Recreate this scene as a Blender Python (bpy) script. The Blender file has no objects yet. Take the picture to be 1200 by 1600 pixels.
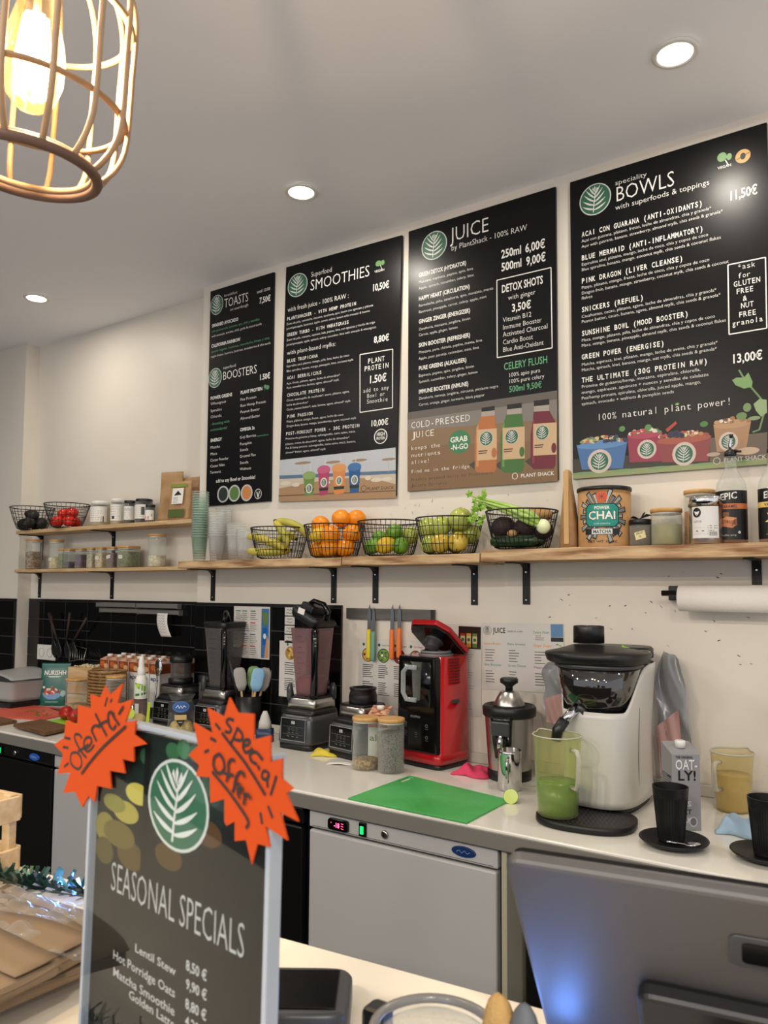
import bpy, bmesh, math, random
from mathutils import Vector, Matrix
random.seed(7)
D=bpy.data; SC=bpy.context.scene; COL=SC.collection
pi=math.pi; sin=math.sin; cos=math.cos
# ---- camera (phone on the customer's side of the bar)
cd=D.cameras.new('camera'); cam=D.objects.new('camera',cd); COL.objects.link(cam); SC.camera=cam
Rv=Vector((.82718011,.56190299,.00617291)); Uv=Vector((.03198522,-.05804715,.99780132)); Fv=Vector((-.56102586,.82516396,.06598804))
M=Matrix((Rv,Uv,-Fv)).transposed().to_4x4(); M.translation=Vector((0,-2.426,1.4975)); cam.matrix_world=M
cd.sensor_fit='VERTICAL'; cd.sensor_height=24; cd.sensor_width=18; cd.lens=1190.75/1600*24; cd.shift_y=43.5/1600; cd.clip_start=.02
cd.dof.use_dof=True; cd.dof.focus_distance=2.5; cd.dof.aperture_fstop=9
# ---- world, exposure
W=D.worlds.new('world'); SC.world=W; W.use_nodes=True
bg=W.node_tree.nodes['Background']; bg.inputs[0].default_value=(.94,.95,1,1); bg.inputs[1].default_value=.95
SC.view_settings.view_transform='Standard'; SC.view_settings.look='None'; SC.view_settings.gamma=1; SC.view_settings.exposure=.17; SC.view_settings.use_curve_mapping=False
SC.cycles.transparent_max_bounces=48; SC.cycles.max_bounces=8; SC.cycles.diffuse_bounces=4; SC.cycles.glossy_bounces=4; SC.cycles.transmission_bounces=6
SC.cycles.use_denoising=True; SC.cycles.sample_clamp_indirect=4; SC.cycles.caustics_reflective=False; SC.cycles.caustics_refractive=False
# ---- recessed ceiling lights: three seen, the rest of the shop's rows behind the camera
CEIL=2.919
LIGHTS=[(-3.461,-.373,4.5),(-1.73,-.42,6.5),(-.451,-.413,6.5),(1.1,-.42,6),(-3.1,-2.0,7)]+[(x,-3.4,33) for x in(-3.2,-1.2,.8)]+[(x,-4.3,33) for x in(-2.2,-.2,1.8)]
for x,y,e in LIGHTS:
    DL=D.lights.new('downlight_beam','AREA'); DL.shape='DISK'; DL.size=.085; DL.energy=e; DL.color=(1,.92,.80); DL.spread=3.1415
    o=D.objects.new('downlight_beam',DL); COL.objects.link(o); o.location=(x,y,CEIL-.012)
    o['kind']='helper'
# ================= helpers
def lin(h):
    r=[int(h[i:i+2],16)/255 for i in(0,2,4)]
    return tuple(c/12.92 if c<=.04045 else ((c+.055)/1.055)**2.4 for c in r)+(1,)
MATS={}
def mat(key,col='808080',rough=.5,metal=0,noise=None,bump=None,emit=0,coat=0,trans=0,ior=1.45,attr=False,col2=None,spec=.5,stretch=(1,1,1),alpha=1,sheen=0,sss=0):
    if key in MATS: return MATS[key]
    m=D.materials.new(key); m.use_nodes=True; nt=m.node_tree; b=nt.nodes['Principled BSDF']; L=nt.links
    I=b.inputs; I['Base Color'].default_value=lin(col); I['Roughness'].default_value=rough; I['Metallic'].default_value=metal
    I['Coat Weight'].default_value=coat; I['Transmission Weight'].default_value=trans; I['IOR'].default_value=ior; I['Specular IOR Level'].default_value=spec; I['Alpha'].default_value=alpha
    if sss: I['Subsurface Weight'].default_value=sss; I['Subsurface Radius'].default_value=(.02,.01,.005); I['Subsurface Scale'].default_value=.5
    if sheen: I['Sheen Weight'].default_value=sheen
    if emit: I['Emission Color'].default_value=lin(col); I['Emission Strength'].default_value=emit
    if attr:
        a=nt.nodes.new('ShaderNodeAttribute'); a.attribute_name='Col'; L.new(a.outputs['Color'],I['Base Color'])
    if noise or bump:
        tc=nt.nodes.new('ShaderNodeTexCoord'); mp=nt.nodes.new('ShaderNodeMapping'); mp.inputs['Scale'].default_value=stretch; L.new(tc.outputs['Object'],mp.inputs[0])
    if noise:
        n=nt.nodes.new('ShaderNodeTexNoise'); n.inputs['Scale'].default_value=noise[0]; n.inputs['Detail'].default_value=5; L.new(mp.outputs[0],n.inputs['Vector'])
        r=nt.nodes.new('ShaderNodeValToRGB'); r.color_ramp.elements[0].position=noise[1]; r.color_ramp.elements[1].position=noise[2]
        r.color_ramp.elements[0].color=lin(col2 or col); r.color_ramp.elements[1].color=lin(col); L.new(n.outputs['Fac'],r.inputs[0]); L.new(r.outputs[0],I['Base Color'])
    if bump:
        n=nt.nodes.new('ShaderNodeTexNoise'); n.inputs['Scale'].default_value=bump[0]; n.inputs['Detail'].default_value=4; L.new(mp.outputs[0],n.inputs['Vector'])
        u=nt.nodes.new('ShaderNodeBump'); u.inputs['Strength'].default_value=bump[1]; u.inputs['Distance'].default_value=bump[2] if len(bump)>2 else .002; L.new(n.outputs['Fac'],u.inputs['Height']); L.new(u.outputs[0],I['Normal'])
    MATS[key]=m; return m
def film(key,tint='f4f6f4',opac=.06,edge=.5,rough=.06,body='e8ece8'):
    """thin clear plastic or glass wall: mostly see-through, more solid where seen at a grazing angle"""
    if key in MATS: return MATS[key]
    m=D.materials.new(key); m.use_nodes=True; nt=m.node_tree; N=nt.nodes; L=nt.links; N.remove(N['Principled BSDF'])
    out=N['Material Output']; t=N.new('ShaderNodeBsdfTransparent'); t.inputs[0].default_value=lin(tint)
    p=N.new('ShaderNodeBsdfPrincipled'); p.inputs['Base Color'].default_value=lin(body); p.inputs['Roughness'].default_value=rough
    lw=N.new('ShaderNodeLayerWeight'); lw.inputs[0].default_value=.25
    ma=N.new('ShaderNodeMath'); ma.operation='MULTIPLY_ADD'; ma.inputs[1].default_value=edge; ma.inputs[2].default_value=opac; ma.use_clamp=True
    L.new(lw.outputs['Facing'],ma.inputs[0]); mx=N.new('ShaderNodeMixShader'); L.new(ma.outputs[0],mx.inputs[0]); L.new(t.outputs[0],mx.inputs[1])
    g=N.new('ShaderNodeBsdfGlossy'); g.inputs['Roughness'].default_value=rough; fr=N.new('ShaderNodeFresnel'); fr.inputs[0].default_value=1.35
    ge=N.new('ShaderNodeNewGeometry'); ff=N.new('ShaderNodeMath'); ff.operation='SUBTRACT'; ff.inputs[0].default_value=1; L.new(ge.outputs['Backfacing'],ff.inputs[1])
    fm_=N.new('ShaderNodeMath'); fm_.operation='MULTIPLY'; L.new(fr.outputs[0],fm_.inputs[0]); L.new(ff.outputs[0],fm_.inputs[1])
    m2=N.new('ShaderNodeMixShader'); L.new(fm_.outputs[0],m2.inputs[0]); L.new(mx.outputs[0],m2.inputs[1]); L.new(g.outputs[0],m2.inputs[2])
    L.new(p.outputs[0],mx.inputs[2]); L.new(m2.outputs[0],out.inputs[0]); MATS[key]=m; return m
class G:
    """collects simple solids into one mesh"""
    def __init__(s): s.v=[]; s.f=[]; s.c=[]; s.sm=[]; s.col=None
    def add(s,vs,fs,sm=False,M=None):
        b=len(s.v)
        s.v+= [tuple(M@Vector(v)) for v in vs] if M is not None else [tuple(v) for v in vs]
        for f in fs: s.f.append([b+i for i in f]); s.sm.append(sm); s.c.append(s.col)
        return s
    def box(s,x0,x1,y0,y1,z0,z1,M=None):
        v=[(x,y,z) for x in(x0,x1) for y in(y0,y1) for z in(z0,z1)]
        return s.add(v,[(0,1,3,2),(4,6,7,5),(0,4,5,1),(2,3,7,6),(0,2,6,4),(1,5,7,3)],False,M)
    def loft(s,secs,n=24,M=None,cap=(1,1),sm=True):
        """secs: (z,cx,cy,rx,ry,exponent)"""
        v=[]
        for (z,cx,cy,rx,ry,e) in secs:
            for i in range(n):
                a=2*pi*(i+.5)/n; c_,s_=cos(a),sin(a)
                v.append((cx+rx*math.copysign(abs(c_)**(2/e),c_),cy+ry*math.copysign(abs(s_)**(2/e),s_),z))
        f=[]
        for k in range(len(secs)-1):
            for i in range(n): j=(i+1)%n; f.append((k*n+i,k*n+j,(k+1)*n+j,(k+1)*n+i))
        s.add(v,f,sm,M); b=len(s.v)-len(v)
        if cap[0]: s.f.append([b+i for i in range(n)][::-1]); s.sm.append(False); s.c.append(s.col)
        if cap[1]: s.f.append([b+(len(secs)-1)*n+i for i in range(n)]); s.sm.append(False); s.c.append(s.col)
        return s
    def lathe(s,prof,n=24,c=(0,0),M=None,cap=(1,1),sm=True):
        return s.loft([(z,c[0],c[1],r,r,2) for r,z in prof],n,M,cap,sm)
    def tube(s,pts,r,n=6,closed=False,M=None,flat=1):
        pts=[Vector(p) for p in pts]; m=len(pts); v=[]; up=Vector((0,0,1)); pn=None
        for i,p in enumerate(pts):
            a=pts[(i-1)%m] if closed or i>0 else p; b=pts[(i+1)%m] if closed or i<m-1 else p
            t=(b-a).normalized() if (b-a).length>1e-9 else Vector((0,0,1))
            if pn is None: q=up if abs(t.z)<.9 else Vector((1,0,0)); pn=t.cross(q).normalized()
            else: pn=(pn-t*pn.dot(t)); pn=pn.normalized() if pn.length>1e-6 else t.orthogonal().normalized()
            bn=t.cross(pn); rr=r[i] if isinstance(r,(list,tuple)) else r
            for k in range(n): an=2*pi*k/n; v.append(p+pn*cos(an)*rr+bn*sin(an)*rr*flat)
        f=[]
        for i in range(m if closed else m-1):
            for k in range(n): f.append((i*n+k,i*n+(k+1)%n,((i+1)%m)*n+(k+1)%n,((i+1)%m)*n+k))
        if not closed: f+=[tuple(range(n))[::-1],tuple((m-1)*n+k for k in range(n))]
        return s.add(v,f,True,M)
    def prism(s,poly,y0,y1,M=None,plane='xz'):
        n=len(poly)
        if plane=='xz': v=[(x,y0,z) for x,z in poly]+[(x,y1,z) for x,z in poly]
        else: v=[(x,y,y0) for x,y in poly]+[(x,y,y1) for x,y in poly]
        f=[tuple(range(n)),tuple(range(2*n-1,n-1,-1))]+[(i,i+n,(i+1)%n+n,(i+1)%n) for i in range(n)]
        return s.add(v,f,False,M)
    def ball(s,c,r,n=14,m=9,M=None,wob=0,seed=0):
        rx,ry,rz=r if isinstance(r,(list,tuple)) else (r,r,r); rg=random.Random(seed); v=[]
        ph=[rg.uniform(0,6) for _ in range(4)]
        for j in range(m+1):
            t=pi*j/m
            for i in range(n):
                a=2*pi*i/n; w=1+wob*(sin(2*a+ph[0])*sin(t)+.6*sin(3*a+ph[1])*sin(2*t+ph[2]))
                v.append((c[0]+rx*sin(t)*cos(a)*w,c[1]+ry*sin(t)*sin(a)*w,c[2]+rz*cos(t)*w))
        f=[]
        for j in range(m):
            for i in range(n):
                k=(i+1)%n
                q=(j*n+i,(j+1)*n+i,(j+1)*n+k,j*n+k)
                f.append(q)
        return s.add(v,f,True,M)
    def sheet(s,fn,nu,nv,M=None,sm=True):
        v=[fn(i/nu,j/nv) for j in range(nv+1) for i in range(nu+1)]; w=nu+1
        return s.add(v,[(j*w+i,j*w+i+1,(j+1)*w+i+1,(j+1)*w+i) for j in range(nv) for i in range(nu)],sm,M)
    def build(s,name,m,parent=None,bev=0,loc=None,solid=0,sub=0):
        me=D.meshes.new(name); me.from_pydata(s.v,[],s.f)
        me.polygons.foreach_set('use_smooth',s.sm)
        if any(c is not None for c in s.c):
            at=me.color_attributes.new('Col','FLOAT_COLOR','CORNER'); k=0
            buf=[]
            for f,c in zip(s.f,s.c): buf+=list(lin(c) if c else (1,1,1,1))*len(f)
            at.data.foreach_set('color',buf)
        me.validate(); 
        bm=bmesh.new(); bm.from_mesh(me); bmesh.ops.remove_doubles(bm,verts=bm.verts,dist=1e-6)
        if s.col is None: bmesh.ops.recalc_face_normals(bm,faces=bm.faces)
        bm.to_mesh(me); bm.free(); me.materials.append(m)
        o=D.objects.new(name,me); COL.objects.link(o); o.parent=parent
        if loc: o.location=loc
        if solid: md=o.modifiers.new('t','SOLIDIFY'); md.thickness=solid; md.offset=0
        if bev: md=o.modifiers.new('b','BEVEL'); md.width=bev; md.segments=2; md.limit_method='ANGLE'; md.angle_limit=.7
        if sub: md=o.modifiers.new('s','SUBSURF'); md.levels=sub; md.render_levels=sub
        return o
def tag(o,label,cat,group=None,kind=None):
    o['label']=label; o['category']=cat
    if group: o['group']=group
    if kind: o['kind']=kind
    return o
def T(name,label,cat,loc=(0,0,0),rz=0,group=None,rx=0,ry=0):
    o=D.objects.new(name,None); COL.objects.link(o); o.location=loc; o.rotation_euler=(rx,ry,rz); o.empty_display_size=.02
    return tag(o,label,cat,group)
def struct(o): o['kind']='structure'; return o
def dup(root,loc,rz=None,label=None,group=None,scale=None):
    def cp(o,par):
        c=o.copy(); COL.objects.link(c); c.parent=par
        for ch in o.children: cp(ch,c)
        return c
    r=cp(root,None); r.location=loc
    if rz is not None: r.rotation_euler=(0,0,rz) if not isinstance(rz,tuple) else rz
    if label: r['label']=label
    if group: r['group']=group
    if scale: r.scale=scale if isinstance(scale,tuple) else (scale,)*3
    return r
# ---- flat print: coloured shapes, lettering and the leaf emblem, in x (right) and z (up), facing -y
TXT={}
tcu=D.curves.new('t','FONT'); tob=D.objects.new('t',tcu); COL.objects.link(tob); tcu.resolution_u=2
OFF={0:-.009,1:.008,2:.020}
def _w(body,w):
    tcu.body=body; tcu.offset=OFF[w]; bpy.context.view_layer.update()
    me=tob.evaluated_get(bpy.context.evaluated_depsgraph_get()).to_mesh()
    vs=[(v.co.x,v.co.y) for v in me.vertices]; fs=[tuple(p.vertices) for p in me.polygons]
    tob.to_mesh_clear(); return vs,fs
def glyph(ch,w):
    k=(ch,w)
    if k not in TXT:
        vs,fs=_w(ch,w) if ch!=' ' else ([],[])
        a=_w('|'+ch+'|',w)[0]; b=_w('||',w)[0]
        TXT[k]=(vs,fs,max(x for x,_ in a)-max(x for x,_ in b))
    return TXT[k]
CAPH=None
COLS={'W':'dedcd6','G':'5f9f72','K':'232324'}
class Pr:
    def __init__(s,y=0,step=.00025,dim=1): s.v=[];s.f=[];s.c=[];s.y=y;s.st=step;s.el=[];s.dim=dim
    def add(s,vs,fs,col,lay): s.el.append((lay,len(s.el),vs,fs,col))
    def flush(s):
        # painter's order: a shape lies one hair above whatever it overlaps
        placed=[]; step=.00007
        for lay,_,vs,fs,col in sorted(s.el,key=lambda e:e[:2]):
            if not vs: continue
            xs=[v[0] for v in vs]; zs=[v[1] for v in vs]; bb=(min(xs),max(xs),min(zs),max(zs)); lv=0
            for q,l in placed:
                if l>=lv and bb[0]<q[1] and q[0]<bb[1] and bb[2]<q[3] and q[2]<bb[3]: lv=l+1
            placed.append((bb,lv)); b=len(s.v); y=s.y-step*lv; s.v+=[(x,y,z) for x,z in vs]
            c=lin(COLS.get(col,col)); lu=.3*c[0]+.6*c[1]+.1*c[2]; c=c if col in COLS or s.dim==1 else tuple((.82*k_+.18*lu)*s.dim for k_ in c[:3])+(1,)
            for f in fs: s.f.append([b+i for i in f]); s.c.append(c)
    def poly(s,p,col,lay=1): s.add(p,[tuple(range(len(p)))],col,lay)
    def rect(s,x0,x1,z0,z1,col,lay=1): s.poly([(x0,z0),(x1,z0),(x1,z1),(x0,z1)],col,lay)
    def ell(s,x,z,rx,rz,col,lay=2,n=20): s.poly([(x+rx*cos(2*pi*i/n),z+rz*sin(2*pi*i/n)) for i in range(n)],col,lay)
    def line(s,pts,w,col,lay=3):
        vs=[];fs=[]; n=len(pts)
        for i,p in enumerate(pts):
            a=pts[max(i-1,0)];b=pts[min(i+1,n-1)]; d=Vector((b[0]-a[0],b[1]-a[1])); d=d.normalized() if d.length else Vector((1,0)); nx,nz=-d.y*w/2,d.x*w/2
            vs+=[(p[0]+nx,p[1]+nz),(p[0]-nx,p[1]-nz)]
        for i in range(n-1): fs.append((2*i,2*i+1,2*i+3,2*i+2))
        s.add(vs,fs,col,lay)
    def text(s,txt,x,z,width,cap,w=0,mono=0,col='W',lay=3,sk=0):
        global CAPH
        if CAPH is None: CAPH=max(y for _,y in glyph('H',0)[0])
        k=cap/CAPH; pen=0; out=[]
        for ch in txt:
            vs,fs,adv=glyph(ch,w)
            if mono:
                g0=min((x_ for x_,_ in vs),default=0); g1=max((x_ for x_,_ in vs),default=0); gw=g1-g0; tw=min(.51,max(gw,.44)) if ch.isalnum() and ch not in 'iIl1' else min(gw,.5)
                q=tw/gw if gw else 1; out.append((pen+(.62-tw)/2-g0*q,vs,fs,q)); pen+=.62
            else: out.append((pen,vs,fs,1)); pen+=adv
        kx=(width/pen) if width else k
        for px,vs,fs,q in out:
            if vs: s.add([(x+(px+a*q)*kx,z+b*k+sk*(px+a*q)*kx) for a,b in vs],fs,col,lay)
    def leaf(s,x,z,rx,rz,lay=3,st=0,ring='d8dcd6',disc='2c7050',fern='e6e8e2'):
        s.ell(x,z,rx,rz,ring,lay,28); s.ell(x,z,rx*.93,rz*.93,disc,lay+1,28)
        def P(a,b): return (x+a*rx,z+b*rz)
        s.line([P(-.12,-.82),P(-.08,-.3),P(-.02,.1),P(.02,.45)],rx*.06,fern,lay+2)
        for j,(b0,l) in enumerate([(-.62,.72),(-.36,.70),(-.12,.64),(.12,.52),(.32,.38)]):
            for sg in(-1,1):
                a0=-.06+.1*(b0+.6)*.3; pts=[]; n=5
                up=[];lo=[]
                for i in range(n+1):
                    t=i/n; ax=a0+sg*l*t; bz=b0+(.30 if j<2 else .42)*t*t*l+(.10+.08*j)*t+(0 if sg<0 else -.04)
                    wd=.055*sin(pi*min(t*.8+.15,1)); up.append(P(ax-sg*wd*.4,bz+wd)); lo.append(P(ax+sg*wd*.4,bz-wd))
                s.poly(up+lo[::-1],fern,lay+2)
        for a,b in((-.12,.78),(.0,.84),(.14,.76)):
            s.poly([P(0,.42),P(a-.05,b-.12),P(a,b),P(a+.05,b-.12)],fern,lay+2)
    def run(s,items):
        for it in items:
            k=it[0]
            if k=='t': s.text(*it[1:])
            elif k=='p': s.poly(it[1],it[2],it[3])
            elif k=='e': s.ell(*it[1:])
            elif k=='g': s.leaf(it[1],it[2],it[3],it[4],it[5],it[6])
            elif k=='f':
                p=list(it[1]); p.append(p[0])
                for a,b in zip(p,p[1:]): s.line([a,b],it[2],it[3],it[4])
            elif k=='l': s.line(it[1],it[2],it[3],it[4])
        return s
    def build(s,name,m,parent,bend=None):
        s.flush(); me=D.meshes.new(name)
        me.from_pydata(s.v,[],s.f); at=me.color_attributes.new('Col','FLOAT_COLOR','CORNER'); buf=[]
        for f,c in zip(s.f,s.c): buf+=list(c)*len(f)
        at.data.foreach_set('color',buf); me.materials.append(m)
        if bend:
            bm=bmesh.new(); bm.from_mesh(me); x0=min(v[0] for v in s.v); x1=max(v[0] for v in s.v)
            for k in range(1,int((x1-x0)/.009)+1): bmesh.ops.bisect_plane(bm,geom=bm.verts[:]+bm.edges[:]+bm.faces[:],plane_co=(x0+.009*k,0,0),plane_no=(1,0,0))
            for v in bm.verts: v.co=bend(*v.co)
            bm.to_mesh(me); bm.free()
        o=D.objects.new(name,me); COL.objects.link(o); o.parent=parent; return o
def bend(r,cy=0):
    """wraps a flat print round a cylinder of radius r about z"""
    return lambda x,y,z:((r-y)*sin(x/r),cy-(r-y)*cos(x/r),z)
# ---- materials
m_wall=mat('white_wall_paint','d9d2c6',.42,noise=(1.3,.2,.7),col2='cfc7ba',bump=(60,.12,.001),spec=.35)
m_ceil=mat('ceiling_paint','eeeef2',.8,noise=(.8,.3,.7),col2='e8e7eb')
m_print=mat('matt_print','ffffff',.42,attr=True,spec=.4)
m_printg=mat('glossy_print','ffffff',.2,attr=True)
m_board=mat('black_menu_panel','111112',.30,spec=.22,bump=(400,.05,.0005))
m_black=mat('black_plastic','141415',.38)
m_blackg=mat('gloss_black_plastic','0a0a0b',.12)
m_blackm=mat('matt_black_metal','101011',.45,spec=.4)
m_dark=mat('dark_grey_plastic','3a3b3d',.35)
m_steel=mat('brushed_steel','b9b6b0',.28,metal=1,bump=(200,.1,.0005),stretch=(1,1,30))
m_chrome=mat('polished_steel','d0d0d0',.08,metal=1)
m_pine=mat('pine_wood','cdb08a',.55,noise=(9,.3,.7),col2='b0905f',stretch=(1,7,7))
m_live=mat('live_edge_wood','c2a47c',.6,noise=(6,.35,.62),col2='7c5530',stretch=(1,5,9),bump=(20,.4,.003))
m_bamboo=mat('bamboo','c9a36c',.45,noise=(12,.3,.7),col2='b98745',stretch=(1,8,1))
m_kraft=mat('kraft_paper','ad8c66',.75,noise=(14,.3,.7),col2='957148',bump=(25,.35,.004))
m_glass=film('jar_glass')
m_cup=film('clear_cup_plastic',opac=.055,edge=.22,rough=.12,tint='fdfdfd',body='f4f6f4')
m_cupg=film('green_cup_plastic',tint='fafdfb',opac=.07,edge=.2,rough=.12,body='b4ccbc')
m_cloud=film('cloudy_plastic',tint='e6e4d8',opac=.30,edge=.4,rough=.35,body='c9c8b8')
m_wrap=film('clear_wrap',tint='f8f8f8',opac=.02,edge=.25,rough=.05)
m_top=mat('white_worktop','d9d5cc',.16,noise=(3,.3,.7),col2='d2cec4',coat=.3)
m_edge=mat('grey_worktop_edge','6f6c66',.5)
m_orange=mat('orange_card','a83c0d',.8,spec=.2)
m_white=mat('white_plastic','dcdad4',.35)
m_paper=mat('white_paper','dedbd4',.7)
BMETA=((-2.6302,1.876,0,.3966,1.0087),(-2.1844,1.8706,-.0221,.5956,1.0182),(-1.5354,1.8703,0,.5953,1.0108),(-.8888,1.8671,0,.6012,1.0132))
BD0=(
('t','breakfast',.0917,.9623,.0848,.0118,0,0,'W',3),
('t','TOASTS',.0931,.9106,.1528,.0406,0,0,'W',3),
('t','on sourdough',.1319,.888,.1146,.0132,0,0,'W',3),
('t','until 12:00',.2978,.9334,.0794,.0129,1,0,'W',3),
('t','7,50€',.3131,.8841,.0679,.0256,2,0,'W',3),
('t','SMASHED AVOCADO',.0156,.8332,.1692,.0149,2,0,'W',3),
('t','con guacamole, tomate, ajo, chili y semillas',.0143,.8098,.3024,.0105,0,0,'G',3),
('t','with avocado, tomato, chilli, garlic & mixed seeds',.015,.786,.3144,.0105,0,0,'W',3),
('t','CALIFORNIA RAINBOW',.0144,.7374,.1856,.0149,2,0,'W',3),
('t','queso vegano, hummus, remolacha, fresas y chia',.0151,.7137,.3622,.0104,0,0,'G',3),
('t','vegan cheese, hummus, beetroot, strawberries & chia seeds',.0127,.6906,.3715,.0103,0,0,'W',3),
('t','superfood',.0932,.6239,.0824,.0132,0,0,'W',3),
('t','BOOSTERS',.0926,.5733,.2137,.0379,0,0,'W',3),
('t','1.50€',.3211,.5386,.0646,.0238,2,0,'W',3),
('t','POWER GREENS',.0166,.4919,.139,.0147,2,0,'W',3),
('t','Wheatgrass',.0174,.467,.1012,.0124,0,0,'W',3),
('t','Spirulina',.0184,.4348,.0731,.0124,0,0,'W',3),
('t','Chlorella',.0193,.4055,.0711,.0124,0,0,'W',3),
('t','- boosting with',.0203,.3727,.1227,.0124,0,0,'G',3),
('t','antioxidants!',.019,.3452,.11,.0124,0,0,'G',3),
('t','ENERGY',.0226,.2948,.0729,.0145,2,0,'W',3),
('t','Matcha',.0215,.2637,.0629,.0124,0,0,'W',3),
('t','Maca',.0224,.2333,.0448,.0123,0,0,'W',3),
('t','Cacao Powder',.0233,.2043,.1175,.0123,0,0,'W',3),
('t','Cacao Nibs',.0242,.1768,.0926,.0123,0,0,'W',3),
('t','Turmeric',.023,.1481,.0717,.0122,0,0,'W',3),
('t','PLANT PROTEIN',.2083,.4919,.1325,.0142,2,0,'W',3),
('t','Pea Protein',.2071,.4616,.099,.0121,0,0,'W',3),
('t','Raw Hemp Protein',.2078,.4332,.1555,.0121,0,0,'W',3),
('t','Peanut Butter',.2086,.4048,.1174,.0121,0,0,'W',3),
('t','Almond Butter',.2093,.3751,.1202,.012,0,0,'W',3),
('t','OMEGA 3s',.2097,.3236,.0884,.0142,2,0,'W',3),
('t','Goji Berries',.2086,.2907,.0996,.012,0,0,'W',3),
('t','antioxidants',.312,.2879,.07,.0069,0,0,'G',3),
('t','Pumpkin',.2094,.2604,.0733,.012,0,0,'W',3),
('t','Seeds',.2101,.233,.0525,.0119,0,0,'W',3),
('t','Ground Flax',.2108,.2049,.0976,.0119,0,0,'W',3),
('t','Seeds',.2116,.1761,.0524,.0119,0,0,'W',3),
('t','Walnuts',.2123,.1481,.0694,.0119,0,0,'W',3),
('t','add to any Bowl or Smoothie!',.0629,.1041,.2451,.0157,1,0,'W',3),
('e',.1105,.0488,.0378,.0383,'c9cbc9',2),
('e',.1105,.0488,.0288,.0312,'2c3a35',3),
('e',.1812,.0483,.0369,.0379,'c9cbc9',2),
('e',.1812,.0483,.0282,.0309,'5d8a35',3),
('e',.2569,.0454,.036,.0374,'c9cbc9',2),
('e',.2569,.0454,.0275,.0305,'e08a2c',3),
('e',.3253,.036,.0212,.0226,'e6e4de',2),
('e',.3253,.036,.0185,.0198,'1f1f20',3),
('t','V',.3165,.0181,.0185,.0274,2,0,'W',4),
('g',.0446,.9355,.0413,.0469,3,0),
('g',.0434,.5917,.0431,.0462,3,0),
('l',((.3547,.4871),(.3608,.5014)),.002,'5b9a62',3),
('e',.3571,.5054,.0083,.0084,'5b9a62',2),
('e',.371,.4999,.0101,.0097,'5b9a62',2))
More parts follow.
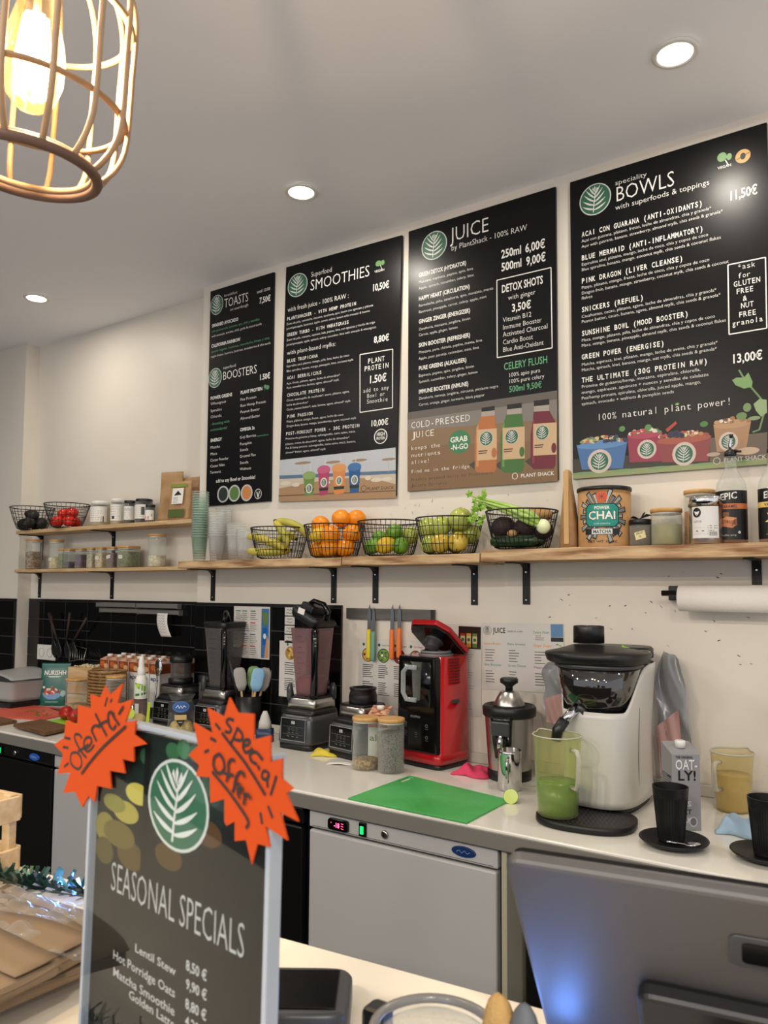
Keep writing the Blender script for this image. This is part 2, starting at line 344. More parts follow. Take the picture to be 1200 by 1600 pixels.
BD1=(
('t','Superfood',.1417,.9453,.1123,.0209,0,0,'W',3),
('t','SMOOTHIES',.1383,.8868,.3091,.0447,0,0,'W',3),
('t','with fresh juice - 100% RAW :',.0164,.8181,.3288,.0197,0,0,'W',3),
('t','10,50€',.4603,.8212,.0823,.0266,2,0,'W',3),
('t','PLANTSHACKER - WITH HEMP PROTEIN',.0141,.7809,.3687,.0136,1,1,'W',3),
('t','Zumo de piña, remolacha, manzana, zanahoria, apio, limón con aguacate y plátano',.0129,.7608,.4551,.009,0,0,'W',3),
('t','Juiced pineapple, beetroot, apple, carrot, celery, lemon with avocado & banana',.0138,.7411,.4382,.0091,0,0,'W',3),
('t','GREEN TURBO - WITH WHEATGRASS',.017,.7105,.3319,.0136,1,1,'W',3),
('t','Zumo de piña, manzana, espinaca, kale, pepino, lima, con aguacate y hierba de trigo',.0159,.6904,.4626,.0091,0,0,'W',3),
('t','Juiced pineapple, apple, spinach, celery, cucumber, lime with avocado & wheatgrass',.0167,.6701,.4682,.009,0,0,'W',3),
('t','with plant-based mylks:',.0203,.6298,.2654,.0181,0,0,'W',3),
('t','8,80€',.4752,.6106,.0735,.0249,2,0,'W',3),
('t','BLUE TROPICANA',.0217,.596,.1704,.0135,1,1,'W',3),
('t','Espirulina azul, plátano, mango, piña, lima, leche de coco',.0206,.576,.3345,.009,0,0,'W',3),
('t','Blue spirulina, banana, mango, pineapple, lime, coconut mylk',.0215,.555,.3542,.009,0,0,'W',3),
('t','ACAI BERRILICOUS',.0248,.5225,.1901,.0135,1,1,'W',3),
('t','Açai, fresas, plátano, agave, leche de almendras*',.0237,.501,.2877,.009,0,0,'W',3),
('t','Açai, strawberries, banana, agave, almond* mylk',.0245,.4823,.2814,.009,0,0,'W',3),
('t','CHOCOLATE PROTEIN',.0279,.4477,.2034,.0135,1,1,'W',3),
('t','Cacao, mantequilla de cacahuete*, avena, plátano, agave,',.0268,.4278,.335,.009,0,0,'W',3),
('t','leche de almendras*',.0276,.4077,.1198,.0089,0,0,'W',3),
('t','Cacao, peanut butter*, oats, banana, agave, almond* mylk',.0284,.3883,.3391,.009,0,0,'W',3),
('t','PINK PASSION',.0317,.3554,.1419,.0134,1,1,'W',3),
('t','Pitaya, plátano, mango, fresas, agave, leche de coco',.0306,.3363,.304,.0089,0,0,'W',3),
('t','Dragon fruit, banana, mango, strawberries, agave, coconut mylk',.0314,.3163,.3667,.0089,0,0,'W',3),
('t','POST-WORKOUT POWER - 30G PROTEIN',.0289,.2818,.3872,.0133,1,1,'W',3),
('t','Proteína de guisante y hemp, ashwagandha, camu camu, maca,',.0278,.2627,.3695,.0089,0,0,'W',3),
('t','plátano, crema de almendra*, agave, leche de almendras*',.0287,.2405,.3394,.0088,0,0,'W',3),
('t','Pea & hemp protein, ashwagandha, camu camu, maca, banana,',.0295,.2227,.3699,.0089,0,0,'W',3),
('t','almond* butter, agave, almond* mylk',.0303,.2035,.2171,.0089,0,0,'W',3),
('f',((.4092,.5742),(.5659,.5726),(.5717,.3426),(.4168,.3401)),.0035,'W',3),
('t','PLANT',.4476,.5318,.0832,.0195,1,1,'W',3),
('t','PROTEIN',.4318,.5029,.1176,.0195,1,1,'W',3),
('t','1.50€',.4552,.4515,.0861,.029,2,0,'W',3),
('t','add to any',.4286,.4168,.1249,.0167,0,1,'W',3),
('t','Bowl or',.4486,.3938,.0863,.0166,0,1,'W',3),
('t','Smoothie',.4477,.3712,.1015,.0166,0,1,'W',3),
('t','10,00€',.4689,.2786,.0855,.0233,2,0,'W',3),
('e',.5194,.2354,.0317,.0298,'W',2),
('e',.5194,.2354,.0277,.0264,'K',3),
('t','HIGH',.5006,.2377,.0389,.0136,2,0,'W',4),
('t','PROTEIN',.4994,.2229,.0405,.0102,2,0,'W',4),
('g',.0683,.9261,.0553,.0514,3,0),
('e',.4878,.929,.0141,.0119,'6fae5c',2),
('e',.5085,.9279,.009,.0105,'6fae5c',2),
('l',((.498,.9212),(.5052,.9002)),.002,'W',3),
('t','VEGAN',.4698,.8938,.0479,.0099,1,0,'W',3),
('p',((-.0008,.1784),(.5904,.1859),(.5975,-.0084),(-.0001,-.0001)),'c9cfd6',1),
('p',((0,.1119),(.5937,.0975),(.5943,.0776),(.0008,.0934)),'5a7fa0',2),
('p',((.0007,.0971),(.5941,.0842),(.5953,.0412),(.0024,.0565)),'d8c8b0',2),
('p',((.0004,.0566),(.1678,.0736),(.3632,.0806),(.481,.074),(.5952,.0445),(.5975,-.0084),(-.0001,-.0001)),'b98f5e',2),
('p',((-.0012,.0272),(.5959,.0214),(.5968,.0174),(-.001,.022)),'7e5a36',3),
('e',.0355,.0769,.029,.0088,'e9dcc6',3),
('e',.0933,.0681,.0209,.0087,'e9dcc6',3),
('e',.5058,.0659,.0285,.0081,'e9dcc6',3),
('e',.5541,.0666,.024,.008,'e9dcc6',3),
('e',.4645,.0749,.0149,.0081,'e9dcc6',3),
('e',.2586,.0688,.0178,.0085,'e9dcc6',3),
('e',.1273,.1573,.045,.0058,'a98a68',2),
('l',((.1273,.1573),(.1295,.103)),.002,'c7b8a0',2),
('e',.2894,.1499,.0398,.0056,'a98a68',2),
('l',((.2894,.1499),(.2913,.0972)),.002,'c7b8a0',2),
('e',.4204,.1486,.038,.0055,'a98a68',2),
('l',((.4204,.1486),(.4221,.0971)),.002,'c7b8a0',2),
('e',.5599,.1429,.0336,.0053,'a98a68',2),
('l',((.5599,.1429),(.5614,.0928)),.002,'c7b8a0',2),
('p',((.1333,.1006),(.1952,.0999),(.189,.0212),(.1459,.0173)),'6f9a3a',4),
('e',.1643,.1031,.0347,.0172,'95b75a',5),
('p',((.1296,.1008),(.1988,.0997),(.1991,.0926),(.1299,.0936)),'95b75a',5),
('p',((.1409,.0498),(.1906,.051),(.1893,.0382),(.1432,.0375)),'2c3a2c',5),
('e',.1664,.0486,.0184,.0201,'efe8d6',5),
('g',.1664,.0486,.0129,.015,6,0),
('l',((.1693,.1164),(.1718,.1471)),.0025,'e8e4de',3),
('p',((.2108,.1211),(.271,.1202),(.2657,.0192),(.2238,.0154)),'c8336d',4),
('e',.2409,.1234,.0338,.0171,'d85a88',5),
('p',((.2071,.1213),(.2746,.1199),(.2748,.1129),(.2074,.1141)),'d85a88',5),
('p',((.219,.0475),(.2673,.0487),(.266,.0361),(.2212,.0353)),'2c3a2c',5),
('e',.2429,.0696,.0179,.0198,'efe8d6',5),
('g',.2429,.0696,.0126,.0149,6,0),
('l',((.2458,.1366),(.2483,.1668)),.0025,'e8e4de',3),
('p',((.2868,.1234),(.3523,.122),(.3472,.0212),(.2994,.0178)),'ee8b1f',4),
('e',.3197,.1255,.0363,.0168,'f0a040',5),
('p',((.2833,.1236),(.3558,.1218),(.356,.1149),(.2835,.1166)),'f0a040',5),
('p',((.2947,.0494),(.3487,.0502),(.3474,.0378),(.2969,.0374)),'2c3a2c',5),
('e',.3215,.0724,.0174,.0195,'efe8d6',5),
('g',.3215,.0724,.0122,.0146,6,0),
('l',((.3245,.1385),(.3269,.1683)),.0025,'e8e4de',3),
('p',((.367,.1218),(.4264,.1208),(.4212,.0227),(.379,.0191)),'1c62a4',4),
('e',.3967,.124,.0332,.0166,'3a7cc0',5),
('p',((.3635,.122),(.4297,.1206),(.43,.1137),(.3638,.1151)),'3a7cc0',5),
('p',((.3745,.0503),(.4228,.0513),(.4215,.0391),(.3766,.0385)),'2c3a2c',5),
('e',.3985,.0717,.017,.0192,'efe8d6',5),
('g',.3985,.0717,.0118,.0145,6,0),
('l',((.4014,.1368),(.4038,.1662)),.0025,'e8e4de',3),
('t','PLANT SHACK',.4619,.0263,.1252,.0122,1,0,'4a3a2a',5),
('e',.445,.0352,.0134,.0123,'4a3a2a',4),
('e',.445,.0352,.0108,.0102,'b98f5e',5))
BD2=(
('t','JUICE',.1864,.9208,.1571,.0526,0,0,'W',3),
('t','by PlantShack - 100% RAW',.188,.8867,.3022,.0202,0,0,'W',3),
('t','250ml',.391,.8076,.0774,.0287,2,0,'W',3),
('t','6,00€',.4824,.8063,.0745,.0295,2,0,'W',3),
('t','500ml',.3908,.7604,.0788,.0286,2,0,'W',3),
('t','9,00€',.4857,.7591,.0729,.0294,2,0,'W',3),
('f',((.3738,.7322),(.5768,.7304),(.5785,.4503),(.3742,.4511)),.0035,'W',3),
('t','DETOX SHOTS',.3919,.6817,.1554,.027,2,0,'W',3),
('t','with ginger',.4168,.6501,.103,.0169,0,0,'W',3),
('t','3,50€',.43,.605,.0736,.0267,2,0,'W',3),
('t','Vitamin B12',.396,.5744,.1089,.0169,0,0,'W',3),
('t','Immune Booster',.3959,.5475,.1454,.017,0,0,'W',3),
('t','Activated Charcoal',.3958,.5214,.1679,.0169,0,0,'W',3),
('t','Cardio Boost',.3957,.4939,.1136,.0169,0,0,'W',3),
('t','Blue Anti-Oxidant',.3955,.4672,.1522,.0169,0,0,'W',3),
('t','CELERY FLUSH',.399,.4019,.163,.0246,1,0,'G',3),
('t','100% apio pura',.4169,.3739,.1187,.014,0,0,'W',3),
('t','100% pure celery',.4168,.3516,.1328,.014,0,0,'W',3),
('t','500ml 9,50€',.4189,.32,.122,.0209,1,0,'G',3),
('t','GREEN DETOX (HYDRATOR)',.0465,.8185,.2046,.0154,2,0,'W',3),
('t','Manzana, espinaca, pepino, apio, lima',.0466,.794,.2326,.01,0,0,'W',3),
('t','Apple, spinach, cucumber, celery, lime',.0467,.7695,.2349,.0099,0,0,'W',3),
('t','HAPPY HEART (CIRCULATION)',.0469,.7267,.2186,.0152,2,0,'W',3),
('t','Remolacha, piña, zanahoria, apio, manzana, menta',.047,.7022,.3129,.01,0,0,'W',3),
('t','Beetroot, pineapple, carrot, celery, apple, mint',.0471,.6778,.2855,.0099,0,0,'W',3),
('t','GINGER ZINGER (ENERGIZER)',.0472,.6375,.2198,.0152,2,0,'W',3),
('t','Zanahoria, manzana, jengibre, limón',.0473,.6109,.2204,.0098,0,0,'W',3),
('t','Carrot, apple, ginger, lemon',.0474,.5881,.1678,.0099,0,0,'W',3),
('t','SKIN BOOSTER (REFRESHER)',.0476,.5464,.2193,.0151,2,0,'W',3),
('t','Manzana, pera, chirivia, pepino, menta, lima',.0477,.5214,.2673,.0098,0,0,'W',3),
('t','Apple, pear, parsnip, cucumber, mint, lime',.0477,.4972,.2547,.0098,0,0,'W',3),
('t','PURE GREENS (ALKALISER)',.0479,.4572,.2036,.0151,2,0,'W',3),
('t','Espinaca, pepino, apio, jengibre, limón',.048,.4316,.2346,.0098,0,0,'W',3),
('t','Spinach, cucumber, celery, ginger, lemon',.0481,.4082,.2486,.0098,0,0,'W',3),
('t','IMMUNE BOOSTER (INMUNE)',.0482,.3676,.2112,.0151,2,0,'W',3),
('t','Zanahoria, naranja, jengibre, cúrcuma, pimienta negra',.0483,.3444,.3293,.0097,0,0,'W',3),
('t','Carrot, orange, ginger, turmeric, black pepper',.0484,.3204,.2754,.0097,0,0,'W',3),
('p',((-.0014,.302),(.5946,.3016),(.5938,-.0053),(.0001,.0002)),'6f655c',1),
('p',((-.0012,.274),(.5943,.2716),(.5944,.2048),(-.001,.2326)),'8b8279',2),
('p',((-.001,.2326),(.5944,.2048),(.5937,.1317),(-.0007,.1724)),'94744c',2),
('p',((-.0007,.1724),(.5937,.1317),(.5938,-.0053),(.0001,.0002)),'8f6a3c',2),
('t','COLD-PRESSED',.0148,.2383,.2516,.024,0,1,'W',3),
('t','JUICE',.0149,.2007,.103,.024,0,1,'W',3),
('t','keeps the',.0151,.1558,.1279,.015,0,1,'W',3),
('t','nutrients',.0153,.1281,.1278,.015,0,1,'W',3),
('t','alive!',.0154,.102,.0833,.0149,0,1,'W',3),
('t','find me in the fridge',.0155,.0676,.2491,.0127,0,1,'W',3),
('t','Freshly pressed daily by PlantShack',.0157,.0378,.3417,.0105,0,1,'3a2a1a',3),
('t','Juicery Mallorca',.0158,.0155,.1546,.0104,0,1,'3a2a1a',3),
('e',.2224,.1661,.0459,.0431,'2f8a52',3),
('t','GRAB',.1843,.1665,.0709,.0189,2,0,'W',4),
('t','-N-GO',.1867,.1388,.0716,.0188,2,0,'W',4),
('p',((.2606,.0782),(.2843,.0902),(.2998,.0466)),'4a4540',3),
('p',((.312,.2663),(.3636,.2639),(.365,.2434),(.3672,.2082),(.3731,.1656),(.3696,.0547),(.3605,.043),(.2951,.0469),(.2842,.0605),(.2844,.1717),(.2939,.2132),(.3104,.2502)),'c7701f',4),
('p',((.312,.2663),(.3636,.2639),(.3643,.2449),(.3112,.2473)),'b5a898',5),
('p',((.2908,.21),(.3002,.2231),(.2999,.0677),(.2905,.0685)),'df9440',5),
('p',((.312,.2791),(.3637,.2794),(.3636,.2639),(.312,.2649)),'1c1a1a',5),
('p',((.2947,.2018),(.3717,.1985),(.3713,.0879),(.2945,.0907)),'e0b882',6),
('g',.3303,.1667,.0262,.0267,7,0),
('p',((.2992,.1255),(.3348,.1248),(.3348,.1206),(.2992,.1213)),'5a3a20',7),
('p',((.2992,.1171),(.3317,.1167),(.3317,.1132),(.2992,.1135)),'5a3a20',7),
('e',.3608,.1125,.0098,.0181,'c7701f',7),
('p',((.3629,.0692),(.3856,.081),(.4003,.0383)),'4a4540',3),
('p',((.4111,.262),(.4664,.2589),(.4678,.2374),(.4712,.2028),(.4767,.1612),(.4731,.0459),(.4643,.0344),(.3959,.0387),(.3854,.052),(.3859,.1677),(.3951,.2084),(.4095,.2448)),'3f7a2a',4),
('p',((.4111,.262),(.4664,.2589),(.467,.2389),(.4103,.2419)),'b5a898',5),
('p',((.3921,.2052),(.4012,.2181),(.4004,.059),(.3915,.0597)),'65a048',5),
('p',((.4112,.2772),(.4666,.2767),(.4664,.2589),(.4111,.2606)),'1c1a1a',5),
('p',((.3943,.1966),(.4769,.1925),(.4762,.0816),(.3938,.0851)),'e0b882',6),
('g',.4284,.1624,.0251,.0262,7,0),
('p',((.3985,.122),(.4326,.1213),(.4326,.1172),(.3985,.1178)),'5a3a20',7),
('p',((.3984,.1137),(.4297,.1134),(.4296,.11),(.3984,.1102)),'5a3a20',7),
('e',.4662,.1057,.0094,.0177,'3f7a2a',7),
('p',((.4761,.0714),(.4978,.083),(.5118,.0413)),'4a4540',3),
('p',((.5112,.2598),(.5664,.2566),(.5676,.2349),(.586,.1991),(.5912,.1586),(.5874,.0481),(.579,.0369),(.5075,.0416),(.4976,.0546),(.4984,.1656),(.5073,.2053),(.5097,.2424)),'7d1730',4),
('p',((.5112,.2598),(.5664,.2566),(.5669,.2363),(.5104,.2395)),'b5a898',5),
('p',((.5044,.2022),(.5131,.2148),(.5119,.0614),(.5034,.0622)),'9c2c45',5),
('p',((.5114,.2775),(.5665,.2767),(.5664,.2566),(.5112,.2585)),'1c1a1a',5),
('p',((.5086,.1977),(.5922,.1931),(.5912,.0842),(.5079,.0881)),'e0b882',6),
('g',.541,.1642,.0239,.0255,7,0),
('p',((.5124,.1248),(.5449,.1241),(.5449,.1201),(.5124,.1207)),'5a3a20',7),
('p',((.5123,.1167),(.5421,.1164),(.542,.113),(.5123,.1133)),'5a3a20',7),
('e',.5817,.1077,.009,.0173,'7d1730',7),
('t','PLANT SHACK',.4613,.0163,.1203,.0122,1,0,'W',5),
('e',.4395,.0235,.011,.0116,'W',4),
('e',.4395,.0235,.0088,.0096,'8f6a3c',5),
('g',.1147,.9264,.0556,.0548,3,0))
BD3=(
('t','speciality',.1522,.9557,.1023,.0155,0,0,'W',3),
('t','BOWLS',.1525,.8997,.1874,.0482,0,0,'W',3),
('t','with superfoods & toppings',.1522,.8722,.2887,.0172,0,0,'W',3),
('t','ACAI CON GUARANA (ANTI-OXIDANTS)',.0381,.8115,.3819,.0164,2,1,'W',3),
('t','Açai con guarana, plátano, fresas, leche de almendras, chia y granola*',.0379,.7928,.4062,.0099,0,0,'W',3),
('t','Açai with guarana, banana, strawberry, almond mylk, chia seeds & granola*',.0377,.7741,.4383,.0099,0,0,'W',3),
('t','BLUE MERMAID (ANTI-INFLAMMATORY)',.0372,.7315,.3832,.0163,2,1,'W',3),
('t','Espirulina azul, plátano, mango, leche de coco, chia y copos de coco',.037,.7128,.3967,.0099,0,0,'W',3),
('t','Blue spirulina, banana, mango, coconut mylk, chia seeds & coconut flakes',.0368,.6948,.4327,.0099,0,0,'W',3),
('t','PINK DRAGON (LIVER CLEANSE)',.0363,.6529,.3234,.0163,2,1,'W',3),
('t','Pitaya, plátano, mango, fresas, leche de coco, chia y copos de coco',.0361,.6337,.3994,.0099,0,0,'W',3),
('t','Dragon fruit, banana, mango, strawberry, coconut mylk, chia seeds & coconut',.0359,.6151,.4533,.0099,0,0,'W',3),
('t','flakes',.0357,.5983,.0376,.0099,0,0,'W',3),
('t','SNICKERS (REFUEL)',.0352,.5555,.2032,.0162,2,1,'W',3),
('t','Cacahuetes, cacao, plátano, agave, leche de almendras, chia y granola*',.035,.5358,.4182,.0099,0,0,'W',3),
('t','Peanut butter, cacao, banana, agave, almond mylk, chia seeds & granola*',.0348,.5185,.4295,.0098,0,0,'W',3),
('t','SUNSHINE BOWL (MOOD BOOSTER)',.0343,.4752,.338,.0162,2,1,'W',3),
('t','Maca, mango, plátano, piña, leche de almendras, chia y copos de coco',.0341,.4557,.4136,.0098,0,0,'W',3),
('t','Maca, mango, banana, pineapple, almond mylk, chia seeds & coconut flakes',.0339,.4378,.4443,.0098,0,0,'W',3),
('t','11,50€',.4933,.8047,.0792,.0274,2,0,'W',3),
('f',((.4867,.6087),(.5881,.6073),(.5866,.3965),(.4853,.3967)),.0035,'W',3),
('t','*ask',.512,.587,.0498,.0155,0,1,'W',3),
('t','for',.5129,.5607,.0355,.0156,0,1,'W',3),
('t','GLUTEN',.5002,.5376,.0736,.0156,1,1,'W',3),
('t','FREE',.5071,.5142,.048,.0155,1,1,'W',3),
('t','&',.5238,.4899,.0138,.0154,1,1,'W',3),
('t','NUT',.5187,.4688,.0358,.0154,1,1,'W',3),
('t','FREE',.5125,.4427,.0482,.0154,1,1,'W',3),
('t','granola',.4933,.4195,.0849,.0155,1,1,'W',3),
('g',.086,.9289,.0534,.0536,3,0),
('e',.4773,.9466,.0134,.0144,'86b874',2),
('e',.4973,.9417,.0076,.0106,'86b874',2),
('l',((.4866,.9345),(.4948,.9158)),.003,'W',3),
('t','VEGAN',.4645,.911,.0383,.008,1,0,'W',3),
('e',.5352,.9309,.0209,.021,'e8b050',2),
('l',((.5173,.9246),(.5526,.9368)),.002,'K',4),
('e',.5352,.9309,.0074,.0105,'K',3),
('t','GREEN POWER (ENERGISE)',.0334,.3959,.2661,.0161,2,1,'W',3),
('t','Matcha, espinaca, kiwi, plátano, mango, leche de avena, chia y granola*',.0332,.3741,.4199,.0097,0,0,'W',3),
('t','Matcha, spinach, kiwi, banana, mango, oat mylk, chia seeds & granola*',.033,.3557,.4174,.0098,0,0,'W',3),
('t','THE ULTIMATE (30G PROTEIN RAW)',.0325,.3185,.3921,.016,2,1,'W',3),
('t','Proteína de guisante/hemp, manzana, espirulina, chlorella,',.0323,.2997,.3711,.0097,0,0,'W',3),
('t','mango, espinacas, aguacate + nueces y semillas de calabaza',.0321,.2808,.3937,.0097,0,0,'W',3),
('t','Pea/hemp protein, spirulina, chlorella, juiced apple, mango,',.0319,.2614,.3722,.0097,0,0,'W',3),
('t','spinach, avocado + walnuts & pumpkin seeds',.0317,.2426,.2936,.0097,0,0,'W',3),
('t','100% natural plant power!',.0825,.1851,.4066,.0214,0,1,'W',3),
('t','13,00€',.4895,.3076,.0846,.0257,2,0,'W',3),
('p',((-.0005,.0655),(.347,.0572),(.5794,.0642),(.5778,-.0025),(0,.0029)),'3c3a30',1),
('p',((.4257,.0908),(.5801,.0915),(.5779,.0049),(.4239,.0033)),'6e5f50',2),
('p',((-.0004,.02),(.5782,.0157),(.5778,-.0011),(0,.0001)),'9aa86a',5),
('e',.0366,.0165,.0401,.0045,'7fa864',6),
('e',.1647,.0156,.0378,.0044,'7fa864',6),
('e',.2754,.0148,.0359,.0043,'7fa864',6),
('e',.4049,.0139,.0337,.0041,'7fa864',6),
('e',.5129,.0131,.0319,.004,'7fa864',6),
('p',((.4361,.1309),(.5383,.1259),(.5228,.044),(.4438,.0477)),'b98a5c',3),
('e',.4878,.1268,.0511,.0132,'c79a68',4),
('e',.4764,.0751,.0262,.0286,'e0c8b8',6),
('g',.4764,.0751,.0209,.0229,7,0),
('p',((.1799,.1283),(.2876,.1239),(.2886,.0341),(.1866,.039)),'a5284a',3),
('e',.2344,.1244,.0538,.0141,'c03a5c',4),
('e',.2402,.0757,.0294,.0303,'e0c8b8',6),
('g',.2402,.0757,.0236,.0243,7,0),
('p',((.2692,.1023),(.4281,.0926),(.4195,.0222),(.286,.0301)),'9c3c42',3),
('e',.3502,.0958,.0794,.0136,'b8563c',4),
('e',.3508,.0505,.0347,.0367,'e0c8b8',6),
('g',.3508,.0505,.0277,.0294,7,0),
('p',((.0134,.1125),(.1795,.1031),(.1648,.0218),(.031,.0287)),'3f78b8',3),
('e',.098,.1061,.0829,.0145,'5a94d0',4),
('e',.0898,.0516,.0392,.039,'e0c8b8',6),
('g',.0898,.0516,.0313,.0312,7,0),
('e',.0626,.1241,.0061,.0059,'c8d0b0',5),
('e',.1099,.1249,.0083,.0053,'8aa060',5),
('e',.0622,.1292,.0066,.0067,'4a4f78',5),
('e',.0847,.1298,.0054,.0042,'8aa060',5),
('e',.0836,.1171,.0078,.0042,'8aa060',5),
('e',.0352,.1212,.0082,.0046,'8aa060',5),
('e',.1286,.1259,.0074,.0069,'4a4f78',5),
('e',.1298,.1219,.0085,.0041,'e8c070',5),
('e',.0429,.1195,.0054,.0072,'4a4f78',5),
('e',.1367,.1236,.0061,.0066,'8aa060',5),
('e',.0783,.1255,.007,.007,'c8d0b0',5),
('e',.1549,.1138,.0054,.0057,'c8d0b0',5),
('e',.0522,.1258,.0088,.007,'8aa060',5),
('e',.0439,.1226,.0073,.0073,'e8c070',5),
('e',.0691,.1184,.0082,.0073,'c8d080',5),
('e',.0773,.1182,.0083,.0037,'4a4f78',5),
('e',.1354,.1242,.0045,.0058,'c8d080',5),
('e',.082,.1256,.0068,.007,'e8c070',5),
('e',.0997,.1318,.0057,.0039,'8aa060',5),
('e',.1038,.1307,.0085,.0047,'e8c070',5),
('e',.0511,.1188,.0083,.0049,'d85a40',5),
('e',.1524,.1159,.0062,.0054,'c8d0b0',5),
('e',.1485,.1188,.0047,.0071,'8aa060',5),
('e',.0673,.1256,.0076,.0071,'4a4f78',5),
('e',.1632,.114,.0066,.0036,'4a4f78',5),
('e',.1645,.1135,.0058,.0056,'d85a40',5),
('e',.0376,.1213,.0066,.0062,'e8c070',5),
('e',.1136,.1197,.0064,.0058,'c8d0b0',5),
('e',.0322,.1198,.0074,.0047,'8aa060',5),
('e',.074,.1223,.0058,.005,'8aa060',5),
('e',.0663,.1273,.0049,.0067,'8aa060',5),
('e',.1238,.1168,.0065,.006,'e8c070',5),
('e',.0627,.12,.0064,.0062,'c8d080',5),
('e',.1127,.1298,.0073,.0045,'d85a40',5),
('e',.1115,.1173,.0049,.0052,'40466e',5),
('e',.1219,.1148,.0061,.004,'2c3050',5),
('e',.119,.1162,.0072,.0054,'2c3050',5),
('e',.1306,.1149,.0051,.006,'40466e',5),
('e',.1392,.1224,.0051,.0052,'343a60',5),
('e',.1714,.1119,.0039,.0064,'2c3050',5),
('e',.176,.1113,.0076,.0064,'343a60',5),
('e',.108,.115,.007,.0059,'40466e',5),
('e',.1449,.1261,.0073,.0062,'40466e',5),
('e',.1144,.1154,.0041,.006,'2c3050',5),
('e',.1717,.1151,.0073,.0052,'343a60',5),
('e',.1403,.1145,.0059,.0041,'343a60',5),
('e',.2395,.1336,.0079,.0057,'58904a',5),
('e',.2025,.1358,.0064,.0064,'f0e8d0',5),
('e',.2235,.1309,.0063,.0064,'c03a4c',5),
('e',.2131,.1318,.0079,.0039,'f0e8d0',5),
('e',.2361,.1362,.0057,.0062,'c03a4c',5),
('e',.2158,.1349,.0059,.0052,'f0e8d0',5),
('e',.2697,.1316,.0042,.0037,'e8d8b8',5),
('e',.2802,.1266,.0044,.0052,'58904a',5),
('e',.2054,.1297,.0058,.0049,'58904a',5),
('e',.2243,.1308,.0055,.0039,'d04a50',5),
('e',.191,.13,.0075,.0056,'f0e8d0',5),
('e',.2255,.1367,.0073,.0048,'f0e8d0',5),
('e',.2484,.1331,.0056,.0053,'58904a',5),
('e',.2299,.1381,.006,.0043,'d04a50',5),
('e',.216,.1357,.0074,.0044,'c03a4c',5),
('e',.2717,.1317,.0055,.0067,'58904a',5),
('e',.2021,.1338,.0081,.0062,'d04a50',5),
('e',.2639,.1328,.007,.0055,'f0e8d0',5),
('e',.2656,.1327,.0059,.0043,'e8d8b8',5),
('e',.1948,.1299,.0046,.0067,'c03a4c',5),
('e',.2663,.1291,.0075,.0036,'f0e8d0',5),
('e',.2531,.1378,.0079,.0055,'f0e8d0',5),
('e',.2825,.1109,.006,.006,'e8d8a0',5),
('e',.3582,.1072,.006,.0053,'58803a',5),
('e',.3038,.1089,.0079,.0056,'c88a48',5),
('e',.3672,.1158,.0053,.0047,'c88a48',5),
('e',.4126,.1051,.0074,.0046,'c8453a',5),
('e',.4174,.1037,.0066,.0039,'a84a40',5),
('e',.3604,.114,.0074,.0058,'c8453a',5),
('e',.3711,.1172,.0044,.0037,'a84a40',5),
('e',.3482,.1165,.0076,.0054,'c8453a',5),
('e',.2974,.1138,.0045,.0052,'c8453a',5),
('e',.4005,.1078,.0068,.0057,'c88a48',5),
('e',.3642,.1138,.0076,.0064,'f0e0c0',5),
('e',.2805,.11,.0055,.0041,'f0e0c0',5),
('e',.3125,.1131,.0073,.0049,'a84a40',5),
('e',.3476,.1151,.0057,.0063,'a84a40',5),
('e',.3587,.1127,.0066,.0064,'c88a48',5),
('e',.3909,.113,.004,.0065,'c8453a',5),
('e',.3718,.1155,.0041,.0042,'f0e0c0',5),
('e',.3129,.1099,.005,.0041,'a84a40',5),
('e',.3754,.1054,.0074,.0039,'e8d8a0',5),
('e',.3234,.1128,.0068,.0038,'e8d8a0',5),
('e',.3163,.1182,.0041,.0051,'a84a40',5),
('e',.3755,.105,.0051,.0049,'c88a48',5),
('e',.2887,.1117,.007,.0052,'c8453a',5),
('e',.3568,.1076,.0049,.0056,'e8d8a0',5),
('e',.3416,.1142,.0048,.0052,'a84a40',5),
('e',.3324,.1177,.0068,.0045,'a84a40',5),
('e',.3749,.1172,.007,.0037,'f0e0c0',5),
('e',.3752,.1119,.0043,.0051,'f0e0c0',5),
('e',.2859,.1101,.0069,.006,'a84a40',5),
('e',.3714,.1136,.0045,.0064,'a84a40',5),
('e',.3438,.108,.006,.0066,'a84a40',5),
('e',.382,.1117,.0059,.0056,'c88a48',5),
('e',.348,.1177,.0066,.0037,'c8453a',5),
('e',.3868,.1103,.0066,.0046,'f0e0c0',5),
('e',.3171,.1083,.0045,.0051,'f0e0c0',5),
('e',.316,.116,.007,.006,'363c60',5),
('e',.3246,.119,.0055,.0067,'2c3252',5),
('e',.3118,.1123,.0087,.0071,'252a48',5),
('e',.3101,.112,.0081,.0075,'363c60',5),
('e',.3402,.1131,.0081,.0052,'363c60',5),
('e',.3394,.1116,.0059,.0053,'363c60',5),
('e',.3211,.1114,.0095,.0065,'363c60',5),
('e',.3458,.1073,.0079,.0071,'252a48',5),
('e',.3267,.1149,.0087,.0085,'252a48',5),
('e',.3261,.116,.0088,.0045,'252a48',5),
('e',.3153,.1094,.0083,.0054,'252a48',5),
('e',.3144,.1157,.0099,.0088,'2c3252',5),
('e',.3297,.1209,.0097,.0051,'2c3252',5),
('e',.3319,.1075,.0069,.0056,'2c3252',5),
('e',.4878,.1332,.0049,.0044,'7a4a30',5),
('e',.506,.1336,.0066,.0053,'c89a60',5),
('e',.5081,.1404,.0048,.0059,'c89a60',5),
('e',.5213,.1341,.0063,.0049,'c89a60',5),
('e',.5145,.1354,.0066,.0056,'b07840',5),
('e',.4879,.1429,.0056,.0047,'b07840',5),
('e',.4698,.1396,.0064,.0047,'e8d8b8',5),
('e',.4838,.1337,.0046,.0061,'b07840',5),
